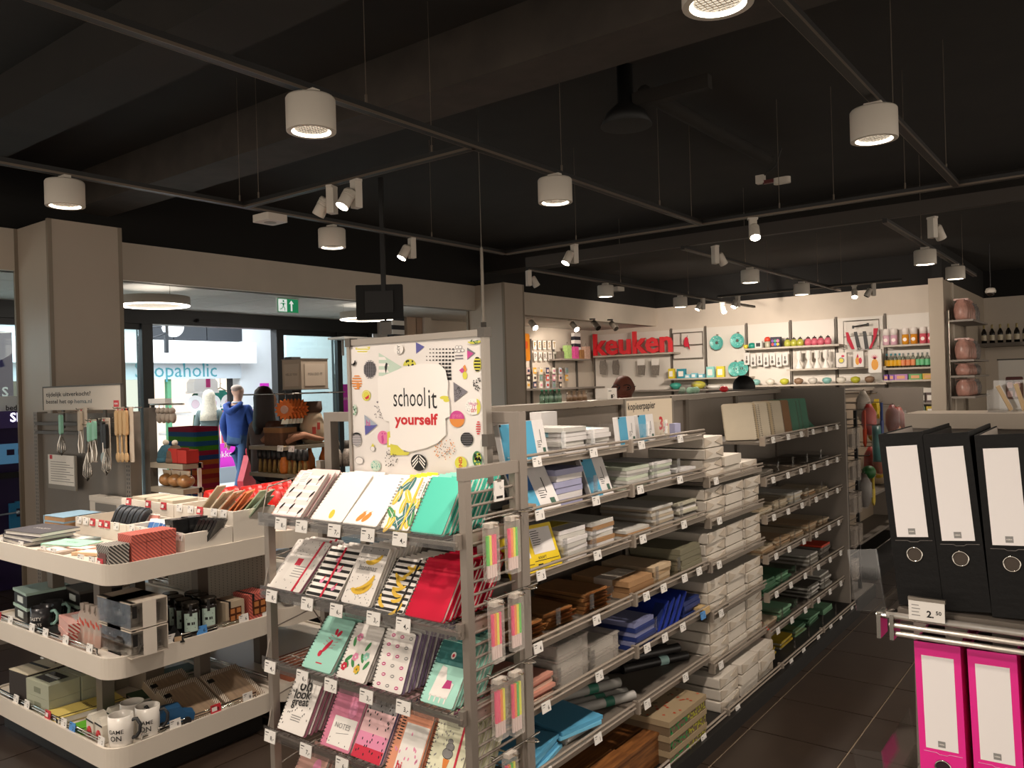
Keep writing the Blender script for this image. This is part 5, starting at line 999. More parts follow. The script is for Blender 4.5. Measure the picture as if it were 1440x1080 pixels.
def stripes(u, v, ru, rv, n, mi, vert=False, dens=.5):
    T = PT()
    for k in range(n):
        f0 = -1+2*(k+.25)/n; f1 = f0+2*dens/n
        w0, w1 = math.sqrt(max(0, 1-f0*f0)), math.sqrt(max(0, 1-min(1, f1*f1)))
        q = [(u-ru*w0, v+rv*f0), (u+ru*w0, v+rv*f0), (u+ru*w1, v+rv*f1), (u-ru*w1, v+rv*f1)] if not vert else [(u+ru*f0, v-rv*w0), (u+ru*f0, v+rv*w0), (u+ru*f1, v+rv*w1), (u+ru*f1, v-rv*w1)]
        pr.poly([(*bp(a_, b_), 0) for a_, b_ in q], mi, T)
def dots(u, v, ru, rv, n, mi, r_=4, seed=1, circ=True):
    rn = random.Random(seed); T = PT()
    for k in range(n):
        while True:
            a_, b_ = rn.uniform(-1, 1), rn.uniform(-1, 1)
            if not circ or a_*a_+b_*b_ < .9: break
        c = bp(u+ru*a_, v+rv*b_); pr.poly([(x, y, 0) for x, y in ell(c[0], c[1], r_*KX, r_*1.4*KZ, rn.uniform(0, 3), 6)], mi, T)
MB().bb((-bw+.02, .0, 1.0), (-bw+.05, .02, bz0)).bb((bw-.05, .0, 1.0), (bw-.02, .02, bz0)).bb((-bw, .02, 1.0), (bw, .05, 1.03)).obj('stand', ALU, t)
# torn white centre
cen = [(230, 360), (420, 280), (560, 250), (700, 255), (745, 300), (765, 400), (760, 480), (775, 560), (778, 650), (745, 665), (748, 790), (690, 850), (600, 890), (470, 920), (410, 900), (380, 870), (330, 860), (318, 690), (280, 680), (235, 560)]
pe(107, 125, 62, 58, 3, 180, 360); stripes(107, 150, 58, 28, 3, 7)
pe(163, 295, 52, 74, 0); stripes(163, 295, 50, 72, 13, 8, dens=.35); stripes(163, 295, 50, 72, 6, 8, vert=True, dens=.2)
pp_([(230, 168), (405, 275), (230, 395)], 9); 
for k in range(4): pp_([(230, 200+48*k), (285+20*(1-abs(k-1.5)), 200+48*k), (300+22*(1-abs(k-1.5)), 222+48*k), (230, 222+48*k)], 7)
pp_([(275, 275), (285, 242), (298, 250), (292, 290), (284, 328), (278, 300)], 0)
pe(465, 275, 52, 70, 3, 10, 170); dots(465, 245, 40, 22, 7, 0, 7, 4)
pp_([(512, 88), (578, 122), (515, 175)], 11); pp_([(902, 128), (965, 170), (903, 222)], 8); pp_([(902, 150), (950, 172), (903, 215)], 10)
T = PT()
for i in range(10):
    for j in range(9):
        u, v = 570+25*i, 140+28*j
        if (j < 4 and i >= 2-j*.6) or (j >= 4 and i >= 5+.3*(j-4) and i < 9): c = bp(u, v); s_ = 3+1.1*min(i, 6)*(.4+.12*j); pr.poly([(c[0]-s_*KX, c[1]-s_*KZ, 0), (c[0]+s_*KX, c[1]-s_*KZ, 0), (c[0]+s_*KX, c[1]+s_*KZ, 0), (c[0]-s_*KX, c[1]+s_*KZ, 0)], 0, T)
for (u, v) in ((825, 125), (850, 125), (815, 152), (840, 155), (868, 150)): pe(u, v, 13, 14, 8); pe(u, v, 10, 11, 7)
for v in (185, 208): pp_([(812, v), (872, v-2), (872, v+7), (812, v+9)], 8)
pe(980, 255, 26, 62, 3); stripes(980, 255, 25, 60, 5, 0)
pp_([(842, 300), (868, 280), (880, 310), (862, 322)], 10); pp_([(872, 270), (888, 258), (900, 300), (885, 320)], 6); pe(886, 340, 16, 32, 3)
stripes(66, 392, 38, 58, 6, 6); pe(75, 415, 14, 28, 6)
pe(138, 492, 36, 50, 3); pe(138, 490, 28, 38, 7); pe(138, 490, 26, 36, 3); pp_([(125, 512), (160, 485), (158, 512), (140, 522)], 1)
dots(980, 405, 32, 55, 32, 0, 4, 9); pp_([(800, 390), (908, 462), (806, 542)], 8); dots(835, 465, 28, 45, 40, 0, 2.6, 12)
pe(947, 578, 52, 68, 7); dots(935, 578, 40, 62, 40, 8, 2, 5); pe(972, 575, 30, 66, 3, -80, 80)
pr.text('YOU DO', w=.042, c=bp(952, 555), T=PT(), mi=10, bold=.02); pr.text('IT', w=.016, c=bp(957, 582), T=PT(), mi=10); pr.text('DIY', w=.024, c=bp(957, 606), T=PT(), mi=1, bold=.02)
pe(828, 670, 52, 70, 6); pe(828, 670, 52, 70, 10, 0, 180); pr.text('great', w=.042, c=bp(828, 650), T=PT(), mi=2)
stripes(990, 738, 18, 54, 6, 1); pe(903, 824, 44, 58, 0); stripes(903, 824, 42, 56, 7, 8, dens=.3)
dots(240, 600, 45, 85, 34, 8, 4, 21); pp_([(215, 540), (290, 505), (290, 512), (225, 552)], 8)
pp_([(125, 638), (225, 715), (132, 795)], 12); pp_([(128, 720), (225, 716), (132, 795)], 11); pr.text('hi', w=.02, c=bp(155, 700), T=PT(), mi=10, bold=.02)
pe(268, 811, 46, 62, 2); pp_([(255, 800), (268, 790), (275, 830), (268, 858), (258, 850)], 10); pe(262, 780, 6, 8, 10); pe(282, 782, 6, 8, 10)
pe(68, 828, 40, 62, 8); stripes(68, 838, 38, 50, 8, 7, dens=.25); pe(68, 800, 38, 34, 0, 20, 160)
for k in range(3): pp_([(300+12*k, 770+44*k), (330+12*k, 760+44*k), (400+30*k, 885+30*k), (300+12*k, 885+30*k)], 3 if k != 1 else 7)
pp_([(300, 870), (400, 865), (410, 885), (300, 885)], 3); pp_([(320, 912), (470, 922), (460, 940), (330, 935)], 3)
dots(735, 895, 85, 90, 40, 6, 4, 31); dots(735, 895, 85, 90, 26, 8, 4, 33); dots(325, 975, 55, 75, 34, 0, 4, 35)
pe(190, 895, 20, 24, 8); pe(190, 896, 17, 21, 7); pp_([(178, 880), (190, 855), (204, 880)], 3); pe(88, 985, 36, 34, 8); pe(88, 986, 33, 31, 7)
pe(213, 1025, 42, 50, 9); dots(213, 1020, 36, 40, 14, 5, 5, 41); pe(540, 1000, 60, 74, 0)
T = PT()
for k in range(3):
    for sg in (-1, 1):
        q = [(540+sg*4, 940+22*k), (540+sg*(52-4*k), 990+24*k), (540+sg*(50-4*k), 1001+24*k), (540+sg*4, 951+22*k)]; pr.poly([(*bp(a_, b_), 0) for a_, b_ in q], 7, T)
pe(860, 1005, 42, 56, 3); pr.text('END', w=.04, c=bp(858, 1005), T=PT(), mi=1, bold=.03, rot=R(90)); pe(985, 975, 32, 68, 4); dots(985, 975, 26, 60, 14, 3, 8, 51); dots(985, 975, 26, 60, 8, 0, 8, 52)
pe(963, 80, 45, 22, 3, 180, 360); dots(963, 85, 40, 14, 14, 4, 4, 53); pe(50, 600, 22, 52, 9, -90, 90); dots(52, 600, 14, 40, 8, 4, 6, 54); dots(48, 245, 18, 28, 8, 0, 7, 55)
pe(388, 142, 38, 44, 7); pr.text('DIY', w=.03, c=bp(388, 142), T=PT(), mi=0, bold=.01, rot=R(90))
pp_(cen, 7); pe(735, 508, 32, 16, 3); pe(752, 528, 22, 16, 3)
c = bp(468, 505); pr.text('school', w=abs(bp(590, 500)[0]-bp(348, 500)[0]), h=None, c=(c[0], c[1]), T=PT(), mi=0); 
n0 = len(pr.v)
for i in range(n0-len(txt('school')[0]), n0):  # stretched, hand-lettered proportions
    x, y, z = pr.v[i]; pr.v[i] = (x, y, c[1]+(z-c[1])*1.55)
c = bp(647, 520); vs0 = len(pr.v); pr.text('it', w=abs(bp(680, 500)[0]-bp(615, 500)[0]), c=c, T=PT(), mi=0)
for i in range(vs0, len(pr.v)): x, y, z = pr.v[i]; pr.v[i] = (x, y, c[1]+(z-c[1])*1.25)
pr.text('yourself', w=abs(bp(685, 680)[0]-bp(357, 690)[0]), h=abs(bp(500, 632)[1]-bp(500, 738)[1])*1.05, c=bp(520, 685), T=PT(), mi=1, bold=.035)
pr.obj('printed_design', PC, t)
# ================================================================== notebook rack (end cap of the gondola)
RX0, RX1, RYF, RYB = -2.56, -1.60, 1.82, 2.11
LIPZ = [1.205, .938, .678, .423, .165]
RG = mat('#9a9086', .4, .5, name='rack_metal')
t = thing('notebook_rack', 'grey five-tier notebook rack at the near end of the gondola', 'rack', ((RX0+RX1)/2, RYF, 0)); rk = t; hw = (RX1-RX0)/2
sg_ = MB().bb((hw-.012, .02, .06), (hw+.014, .05, 1.405)).bb((hw-.012, .27, .06), (hw+.014, .295, 1.405)).bb((hw-.014, .017, 1.375), (hw+.016, .298, 1.413)).obj('side_frame', RG, t)
bar0 = MB().tube([(0, .045, 0), (0, .28, 0)], .0045, n=6).obj('grid_bar', RG, sg_); bar0.location = (hw, 0, .10)
for k in range(1, 33): shared('grid_bar', bar0.data, sg_, (hw, 0, .10+.0385*k))
MB().bb((-hw-.014, .02, .06), (-hw+.012, .05, 1.2)).bb((-hw-.014, .27, .06), (-hw+.012, .295, 1.38)).obj('side_frame', RG, t)
MB().bb((-hw, .0, 0), (hw, .3, .06)).obj('base', DGREY, t)
tprice = [['8,-', '6,-', '7,-', '3,-', '4,-'], ['8,-', '6,-', '6,-', '3,-', '4,-'], ['4,-', '6,-', '7,-', '3,-', '3,-'], ['8,-', '7,-', '6,-', '3,-', '3,-'], ['8,-', '6,-', '7,-', '6,-', '4,-']]
tpx = [[(395, 728), (424, 732), (470, 738), (517, 744), (562, 748)], [(382, 835), (432, 845), (473, 854), (525, 861), (567, 869)], [(380, 936), (425, 946), (465, 957), (515, 970), (567, 984)], [(380, 1035), (430, 1051), (481, 1072), (525, 1085), (570, 1095)], [(390, 1130), (430, 1140), (480, 1150), (530, 1160), (570, 1170)]]
for k, z in enumerate(LIPZ):
    m = MB()
    for q in range(33): y = -hw+.015+q*.029; m.tube([(y, .0, z-.016), (y, .29, z-.013)], .002, n=4)
    for q in range(4): m.tube([(-hw, .02+.085*q, z-.019), (hw, .02+.085*q, z-.019)], .003, n=5)
    m.tube([(-hw, .005, z), (-hw-.0, .03, z+.10), (-hw, .22, z+.13), (-hw, .29, z+.03)], .003, n=5)
    tr = m.obj('wire_tier', RG, t)
    MB().bb((-hw, -.010, z-.024), (hw, .002, z-.012)).obj('front_rail', RG, tr); MB().bb((-hw, -.016, z-.034), (hw, -.0135, z+.012)).obj('clear_lip', clear('#ffffff', .16, .08), tr)
    MB().bb((hw-.02, 0, z-.035), (hw, .28, z+.01)).obj('bracket', RG, tr)
    for (px, py), pr_ in zip(tpx[k], tprice[k]):
        q = at(px, py, y=RYF-.02); put_tag(tr, (max(-hw, q.x-t.location.x), -.022, z-.018), 0, pr_, .062, .042)
COVM = [INK, mat('#cf2440', .5), mat('#e58fb0', .5), mat('#e3b93a', .5), mat('#3f8a4c', .5), mat('#2f6f6c', .5), mat('#df8336', .5), mat('#f0ebe4', .5), mat('#8d8a88', .5), mat('#9fd6c4', .5), mat('#c22b78', .5)]
def spiral_mesh(L, r_=.0075, n=16):
    m = MB()
    for k in range(n):
        z = L*(k+.7)/(n+.4); m.tube([(r_*math.cos(2*math.pi*q/7), .004+r_*math.sin(2*math.pi*q/7), z) for q in range(7)], .0011, closed=True, n=4)
    return m
def notebook(label, x, z, w, L, lean, cover, pr_fn=None, n=1, thick=.014, edge=PAPER, spiral=BLACK, band=None, desc='', tier='', step=.021, tab=None, back_cover=None, group=None):
    """front notebook leans back on the rack tier, n-1 copies stand behind it"""
    t = thing('notebook', label, 'notebook', (x+w/2, RYF+.012, z+.002), (-R(lean), 0, 0), group)
    MB().prism(rrect(-w/2+.004, .003, w/2-.003, L-.003, .006, 3), -thick+.002, -.002, T=FY(0, 0, 0)).obj('pages', edge, t)
    cv = MB().prism(rrect(-w/2, 0, w/2, L, .008, 3), -.002, 0, T=FY(0, 0, 0)).prism(rrect(-w/2, 0, w/2, L, .008, 3), -thick-.001, -thick+.002, 1, T=FY(0, 0, 0)); cv.obj('cover', [cover, back_cover or cover], t)
    if spiral: spiral_mesh(L).obj('spiral_binding', spiral, t, loc=(-w/2, .0, 0))
    if band: MB().bb((w*.26, -.0022, -.001), (w*.31, thick+.002, L+.001)).obj('elastic_band', band, t)
    if tab: MB().bb((-w*.3, .003, L), (w*.1, .005, L+.012)).obj('index_tab', tab, t)
    back = []
    for k in range(1, n):
        b_ = dup(t, (x+w/2+.004*(k % 2), RYF+.012+.0208/math.cos(R(lean))*k, z+.002), (-R(lean), 0, 0), '%s, %s behind the front one on rack tier %s' % (desc, ORD[k-1], tier)); back.append(b_)
    if pr_fn:
        g = MB(); pr_fn(g, w, L); g.obj('cover_print', COVM, t)
    return t
def P_(g, pts, mi, l=1): g.poly([(x, y, .0004+.0003*l) for x, y in pts], mi, FY(0, 0, 0))
def seeds(g, w, L, n, mi, s=.004, seed=1, y0=0, y1=1, l=1):
    rn = random.Random(seed)
    for k in range(n): a, b = rn.uniform(-.46, .46)*w, rn.uniform(y0+.03, y1-.03)*L; P_(g, ell(a, b, s*.55, s, rn.uniform(-.5, .5), 6), mi, l)
def f_feather(g, w, L):
    for k in range(6): P_(g, [(-w*.46, L*(.04+.16*k)), (w*.48, L*(.04+.16*k)), (w*.48, L*(.1+.16*k)), (-w*.46, L*(.1+.16*k))], 7, 0)
    rn = random.Random(3)
    for k in range(9):
        a, b = -w*.3+w*.32*(k % 3)+rn.uniform(-.01, .01), L*(.12+.3*(k//3))+rn.uniform(-.01, .02)
        P_(g, [(a-.003, b-.02), (a+.003, b-.02), (a+.002, b)], 8, 2); P_(g, ell(a+.003, b+.012, .006, .016, -.4, 8), 0, 2)
    P_(g, [(-w*.35, L*.72), (-w*.02, L*.72), (-w*.02, L*.97), (-w*.35, L*.97)], 7, 3)
    for k in range(6): P_(g, [(-w*.3, L*(.75+.035*k)), (-w*.08, L*(.75+.035*k)), (-w*.08, L*(.76+.035*k)), (-w*.3, L*(.76+.035*k))], 8, 4)
def f_gold(g, w, L): P_(g, ell(0.01, L*.15, .012, .02, .3, 10), 3, 1)
def f_pine(g, w, L):
    for a in (-.015, .012): P_(g, ell(a, L*.16, .012, .022, -.5, 12), 6, 1)
    for a in (-.015, .012): P_(g, [(a-.006, L*.25), (a+.012, L*.29), (a+.004, L*.24)], 6, 1)
def f_leaf(g, w, L):
    rn = random.Random(8)
    for k in range(20):
        a, b = rn.uniform(-.42, .42)*w, rn.uniform(.06, .94)*L; r_ = rn.uniform(-.9, .9); c = (3, 5, 4, 3, 5)[k % 5]
        P_(g, ell(a, b, .012, .032, r_, 10), c, 1+k % 3); P_(g, ell(a, b, .0012, .027, r_, 6), 7, 5)
    P_(g, [(w*.2, 0), (w*.27, 0), (w*.27, L), (w*.2, L)], 3, 7); P_(g, [(w*.3, L*.6), (w*.45, L*.6), (w*.45, L*.96), (w*.3, L*.96)], 7, 7); g.text('2018-2019', w=L*.28, c=(w*.37, L*.78), T=FY(0, 0, 0), z=.004, rot=R(90))
def f_dotpink(g, w, L):
    seeds(g, w, L, 60, 0, .0025, 5); P_(g, [(-w*.2, L*.2), (w*.35, L*.2), (w*.35, L*.66), (-w*.2, L*.66)], 7, 2)
    P_(g, [(-w*.12, L*.48), (w*.05, L*.48), (w*.05, L*.62), (-w*.12, L*.62)], 1, 3)
    for k in range(5): P_(g, [(-w*.05, L*(.26+.05*k)), (w*.25, L*(.26+.05*k)), (w*.25, L*(.272+.05*k)), (-w*.05, L*(.272+.05*k))], 8, 3)
def stripes_f(g, w, L, n=8):
    for k in range(n): P_(g, [(-w*.48, L*(k+.1)/n), (w*.48, L*(k+.1)/n), (w*.48, L*(k+.55)/n), (-w*.48, L*(k+.55)/n)], 0, 0)
def banana(g, a, b, s, rot=0, l=3):
    o_ = [(s*math.cos(R(q)), s*.7*math.sin(R(q))) for q in range(190, 351, 20)]+[(s*.8*math.cos(R(q)), s*.25*math.sin(R(q))) for q in range(340, 199, -20)]
    P_(g, [(a+x*math.cos(rot)-y*math.sin(rot), b+x*math.sin(rot)+y*math.cos(rot)) for x, y in o_], 3, l)
def f_flam(g, w, L):
    stripes_f(g, w, L)
    for a, b in ((-.2, .3), (.15, .55), (-.05, .75), (.25, .2)): P_(g, ell(a*w, b*L, .011, .008, .6, 10), 2, 3); P_(g, ell(a*w+.004, b*L+.012, .003, .01, -.4, 8), 1, 3)
    P_(g, [(-w*.02, 0), (w*.04, 0), (w*.04, L), (-w*.02, L)], 1, 5)
def f_ban(g, w, L):
    seeds(g, w, L, 70, 0, .0024, 6); banana(g, .0, L*.34, .05, .3); banana(g, .006, L*.40, .046, .7); banana(g, .01, L*.82, .04, .4); g.text('bananas', w=w*.6, c=(0, L*.62), T=FY(0, 0, 0), z=.003, mi=8, bold=.01)
    P_(g, [(-w*.46, L*.86), (w*.46, L*.86), (w*.46, L*.99), (-w*.46, L*.99)], 8, 0)
def f_bstripe(g, w, L):
    stripes_f(g, w, L, 9); rn = random.Random(2)
    for k in range(9): banana(g, rn.uniform(-.35, .2)*w, L*(.08+.1*k), .03, rn.uniform(-1, 1))
def f_lob(g, w, L):
    P_(g, ell(0, L*.45, .009, .03, -.5, 10), 1, 1)
    for k in range(4):
        P_(g, [(.0+.008*k, L*.42+.012*k), (.03+.006*k, L*.44+.012*k), (.03+.006*k, L*.45+.012*k)], 1, 1); P_(g, [(.0+.008*k, L*.44+.012*k), (-.025+.006*k, L*.48+.012*k), (-.025+.006*k, L*.49+.012*k)], 1, 1)
    P_(g, ell(-.018, L*.3, .01, .012, 0, 10), 1, 1); P_(g, ell(.03, L*.72, .008, .014, -.5, 8), 1, 1); P_(g, ell(.012, L*.74, .007, .013, .3, 8), 1, 1); P_(g, [(-.016, L*.12), (.016, L*.12), (.016, L*.14), (-.016, L*.14)], 1, 1)
def f_flor(g, w, L):
    rn = random.Random(14)
    for k in range(9): P_(g, ell(rn.uniform(-.4, .4)*w, rn.uniform(.08, .9)*L, .007, .018, rn.uniform(-1, 1), 10), 4, 1)
    for a, b, c in ((-.2, .75, 2), (.25, .45, 9), (-.35, .2, 1), (.1, .2, 3), (-.1, .4, 2)):
        for q in range(6): P_(g, ell(a*w+.009*math.cos(q), b*L+.009*math.sin(q), .006, .006, 0, 8), c, 2)
def f_lips(g, w, L):
    rn = random.Random(4)
    for i in range(3):
        for j in range(6):
            a, b = w*(-.3+.3*i+.08*(j % 2)), L*(.08+.165*j); c = 10 if rn.random() < .6 else 8
            P_(g, ell(a, b, .009, .0055, .15, 10), c, 1); P_(g, ell(a, b, .006, .0018, .15, 8), 7, 2)
def f_llama(g, w, L):
    P_(g, [(-w*.48, L*.62), (w*.48, L*.62), (w*.48, L*.99), (-w*.48, L*.99)], 5, 0)
    P_(g, [(-w*.3, L*.12), (w*.25, L*.12), (w*.3, L*.36), (w*.05, L*.40), (-w*.05, L*.58), (-w*.2, L*.6), (-w*.25, L*.42)], 7, 2); P_(g, [(.0, L*.26), (w*.25, L*.28), (w*.22, L*.4), (.01, L*.4)], 10, 3)
    for k in range(4): P_(g, [(-w*.26+w*.15*k, L*.04), (-w*.22+w*.15*k, L*.04), (-w*.22+w*.15*k, L*.14), (-w*.26+w*.15*k, L*.14)], 7, 2)
    P_(g, ell(0, L*.78, .01, .012, 0, 10), 7, 2); P_(g, ell(0, L*.78, .005, .006, 0, 8), 1, 3)
def f_script(g, w, L):
    seeds(g, w, L, 26, 0, .004, 16); 
    for k, s in enumerate(('oh', 'look', 'great')): g.text(s, w=w*(.42+.16*(k > 0)), c=(0, L*(.84-.17*k)), T=FY(0, 0, 0), z=.003, bold=.012, rot=R(8))
    for k in range(3): P_(g, [(-w*.15, L*(.28-.04*k)), (w*.2, L*(.28-.04*k)), (w*.2, L*(.295-.04*k)), (-w*.15, L*(.295-.04*k))], 8, 3)
def f_nts(g, w, L):
    P_(g, [(-w*.3, .01), (w*.46, .01), (w*.46, L*.55), (-w*.3, L*.55)], 7, 1); g.text('NOTES', w=w*.5, c=(w*.05, L*.4), T=FY(0, 0, 0), z=.003, mi=8); P_(g, [(-w*.1, L*.25), (w*.3, L*.3), (w*.3, L*.31), (-w*.1, L*.26)], 8, 2); seeds(g, w, L, 6, 0, .003, 3, 0, .2, 2); P_(g, ell(w*.2, L*.72, .02, .03, 0, 14), 2, 1)
def f_melon(g, w, L):
    P_(g, [(-w*.49, .0), (w*.49, .0), (w*.49, L*.2), (-w*.49, L*.2)], 1, 0); P_(g, [(-w*.49, L*.2), (w*.49, L*.2), (w*.49, L*.42), (-w*.49, L*.42)], 2, 0); P_(g, [(-w*.49, L*.78), (w*.49, L*.78), (w*.49, L*.99), (-w*.49, L*.99)], 8, 0); seeds(g, w, L, 44, 0, .005, 17)
def f_peach(g, w, L):
    P_(g, [(-w*.25, .01), (w*.47, .01), (w*.47, L*.8), (-w*.25, L*.8)], 7, 1); g.text('hi', w=w*.16, c=(-w*.1, L*.12), T=FY(0, 0, 0), z=.003, mi=1, bold=.02); seeds(g, w, L, 14, 2, .006, 9, .2, .7, 2)
    for k in range(8): P_(g, [(-w*.42, L*(.5+.05*k)), (-w*.3, L*(.5+.05*k)), (-w*.3, L*(.52+.05*k)), (-w*.42, L*(.52+.05*k))], 0, 2)
def f_ice(g, w, L):
    seeds(g, w, L, 36, 8, .004, 12); P_(g, [(-.012, L*.42), (.014, L*.42), (.002, L*.1)], 6, 3)
    for a, b, r_ in ((0, .5, .02), (.004, .6, .016), (.0, .68, .01)): P_(g, ell(a, b*L, r_*1.08, r_*1.08*.75, 0, 14), 0, 2); P_(g, ell(a, b*L, r_, r_*.7, 0, 14), 8, 3)
    g.text('hi', w=w*.1, c=(-w*.3, L*.08), T=FY(0, 0, 0), z=.003)
NW = mat('#ece6df', .45, name='white_cover'); NPINK = mat('#efd0cc', .5, name='blush_cover'); NT = film('#58c9b1', .9, .25, 'mint_plastic_cover'); NRED = film('#d5203f', .85, .2, 'red_plastic_cover'); NM = mat('#a5dccb', .5); NPUR = mat('#9d8aa8', .5); NMEL = mat('#efc3c4', .5); NPE = mat('#e59a78', .5); NYEL = mat('#eceacb', .5); FUX = mat('#c41a7e', .5)
nb = notebook
GOLD = mat('#c9a37a', .3, .8, name='copper_wire')
nb('front blush notebook with black feather print, left end of the top tier', -2.52, LIPZ[0], .165, .205, 43, NPINK, f_feather, 3, spiral=GOLD, desc='blush feather notebook', tier='one')
nb('front plain white notebook second from the left on the top tier', -2.30, LIPZ[0], .165, .215, 46, NW, f_gold, 3, desc='plain white spiral notebook', tier='one', spiral=STEEL)
nb('front white notebook with orange pineapples in the middle of the top tier', -2.13, LIPZ[0], .165, .215, 48, NW, f_pine, 3, desc='white pineapple notebook', tier='one', spiral=None)
nb('front notebook with teal and yellow tropical leaves on the top tier', -1.945, LIPZ[0], .125, .19, 36, NW, f_leaf, 4, desc='tropical leaf notebook', tier='one', back_cover=mat('#e8d23c', .5), spiral=STEEL, tab=mat('#f0dc20', .5))
nb('front translucent mint notebook at the right end of the top tier', -1.812, LIPZ[0], .135, .195, 34, NT, None, 8, desc='translucent mint notebook', tier='one', spiral=STEEL, tab=mat('#7fcdb8', .5), step=.018)
nb('front dotted notebook with pink elastic, left end of the second tier', -2.56, LIPZ[1], .19, .215, 46, NW, f_dotpink, 3, desc='dotted pink-edged notebook', tier='two', edge=mat('#d98aa8', .7), spiral=None, band=COVM[1])
nb('front black and white striped notebook with pink flamingos on the second tier', -2.337, LIPZ[1], .165, .195, 40, NW, f_flam, 4, desc='striped flamingo notebook', tier='two', spiral=STEEL)
nb('front dotted white notebook with yellow bananas in the middle of the second tier', -2.149, LIPZ[1], .14, .205, 32, NW, f_ban, 7, desc='dotted banana notebook', tier='two', spiral=None, step=.022)
nb('front striped notebook with bananas and black elastic on the second tier', -1.985, LIPZ[1], .13, .19, 40, NW, f_bstripe, 6, desc='striped banana notebook', tier='two', band=INK)
nb('front translucent red notebook at the right end of the second tier', -1.846, LIPZ[1], .16, .20, 36, NRED, None, 9, desc='translucent red notebook', tier='two', spiral=STEEL, step=.018)
nb('front mint notebook with a red lobster at the left of the third tier', -2.37, LIPZ[2], .155, .195, 40, NM, f_lob, 4, desc='mint lobster notebook', tier='three')
nb('front white notebook with pink and green flowers on the third tier', -2.185, LIPZ[2], .14, .19, 34, NW, f_flor, 4, desc='floral notebook', tier='three')
nb('front white notebook with pink lips in the middle of the third tier', -2.006, LIPZ[2], .135, .19, 24, NW, f_lips, 9, desc='lilac-edged lips notebook', tier='three', edge=NPUR, step=.02, back_cover=NPUR)
nb('front mint notebook with a white llama at the right of the third tier', -1.79, LIPZ[2], .135, .20, 36, NM, f_llama, 6, desc='mint llama notebook', tier='three', tab=COVM[5])
nb('front white notebook with black script lettering, left end of the fourth tier', -2.52, LIPZ[3], .15, .20, 30, NW, f_script, 8, desc='pink-edged script notebook', tier='four', edge=mat('#b98a94', .7), back_cover=mat('#d88aa6', .5), step=.018)
nb('front pink notebook with white label second on the fourth tier', -2.28, LIPZ[3], .15, .19, 30, mat('#d77f9a', .5), f_nts, 4, desc='pink labelled notebook', tier='four')
nb('front watermelon notebook with dark seeds in the middle of the fourth tier', -2.12, LIPZ[3], .14, .20, 32, NMEL, f_melon, 7, desc='watermelon seed notebook', tier='four', edge=mat('#7f86b8', .7), spiral=None)
nb('front peach notebook with white label on the fourth tier', -1.955, LIPZ[3], .14, .19, 30, NPE, f_peach, 4, desc='peach labelled notebook', tier='four')
nb('front cream notebook with ice cream cone and red elastic on the fourth tier', -1.79, LIPZ[3], .14, .20, 28, NYEL, f_ice, 8, desc='cream ice-cone notebook', tier='four', band=COVM[1], tab=FUX)
nb('front cream spiral notebook at the left of the lowest tier', -2.50, LIPZ[4], .15, .19, 34, mat('#c79a8d', .5), f_nts, 4, desc='rose spiral notebook', tier='five', spiral=STEEL)
nb('front leafy green notebook second on the lowest tier', -2.27, LIPZ[4], .15, .19, 34, NW, f_leaf, 4, desc='leafy notebook', tier='five')
nb('front dotted notebook in the middle of the lowest tier', -2.09, LIPZ[4], .14, .19, 34, NW, f_ban, 4, desc='pale dotted notebook', tier='five')
nb('front pink notebook fourth on the lowest tier', -1.92, LIPZ[4], .13, .19, 34, NPINK, f_lips, 4, desc='pink lips notebook', tier='five')
nb('front cream notebook at the right end of the lowest tier', -1.77, LIPZ[4], .13, .19, 34, NYEL, f_flor, 4, desc='cream floral notebook', tier='five')
# highlighter packs and hooks on the side grid
HC = [mat('#e83a6c', .4, emit=.12), mat('#f0802a', .4, emit=.12), mat('#e6e02f', .4, emit=.12), mat('#4fbf3a', .4, emit=.12)]
packs = [(690, 740, 818, [3, 2, 0, 0], 'upper left'), (720, 730, 806, [0, 1, 2, 3], 'upper right'), (697, 850, 932, [0, 1, 2, 0], 'middle left'), (725, 838, 915, [0, 1, 2, 3], 'middle right'), (702, 958, 1040, [0, 0, 1, 2], 'lower left'), (725, 948, 1034, [0, 1, 3, 2], 'lower right'), (717, 1062, 1130, [0, 1, 3, 2], 'bottom')]
for k, (px, y0, y1, cols, nm) in enumerate(packs):
    a = at(px, y0, x=RX1+.03); L = a.z-at(px, y1, x=RX1+.03).z; L = min(L, .19)
    t = thing('highlighter_pack', 'clear pack of neon highlighters hanging on the rack side grid, %s one' % nm, 'markers', a)
    MB().prism(rrect(-.028, -L, .028, .012, .006, 3), -.011, .011, T=FX(0, 0, 0)).obj('clear_pouch', film('#f3ede4', .22, .1, 'clear_pouch_film'), t)
    for q, c in enumerate(cols):
        y = -.018+.012*q; MB().tube([(0, y, -.028), (0, y, -L*.7)], .0058, n=8).obj('highlighter', HC[c], t); MB().tube([(0, y, -L*.7), (0, y, -L+.012)], .0055, n=8).obj('marker_cap', mat('#ecd5d0', .4), t)
    MB().prism([(-.02, -.004), (.02, -.004), (.02, .01), (-.02, .01)], -.012, .012, T=FX(0, 0, 0)).obj('header', mat('#cfc4b8', .5), t)
    MB().tube([(-.045, 0, .006), (.03, 0, .006), (.036, 0, .014)], .0028, n=6).obj('hook', CHROME, t)
q = at(702, 690, x=RX1+.018); t = thing('label_card', 'white barcode price card clipped on the side grid near its top', 'card', q); MB().bb((-.004, -.024, -.032), (.001, .024, .032)).text('1,-', h=.012, c=(.008, .01), T=FX(.0015, 0, 0), mi=1, bold=.01).obj('card', [TAGW, INK], t); MB().bb((.0012, -.016, -.024), (.0016, .016, -.016)).obj('barcode', INK, t); MB().bb((-.008, -.01, .028), (.0015, .01, .036)).obj('clip', STEEL, t)
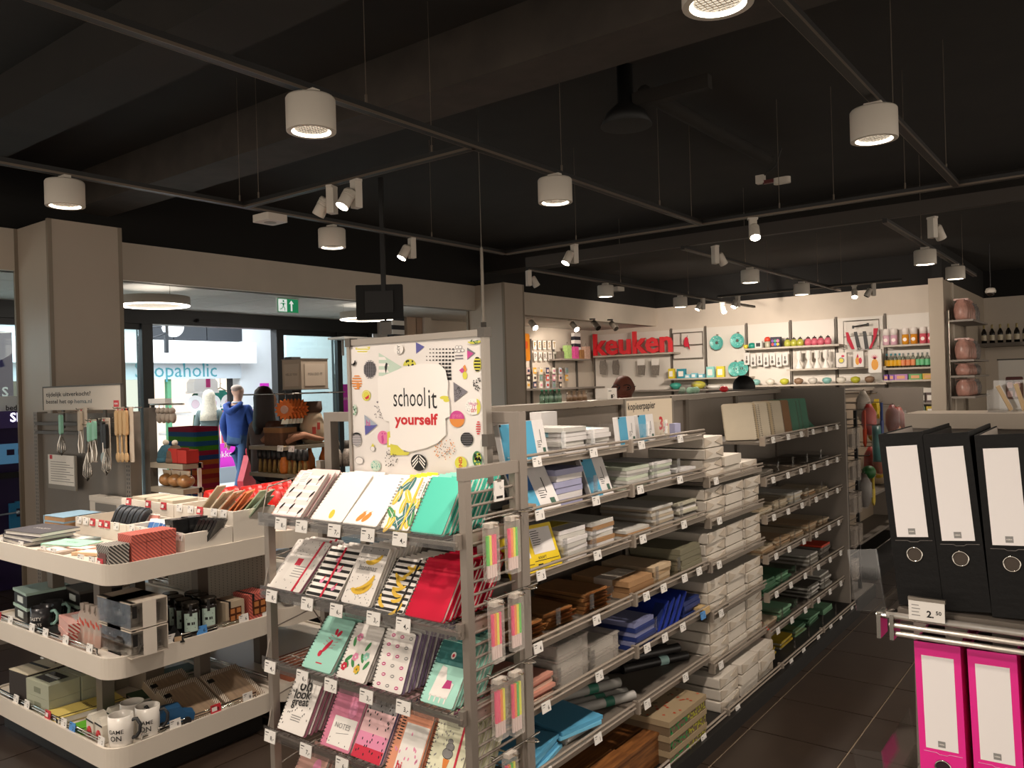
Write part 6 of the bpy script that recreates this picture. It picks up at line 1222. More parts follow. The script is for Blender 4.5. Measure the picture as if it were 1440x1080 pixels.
for k, (px, py) in enumerate(((715, 722), (722, 832), (720, 938), (725, 1050))):
    q = at(px, py, x=RX1+.02); t = thing('hook_bar', 'black chrome hook bar on the rack side grid, %s from the top' % ORD[k], 'hook', q, 0, 'side hook bars')
    MB().tube([(0, -.12, 0), (0, .13, 0)], .004).obj('bar', CHROME, t); MB().tube([(0, .05, 0), (.03, .06, .0), (.05, .06, .006), (.03, .075, .004), (0, .08, 0)], .0028).tube([(-.02, -.1, 0), (0, -.1, 0)], .004).obj('hook_loop', CHROME, t)
for k, (x, y, z, l_) in enumerate(((-1.78, 2.0, 1.215, 'white storage carton seen through the side grid, lower one'), (-1.80, 2.02, 1.30, 'flat white carton seen through the side grid, upper one'))):
    pass
# ================================================================== main stationery gondola
GX, GF = -2.075, -1.605
GP = mat('#8a8178', .55, var=.08, scale=5, name='gondola_grey'); GPD = mat('#6a6259', .6, name='gondola_shelf_grey'); LIPM = mat('#a3978a', .4, .35, name='shelf_rail_metal')
BAY = [2.14, 2.88, 3.62, 4.37, 5.12, 5.88]
gon = thing('shelving_gondola', 'long grey stationery shelving gondola running away down the middle of the shop', 'shelving', (GX, BAY[0], 0)); GL = BAY[-1]-BAY[0]
for b in range(5):
    a0, a1 = BAY[b]-BAY[0]+.004, BAY[b+1]-BAY[0]-.004
    MB().bb((-.012, a0, .08), (.012, a1, 1.54)).obj('back_panel', GP, gon)
for b in range(6): MB().bb((-.03, BAY[b]-BAY[0]-.02, 0), (.03, BAY[b]-BAY[0]+.02, 1.545)).obj('upright', mat('#6f665c', .5), gon)
MB().bb((-.06, -.02, 1.545), (.06, GL+.02, 1.572)).obj('cap', mat('#93887b', .45), gon)
MB().bb((-.50, .0, 0), (.565, GL, .075)).obj('plinth', BLACK, gon)
MB().bb((-.47, -.03, 0), (-.43, .01, 1.57)).bb((.455, -.03, .06), (.495, .01, 1.57)).bb((-.43, -.03, 1.535), (.455, .01, 1.57)).bb((-.43, -.03, .9), (.455, .01, .94)).obj('end_frame', GP, gon)
MB().bb((-.5, GL+.0, 0.06), (.50, GL+.03, 1.575)).obj('end_panel', GP, gon)
L12 = [1.42, 1.24, 1.037, .80, .59, .365, .10]; LR = [1.19, .995, .785, .55, .305, .10]; LN = [1.33, 1.108, .90, .68, .47, .265, .10]
LEV = [L12, L12, LR, LN, LN]
SHELF = {}; DIV = {(0, 0): [2.43, 2.63], (0, 1): [2.64], (0, 2): [2.42, 2.62], (0, 3): [2.365, 2.59], (0, 4): [2.358, 2.587], (1, 0): [3.07, 3.24], (1, 1): [3.13, 3.355], (1, 2): [3.135, 3.37], (1, 3): [3.118, 3.328], (1, 4): [3.09]}
prices = ['2,-', '1', '3', '4', '6', '2,-', '1']
rnd = random.Random(5)
for b in range(5):
    y0, y1 = BAY[b]-BAY[0]+.012, BAY[b+1]-BAY[0]-.012
    for k, z in enumerate(LEV[b]):
        base = k == len(LEV[b])-1; fx = (.535 if base else .468); zz = z-.028
        sh = MB().bb((.02, y0, zz-.014), (fx-.01, y1, zz)).obj('shelf', GPD, gon); SHELF[(b, k)] = sh
        MB().tube([(fx, y0, z), (fx, y1, z)], .0055, n=6).tube([(fx+.004, y0, z-.016), (fx+.004, y1, z-.016)], .0045, n=6).bb((fx-.010, y0, zz-.014), (fx-.003, y1, zz+.004)).bb((fx-.02, y0-.006, zz-.02), (fx+.010, y0+.010, z+.002)).obj('front_rail', LIPM, sh)
        n = 2 if b < 3 else 3
        if b == 1 and k in (3, 4): n = 4
        if b == 2: n = 1
        for q in range(n):
            yy = y0+.05+(y1-y0)*(q+(.02 if b < 3 else .2))/n; put_tag(sh, (fx+.016, yy+rnd.uniform(-.01, .03), z-.022), R(90), prices[(k+q+b) % 7], .05, .034, 2 if (b == 1 and k == 4 and q == 3) else 0)
        if b != 2:
            for yy in DIV.get((b, k), ([], [], [], [4.645, 4.90], [5.175, 5.46])[b] if k else []):
                yy -= BAY[0]
                MB().bb((.12, yy-.0015, zz), (fx-.012, yy+.0015, zz+.085)).bb((fx-.014, yy-.014, zz), (fx-.011, yy+.014, zz+.095)).obj('divider', ACR, sh)
WZ = {'b%d' % b: [z-.028 for z in LEV[b]] for b in range(5)}
NUMB = ['first', 'second', 'third', 'fourth', 'fifth', 'sixth', 'bottom']
_PK = {}
def pack(name, cat, label, loc, dims, m_, edge=None, rot=0, group=None, strip=None, round_=.004):
    """flat pack lying with its short edge to the aisle: body and printed strip"""
    w, d, h = dims; key = (name, dims, m_.name, strip.name if strip else None)
    if key in _PK:
        return dup(_PK[key], loc, rot, label, group)
    t = thing(name, label, cat, loc, rot, group); _PK[key] = t
    MB().prism(rrect(-w/2, -d/2, w/2, d/2, round_, 2), .0, h-.0008).obj('pack_body', m_, t)
    if strip: MB().bb((-w*.1, -d/2-.0006, -.0003), (w*.22, d/2+.0006, h)).obj('printed_strip', strip, t)
    return t
def stack(name, cat, desc, where, x, y, z, dims, n, mats, strips=(None,), jit=.008, rot=0, seed=1, lean=0):
    rn = random.Random(seed*31+int(y*100)+int(z*1000))
    where = where.replace(' on the ', ', ').replace(' of bay two', ' in bay two').replace('stack at the left end under', 'under')
    for k in range(n):
        pack(name, cat, '%s, %s from bottom, %s' % (desc, ORD[k], where), (x+rn.uniform(-jit, jit), y+rn.uniform(-jit, jit), z+dims[2]*k+.0005*k), dims, mats[k % len(mats)], rot=(0, 0, rot+rn.uniform(-.04, .04)), strip=strips[k % len(strips)], group=None)
ENVB = mat('#4fa3c7', .45, name='envelope_blue'); ENVD = mat('#3469a8', .45, name='envelope_deep_blue'); EW = mat('#e4e0de', .5, var=.04, scale=30, name='envelope_white'); EG = mat('#c9c6bf', .6, name='envelope_grey'); LILAC = mat('#a9aacb', .5, name='envelope_lilac'); CYS = mat('#8cc3d6', .5)
def env_display(label, y, z, w=.16, h=.22, lean=18, kind='blue', x=GF-.06, turn=90-8, group=None):
    """envelope pack standing on the shelf, its printed front to the aisle"""
    t = thing('envelope_pack', label, 'envelopes', (x, y, z+.002), 0, group); t.rotation_euler = Euler((-R(lean), 0, R(turn)), 'XYZ'); t.rotation_mode = 'XYZ'
    T = FY(0, 0, 0); MB().prism(rrect(-w/2, 0, w/2, h, .003, 2), -.022, 0, T=T).obj('pack_body', EW if kind != 'yellow' else mat('#e2c41e', .5, name='padded_yellow'), t)
    g = MB(); 
    def q(a, b, c, d, mi, l=1): g.poly([(w*a, h*b, .0004*l), (w*c, h*b, .0004*l), (w*c, h*d, .0004*l), (w*a, h*d, .0004*l)], mi, T)
    if kind in ('blue', 'deep'):
        mi = 0 if kind == 'blue' else 3
        q(-.46, .01, 0.02, .99, mi); 
        if kind == 'deep': q(-.46, .01, .02, .5, 0, 2)
        for k in range(4): q(.1, .3+.05*k, .22+.05*(k % 2), .315+.05*k, 2, 2)
        q(.3, .1, .42, .28, 4, 2); q(-.46, .93, -.38, .99, 2, 2); g.text('ENVELOPES', w=w*.3, c=(-w*.2, h*.14), T=T, z=.0012, mi=5); q(.28, .4, .3, .75, 2, 2)
    else:
        q(-.4, .36, .4, .92, 1); q(-.46, .02, .46, .03, 2); q(-.46, .2, .46, .215, 2)
        for k in range(7): q(-.36, .55+.05*k, -.1+.03*(k % 3), .565+.05*k, 2, 2)
        q(.1, .07, .4, .14, 2); g.text('KRAFT', w=w*.3, c=(-w*.15, h*.27), T=T, z=.0012, mi=2); q(-.38, .07, -.2, .14, 2)
    g.obj('printed_front', [ENVB, EW, INK, ENVD, mat('#3f6152', .5), WHITE], t); return t
z = WZ['b0']
env_display('blue and white envelope pack standing at the left end of the top shelf', 2.205, z[0], .12, .135, 12, turn=86); env_display('blue and white envelope pack standing second on the top shelf', 2.33, z[0], .125, .14, 12, turn=84)
for s, (yy, n) in enumerate(((2.54, 6), (2.72, 5))): stack('envelope_pack', 'envelopes', 'white envelope pack', '%s top-shelf stack in bay one' % ['left', 'right'][s], GF-.16, yy, z[0], (.24, .16, .017), n, [EW, EW, EG], (None, CYS, None))
pack('envelope_pack', 'envelopes', 'small white upright carton behind the envelopes on the top shelf', (GF-.36, 2.8, z[0]), (.06, .12, .15), EW)
env_display('large deep blue envelope pack leaning at the left of the second shelf', 2.30, z[1], .21, .17, 30, 'deep', x=GF-.025, turn=82); env_display('blue envelope pack leaning at the right of the second shelf', 2.75, z[1], .14, .155, 22, 'blue', x=GF-.05, turn=82)
stack('envelope_pack', 'envelopes', 'lilac-white envelope pack', 'middle stack on the second shelf', GF-.18, 2.51, z[1], (.26, .18, .022), 6, [LILAC, EW, LILAC], (None,)); stack('envelope_pack', 'envelopes', 'white envelope pack with cyan strip', 'rear left stack on the second shelf', GF-.33, 2.26, z[1], (.2, .2, .024), 6, [EW], (CYS,))
stack('envelope_pack', 'envelopes', 'small tan envelope pack', 'stack at the left end under the blue pack', GF-.04, 2.19, z[1], (.08, .09, .014), 3, [mat('#a08a74', .7)], (None,))
env_display('yellow padded envelope pack leaning at the left end of the third shelf', 2.205, z[2], .12, .15, 22, 'yellow', x=GF-.03, turn=84); env_display('yellow padded envelope pack leaning second on the third shelf', 2.345, z[2], .135, .16, 22, 'yellow', x=GF-.03, turn=82)
YS = mat('#d4be3a', .5); stack('envelope_pack', 'envelopes', 'white and yellow envelope pack', 'left stack on the third shelf', GF-.17, 2.52, z[2], (.26, .17, .016), 7, [EW, EG], (YS, None)); stack('envelope_pack', 'envelopes', 'grey and yellow envelope pack', 'right stack on the third shelf', GF-.17, 2.72, z[2], (.26, .17, .016), 7, [EG, EW, KRAFT], (None, YS))
KR2 = mat('#9a6a3a', .75, var=.15, scale=30, name='dark_kraft')
def kraft_env(label, x, y, z, rot, w=.24, d=.17, open_=True):
    t = thing('kraft_envelope', label, 'envelopes', (x, y, z), (0, 0, rot)); MB().prism(rrect(-w/2, -d/2, w/2, d/2, .004, 2), 0, .012).obj('pack_body', KR2, t)
    MB().add([(w/2, -d/2, .006), (w/2, d/2, .006), (w/2+.05, d*.2, .028), (w/2+.05, -d*.2, .028)], [(0, 1, 2, 3)]).add([(w/2, -d/2, .004), (w/2, d/2, .004), (w/2+.05, d*.2, .026), (w/2+.05, -d*.2, .026)], [(3, 2, 1, 0)]).obj('open_flap', mat('#b9793a', .7), t)
for k in range(4): kraft_env('brown kraft envelope with open flap, left pile on the fourth shelf, %s from bottom' % ORD[k], GF-.19, 2.26, z[3]+.015*k, .06*(k % 3-1))
for k in range(4): kraft_env('brown kraft envelope with open flap, middle pile on the fourth shelf, %s from bottom' % ORD[k], GF-.20, 2.47, z[3]+.015*k, .08*(k % 3-1))
for k in range(5): kraft_env('brown kraft envelope with open flap, right pile on the fourth shelf, %s from bottom' % ORD[k], GF-.19, 2.71, z[3]+.016*k, .05*(k % 3-1))
CLB = film('#d6cec4', .28, .2, 'clear_box_plastic')
stack('paper_pack', 'paper', 'coral tinted paper pack', 'left pile on the fifth shelf', GF-.16, 2.25, z[4], (.26, .19, .012), 7, [mat('#c58a78', .7), mat('#d9b9a4', .7), mat('#b8705f', .7)], (None,))
for s, (yy, n) in enumerate(((2.475, 3), (2.70, 2))):
    for k in range(n):
        t = thing('clear_box', 'clear plastic box on the fifth shelf, %s of the %s pile' % (['bottom', 'second', 'third'][k], ['left', 'right'][s]), 'box', (GF-.17, yy, z[4]+.056*k), 0)
        MB().bb((-.14, -.10, 0), (.14, .10, .004)).bb((-.14, -.10, .004), (-.136, .10, .05)).bb((.136, -.10, .004), (.14, .10, .05)).bb((-.136, -.10, .004), (.136, -.096, .05)).bb((-.136, .096, .004), (.136, .10, .05)).obj('box_walls', CLB, t); MB().bb((-.144, -.104, .05), (.144, .104, .0555)).obj('lid', CLB, t); MB().bb((-.125, -.085, .005), (.125, .085, .035)).obj('contents', EG, t)
stack('folder', 'folder', 'light blue folder', 'left pile on the sixth shelf', GF-.185, 2.29, z[5], (.30, .22, .014), 4, [mat('#74bfe0', .5, name='light_blue_card'), mat('#5aa6cc', .5)], (None,), rot=.2, jit=.015)
stack('folder', 'folder', 'light blue folder', 'right pile on the sixth shelf', GF-.185, 2.56, z[5]+.03, (.30, .22, .014), 2, [mat('#74bfe0', .5, name='light_blue_card'), mat('#5aa6cc', .5)], (None,), rot=-.2)
stack('folder', 'folder', 'grey folder lying under the blue one', 'right pile on the sixth shelf', GF-.19, 2.55, z[5], (.26, .18, .014), 2, [EG], (None,))
TUBEG = mat('#8f8d88', .55, name='grey_mailing_tube')
def tube_(label, x, y, z, L, r_, m_, band, capm, rz):
    t = thing('mailing_tube', label, 'tube', (x, y, z+r_), (0, 0, rz)); MB().tube([(0, 0, 0), (L, 0, 0)], r_, n=14).obj('tube_body', m_, t); MB().tube([(-.006, 0, 0), (.012, 0, 0)], r_*1.05, n=14).obj('end_cap', capm, t); MB().tube([(L*.55, 0, 0), (L*.68, 0, 0)], r_*1.02, n=14, cap=False).obj('label', band, t)
TG = mat('#2f6e5a', .5)
for k in range(7): tube_('grey mailing tube on the sixth shelf, %s counted from the blue folders' % ORD[k], GF-.40+.049*(k//2)+.024*(k % 2), 2.62+.012*(k//2), z[5]+(.0 if k % 2 == 0 else .039), .36, .02, TUBEG, TG, BLACK, R(66))
tube_('front grey mailing tube at the edge of the sixth shelf', GF-.20, 2.66, z[5], .34, .02, mat('#a9a7a2', .5), TG, BLACK, R(66))
stack('folder', 'folder', 'striped folder', 'left pile on the bottom shelf', GF-.12, 2.27, z[6], (.32, .22, .02), 4, [mat('#c98f80', .6), mat('#d8c86a', .6), mat('#a84b52', .6), mat('#cfa69a', .6)], (None,))
WD = wood_mat('#5f381c', '#8c5a2e', 5, 'acacia_wood', (14, 1.5, 14))
def wood_crate(label, x, y, z, w, d, h):
    t = thing('wooden_box', label, 'box', (x, y, z)); a, b = w/2, d/2
    MB().bb((-a, -b, 0), (a, b, .01)).bb((-a, -b, .01), (a, -b+.012, h)).bb((-a, b-.012, .01), (a, b, h)).bb((-a, -b+.012, .01), (-a+.012, b-.012, h)).bb((a-.012, -b+.012, .01), (a, b-.012, h)).obj('box_body', WD, t); MB().bb((-a-.004, -b-.004, h), (a*.55, b+.004, h+.012)).bb((a*.62, -b-.004, h), (a+.004, b+.004, h+.012)).obj('lid', WD, t)
wood_crate('dark wooden box with slatted lid at the bottom, left of the patterned boxes', GF-.14, 2.60, z[6], .36, .28, .14); wood_crate('second wooden box with slatted lid beside the patterned boxes', GF-.15, 2.90, z[6], .34, .26, .12)
z = WZ['b1']
env_display('blue and white envelope pack standing left of the copy paper sign', 2.985, z[0], .135, .12, 6, turn=88); env_display('blue and white envelope pack standing right beside the copy paper sign', 3.155, z[0], .135, .12, 6, turn=88)
for k, (yy, l_) in enumerate(() and ((2.925, 'grey backed envelope pack behind the first standing pack of bay two'), (3.09, 'white envelope pack behind the second standing pack of bay two'))): env_display(l_, yy+.03, z[0], .11, .17, 6, x=GF-.12, turn=90)
t = thing('price_sign', 'cream copy paper sign with large red price on the top shelf', 'sign', (GF-.16, 3.38, z[0]), (0, 0, R(90))); MB().bb((-.24, -.002, 0), (.22, .004, .18)).obj('sign_card', mat('#d8c9b2', .6), t); g = MB(); T = FY(0, -.003, 0); g.text('kopieerpapier', w=.26, c=(-.09, .15), T=T, bold=.01); g.text('3,-', w=.09, h=.075, c=(.12, .06), T=T, mi=1, bold=.03); g.obj('lettering', [INK, RED], t); MB().bb((-.245, -.004, -.0), (-.235, .006, .19)).obj('holder', STEEL, t); MB().bb((.215, -.004, 0), (.225, .006, .19)).obj('holder', STEEL, t)
pack('envelope_pack', 'envelopes', 'small lilac pack standing before the copy paper sign', (GF-.05, 3.40, z[0]), (.03, .06, .07), LILAC)
stack('envelope_pack', 'envelopes', 'pale green envelope pack', 'left stack on the second shelf of bay two', GF-.17, 3.02, z[1], (.26, .19, .013), 7, [mat('#c2cbb8', .6), EW, EG], (None,)); stack('envelope_pack', 'envelopes', 'white envelope pack', 'middle stack on the second shelf of bay two', GF-.17, 3.24, z[1], (.26, .19, .013), 7, [EW, mat('#bfc8b4', .6)], (None,)); stack('envelope_pack', 'envelopes', 'cream envelope pack', 'right stack on the second shelf of bay two', GF-.17, 3.47, z[1], (.26, .2, .013), 3, [EW, mat('#d6ccba', .6)], (None,))
stack('envelope_pack', 'envelopes', 'taupe envelope pack', 'left stack on the third shelf of bay two', GF-.17, 3.02, z[2], (.26, .2, .012), 3, [EG, KRAFT], (None,)); stack('envelope_pack', 'envelopes', 'beige envelope pack', 'middle stack on the third shelf of bay two', GF-.18, 3.25, z[2], (.26, .2, .012), 8, [mat('#b7a892', .7), EG], (None,)); stack('envelope_pack', 'envelopes', 'pale envelope pack', 'right stack on the third shelf of bay two', GF-.17, 3.49, z[2], (.26, .2, .012), 7, [mat('#b9b49f', .7), EW, mat('#5f5a50', .7)], (None,))
stack('carton', 'box', 'flat kraft carton', 'left stack on the fourth shelf of bay two', GF-.17, 3.0, z[3], (.28, .2, .024), 3, [KRAFT, mat('#8f6a45', .75)], (mat('#cfc3b4', .6),)); stack('carton', 'box', 'tan folded carton', 'middle stack on the fourth shelf of bay two', GF-.17, 3.22, z[3], (.26, .17, .02), 4, [mat('#b39672', .75), mat('#c4ac8c', .75)], (None,)); stack('carton', 'box', 'grey green flat box', 'right stack on the fourth shelf of bay two', GF-.14, 3.46, z[3], (.26, .22, .024), 5, [mat('#79745e', .6)], (None,))
NAVY = mat('#23336e', .45, name='navy_folder'); NAV2 = mat('#7f83a8', .5)
stack('folder', 'folder', 'navy folder with lilac edge', 'left stack on the fifth shelf of bay two', GF-.16, 2.99, z[4], (.3, .17, .018), 6, [NAVY, NAV2], (None,)); 
for k in range(4):
    t = thing('folder', 'bright blue sleeve leaning on the fifth shelf, %s from the left' % ORD[k], 'folder', (GF-.17, 3.14+.06*k, z[4]), 0, 'leaning blue sleeves'); t.rotation_euler = (-R(40), 0, 0); MB().prism(rrect(-.14, 0, .14, .17, .006, 2), -.006, 0, T=FY(0, 0, 0)).obj('sleeve', mat('#263a9c', .35, var=.3, scale=8, name='blue_sleeve'), t); MB().bb((.08, -.0008, .02), (.13, .0, .15)).obj('label', NAVY, t)
stack('folder', 'folder', 'navy folder', 'right stack on the fifth shelf of bay two', GF-.18, 3.49, z[4], (.28, .17, .02), 4, [NAVY], (None,))
pack('leaflet', 'leaflet', 'yellow folded leaflet at the right end of the blue folders', (GF-.03, 3.56, z[4]), (.08, .07, .03), mat('#c9ab78', .6))
BT = mat('#22201f', .4, name='black_mailing_tube'); ML = mat('#a9d0cc', .5)
for k in range(7): tube_('black mailing tube with mint label on the sixth shelf, %s from the left' % ORD[k], GF-.40+.051*(k//2)+.025*(k % 2), 3.12+.03*(k//2), z[5]+(.0 if k % 2 == 0 else .041), .36, .021, BT, ML if k in (4, 6) else BT, BLACK, R(64))
HOLO = mat('#7c6a54', .4, .2, name='patterned_card')
def pat_box(label, x, y, z, w, d, h, seed):
    t = thing('pattern_box', label, 'box', (x, y, z)); MB().bb((-w/2, -d/2, 0), (w/2, d/2, h*.7)).obj('box_body', HOLO, t); MB().bb((-w/2-.003, -d/2-.003, h*.6), (w/2+.003, d/2+.003, h)).obj('lid', mat('#a08d70', .45), t)
    g = MB(); rn = random.Random(seed)
    for k in range(60): a, b = rn.uniform(-.48, .48)*d, rn.uniform(.05, .58)*h; g.poly([(a+.006*math.cos(q*1.57+k), b+.006*math.sin(q*1.57+k), 0) for q in range(4)], 0 if a < 0 else 1, FX(w/2+.0006, 0, 0))
    for k in range(60): a, b = rn.uniform(-.47, .47)*w, rn.uniform(-.47, .47)*d; g.poly([(a+.008*math.cos(q*1.57+k), b+.008*math.sin(q*1.57+k), 0) for q in range(4)], 2 if a < .05 else 3, FZ(0, 0, h+.0006))
    g.obj('foil_print', [mat('#2fb565', .3, .3), mat('#d8d64a', .3, .3), mat('#4a3b2c', .4), mat('#c4452a', .3, .3)], t)
for k in range(3): pat_box('patterned storage box with shiny foil print at the bottom, %s of the three' % ['lowest', 'middle', 'top'][k], GF-.10, 3.20, z[6]+.062*k, .34, .36, .06, k)
# ---- reams of copy paper
RW = mat('#d8cfc2', .7, var=.06, scale=20, bump=.25, name='ream_wrapper'); RW2 = mat('#c4b7a6', .7, name='ream_flap')
def ream_proto(flap):
    t = thing('paper_ream', 'x', 'paper'); w, d, h = .30, .228, .0535
    m = MB(); r_ = .006
    m.prism(rrect(-d/2, .002, d/2, h-.002, r_, 2), -w/2, w/2, T=Matrix(((0, 0, 1, 0), (1, 0, 0, 0), (0, 1, 0, 0), (0, 0, 0, 1)))); m.obj('wrapped_paper', RW, t)
    if flap:
        for sg in (1, -1):
            MB().add([(w/2+.001, sg*.02, h*.5), (w/2+.001, sg*d*.47, h*.95), (w/2+.001, sg*d*.47, h*.05), (w/2+.004, sg*.02, h*.5), (w/2+.003, sg*d*.47, h*.95), (w/2+.003, sg*d*.47, h*.05)], [(3, 4, 5), (0, 2, 1), (0, 1, 4, 3), (0, 3, 5, 2)] if sg > 0 else [(5, 4, 3), (1, 2, 0), (3, 4, 1, 0), (2, 5, 3, 0)]).obj('folded_flap', RW2, t)
    return Proto(t)
RMA, RMB = ream_proto(True), ream_proto(False)
lay = [[4, 2, 1], [3, 3, 3], [3, 3, 3], [4, 4, 4], [4, 4, 4], [3, 3, 4]]
lnm = ['top', 'second', 'third', 'fourth', 'fifth', 'bottom']
for k, zz in enumerate(WZ['b2']):
    gap = (WZ['b2'][k-1]-.022-zz) if k else 9
    for c in range(3):
        n = min(lay[k][c], int((gap-.003)/.0545))
        for q in range(n):
            yy = 3.62+.131+.244*c+rnd.uniform(-.004, .004); xx = GF-.168+rnd.uniform(-.012, .003)+(0.0 if k < 5 else .055)
            (RMA if c != 1 or q % 3 == 2 else RMB).put((xx, yy, zz+.0545*q+.0005), (0, 0, rnd.uniform(-.02, .02)), 'white wrapped paper ream, %s from bottom in the %s pile on the %s ream shelf' % (ORD[q], ['left', 'middle', 'right'][c], lnm[k]))
# ---- notebooks and folders in the far bays
z = WZ['b3']
CRM = mat('#cbbfa9', .7, var=.05, scale=20, name='cream_board'); GRNC = mat('#4e7f68', .6, name='green_board'); KBR = mat('#8f6b4c', .75, var=.1, scale=20, name='brown_board')
cols = ['cream']*6+['brown']+['green']*4
for k, c in enumerate(cols):
    y = (4.45, 4.49, 4.53, 4.68, 4.74, 4.92, 5.06, 5.2, 5.27, 5.41, 5.62)[k]; m_ = {'cream': (CRM, mat('#bba888', .7), CRM)[k % 3], 'brown': KBR, 'green': GRNC}[c]; h_ = .21 if k < 10 else .18; a = 17 if k < 10 else 48
    t = thing('spiral_notebook', '%s spiral notebook leaning on the top far shelf, %s from the left' % (c, ORD[k]), 'notebook', (GF-.15, y, z[0]+.006)); t.rotation_euler = (-R(a), 0, R(42 if k < 10 else 70))
    MB().prism(rrect(-.085, 0, .085, h_, .006, 2), -.014, -.002, T=FY(0, 0, 0)).obj('pages', PAPER, t); MB().prism(rrect(-.09, 0, .09, h_+.004, .008, 2), -.002, 0, T=FY(0, 0, 0)).prism(rrect(-.09, 0, .09, h_+.004, .008, 2), -.017, -.014, T=FY(0, 0, 0)).obj('cover', m_, t)
    s_ = spiral_mesh(h_, .010, 18).obj('spiral_binding', mat('#7d766c', .4, .5), t); s_.location = (.09, .005, 0)
def flat_spiral(label, x, y, zz, m_, rot=0):
    t = thing('spiral_notebook', label, 'notebook', (x, y, zz), (0, 0, rot)); MB().prism(rrect(-.14, -.1, .14, .1, .006, 2), 0, .012).obj('cover', m_, t); s_ = spiral_mesh(.2, .008, 14).obj('spiral_binding', STEEL, t); s_.rotation_euler = (R(-90), 0, 0); s_.location = (.14, -.1, .008)
for k in range(4): flat_spiral('grey spiral notebook lying on the second far shelf, left pile, %s from bottom' % ORD[k], GF-.18, 4.52, z[1]+.0135*k, mat('#6d665c', .6), .02*k)
for k in range(2): flat_spiral('brown spiral notebook lying on the second far shelf, middle pile, %s' % ['lower', 'upper'][k], GF-.18, 5.04, z[1]+.0135*k, mat('#7a6a58', .6), .05)
for k in range(3): flat_spiral('dark spiral notebook lying on the second far shelf, right pile, %s from bottom' % ORD[k], GF-.18, 5.6, z[1]+.0135*k, mat('#5a544c', .6), .03)
BEI = mat('#b7a68c', .7, name='beige_pad'); 
def pads(desc, where, y, zz, n, mats, dims=(.27, .2, .012), rot=0): stack('writing_pad', 'pad', desc, where, GF-.18, y, zz, dims, n, mats, (None,), .01, rot)
pads('cream writing pad', 'left pile on the third far shelf', 4.52, z[2], 4, [CRM, BEI]); pads('beige writing pad', 'second pile on the third far shelf', 4.775, z[2], 5, [BEI, CRM]); pads('pale writing pad', 'third pile on the third far shelf', 5.04, z[2], 6, [CRM, EG]); pads('brown writing pad', 'fourth pile on the third far shelf', 5.32, z[2], 4, [KRAFT, BEI]); pads('tan writing pad', 'right pile on the third far shelf', 5.6, z[2], 3, [BEI])
for k in range(5): pads('sand coloured block', '%s pile on the fourth far shelf' % ['left', 'second', 'third', 'fourth', 'right'][k], (4.52, 4.775, 5.04, 5.32, 5.6)[k], z[3], 4+(k % 2), [mat('#a98b6a', .7), BEI])
SG = mat('#7fae8a', .6, name='sage_folder'); DG = mat('#3f6a4c', .6, name='green_folder')
pads('dark green folder', 'left pile on the fifth far shelf', 4.52, z[4], 6, [DG]); pads('grey folder', 'middle pile on the fifth far shelf', 5.32, z[4], 6, [mat('#7c766a', .6), EG]); pads('pale green folder', 'second pile on the fifth far shelf', 4.775, z[4], 5, [DG, SG]); pads('grey pad under the red one', 'right pile on the fifth far shelf', 5.6, z[4], 6, [mat('#6d675f', .6)])
pack('writing_pad', 'pad', 'bright red pad on top of the right pile, fifth far shelf', (GF-.17, 5.6, z[4]+.076), (.26, .18, .014), mat('#c23a1f', .5))
t = thing('red_card', 'red and green card standing on edge at the reams end of the sixth far shelf', 'card', (GF-.05, 4.43, z[5]), (-R(20), 0, R(60))); MB().prism([(-.06, 0), (.06, 0), (-.05, .12)], -.003, 0, T=FY(0, 0, 0)).obj('card', mat('#d04a34', .5), t); MB().prism([(-.06, 0), (-.05, 0), (-.045, .12), (-.055, .12)], 0, .002, T=FY(0, 0, 0)).obj('green_edge', DG, t)
pads('tan folder', 'left pile on the sixth far shelf', 4.52, z[5], 4, [mat('#a5836a', .7), BEI]); pads('green folder', 'second pile on the sixth far shelf', 4.775, z[5], 5, [SG, DG]); pads('dark spiral pad', 'third pile on the sixth far shelf', 5.32, z[5], 7, [mat('#4a463f', .6), EG]); pads('grey ribbed pad', 'right pile on the sixth far shelf', 5.6, z[5], 8, [mat('#6b655b', .6), EG])
pads('yellow and black pad', 'left pile on the bottom far shelf', 4.52, z[6], 3, [mat('#b99c2c', .6), mat('#3a362e', .6)]); pads('yellow pad', 'second pile on the bottom far shelf', 4.775, z[6], 4, [EG, mat('#c3a52e', .6)]); pads('green folder', 'third pile on the bottom far shelf', 5.04, z[6], 4, [SG, DG]); pads('dark green folder', 'fourth pile on the bottom far shelf', 5.32, z[6], 4, [DG, SG]); pads('sage folder', 'right pile on the bottom far shelf', 5.6, z[6], 3, [SG])
# ---- goods on top of the gondola cap
def bottle(label, p, r_, h, m_, capm, group=None):
    t = thing('glass_bottle', label, 'bottle', p, 0, group); MB().lathe([(r_, 0), (r_, h*.6), (r_*.4, h*.78), (r_*.4, h*.9)], 0, 14).obj('bottle_body', m_, t); MB().lathe([(r_*.45, h*.88), (r_*.45, h)], 0, 12).obj('stopper', capm, t)
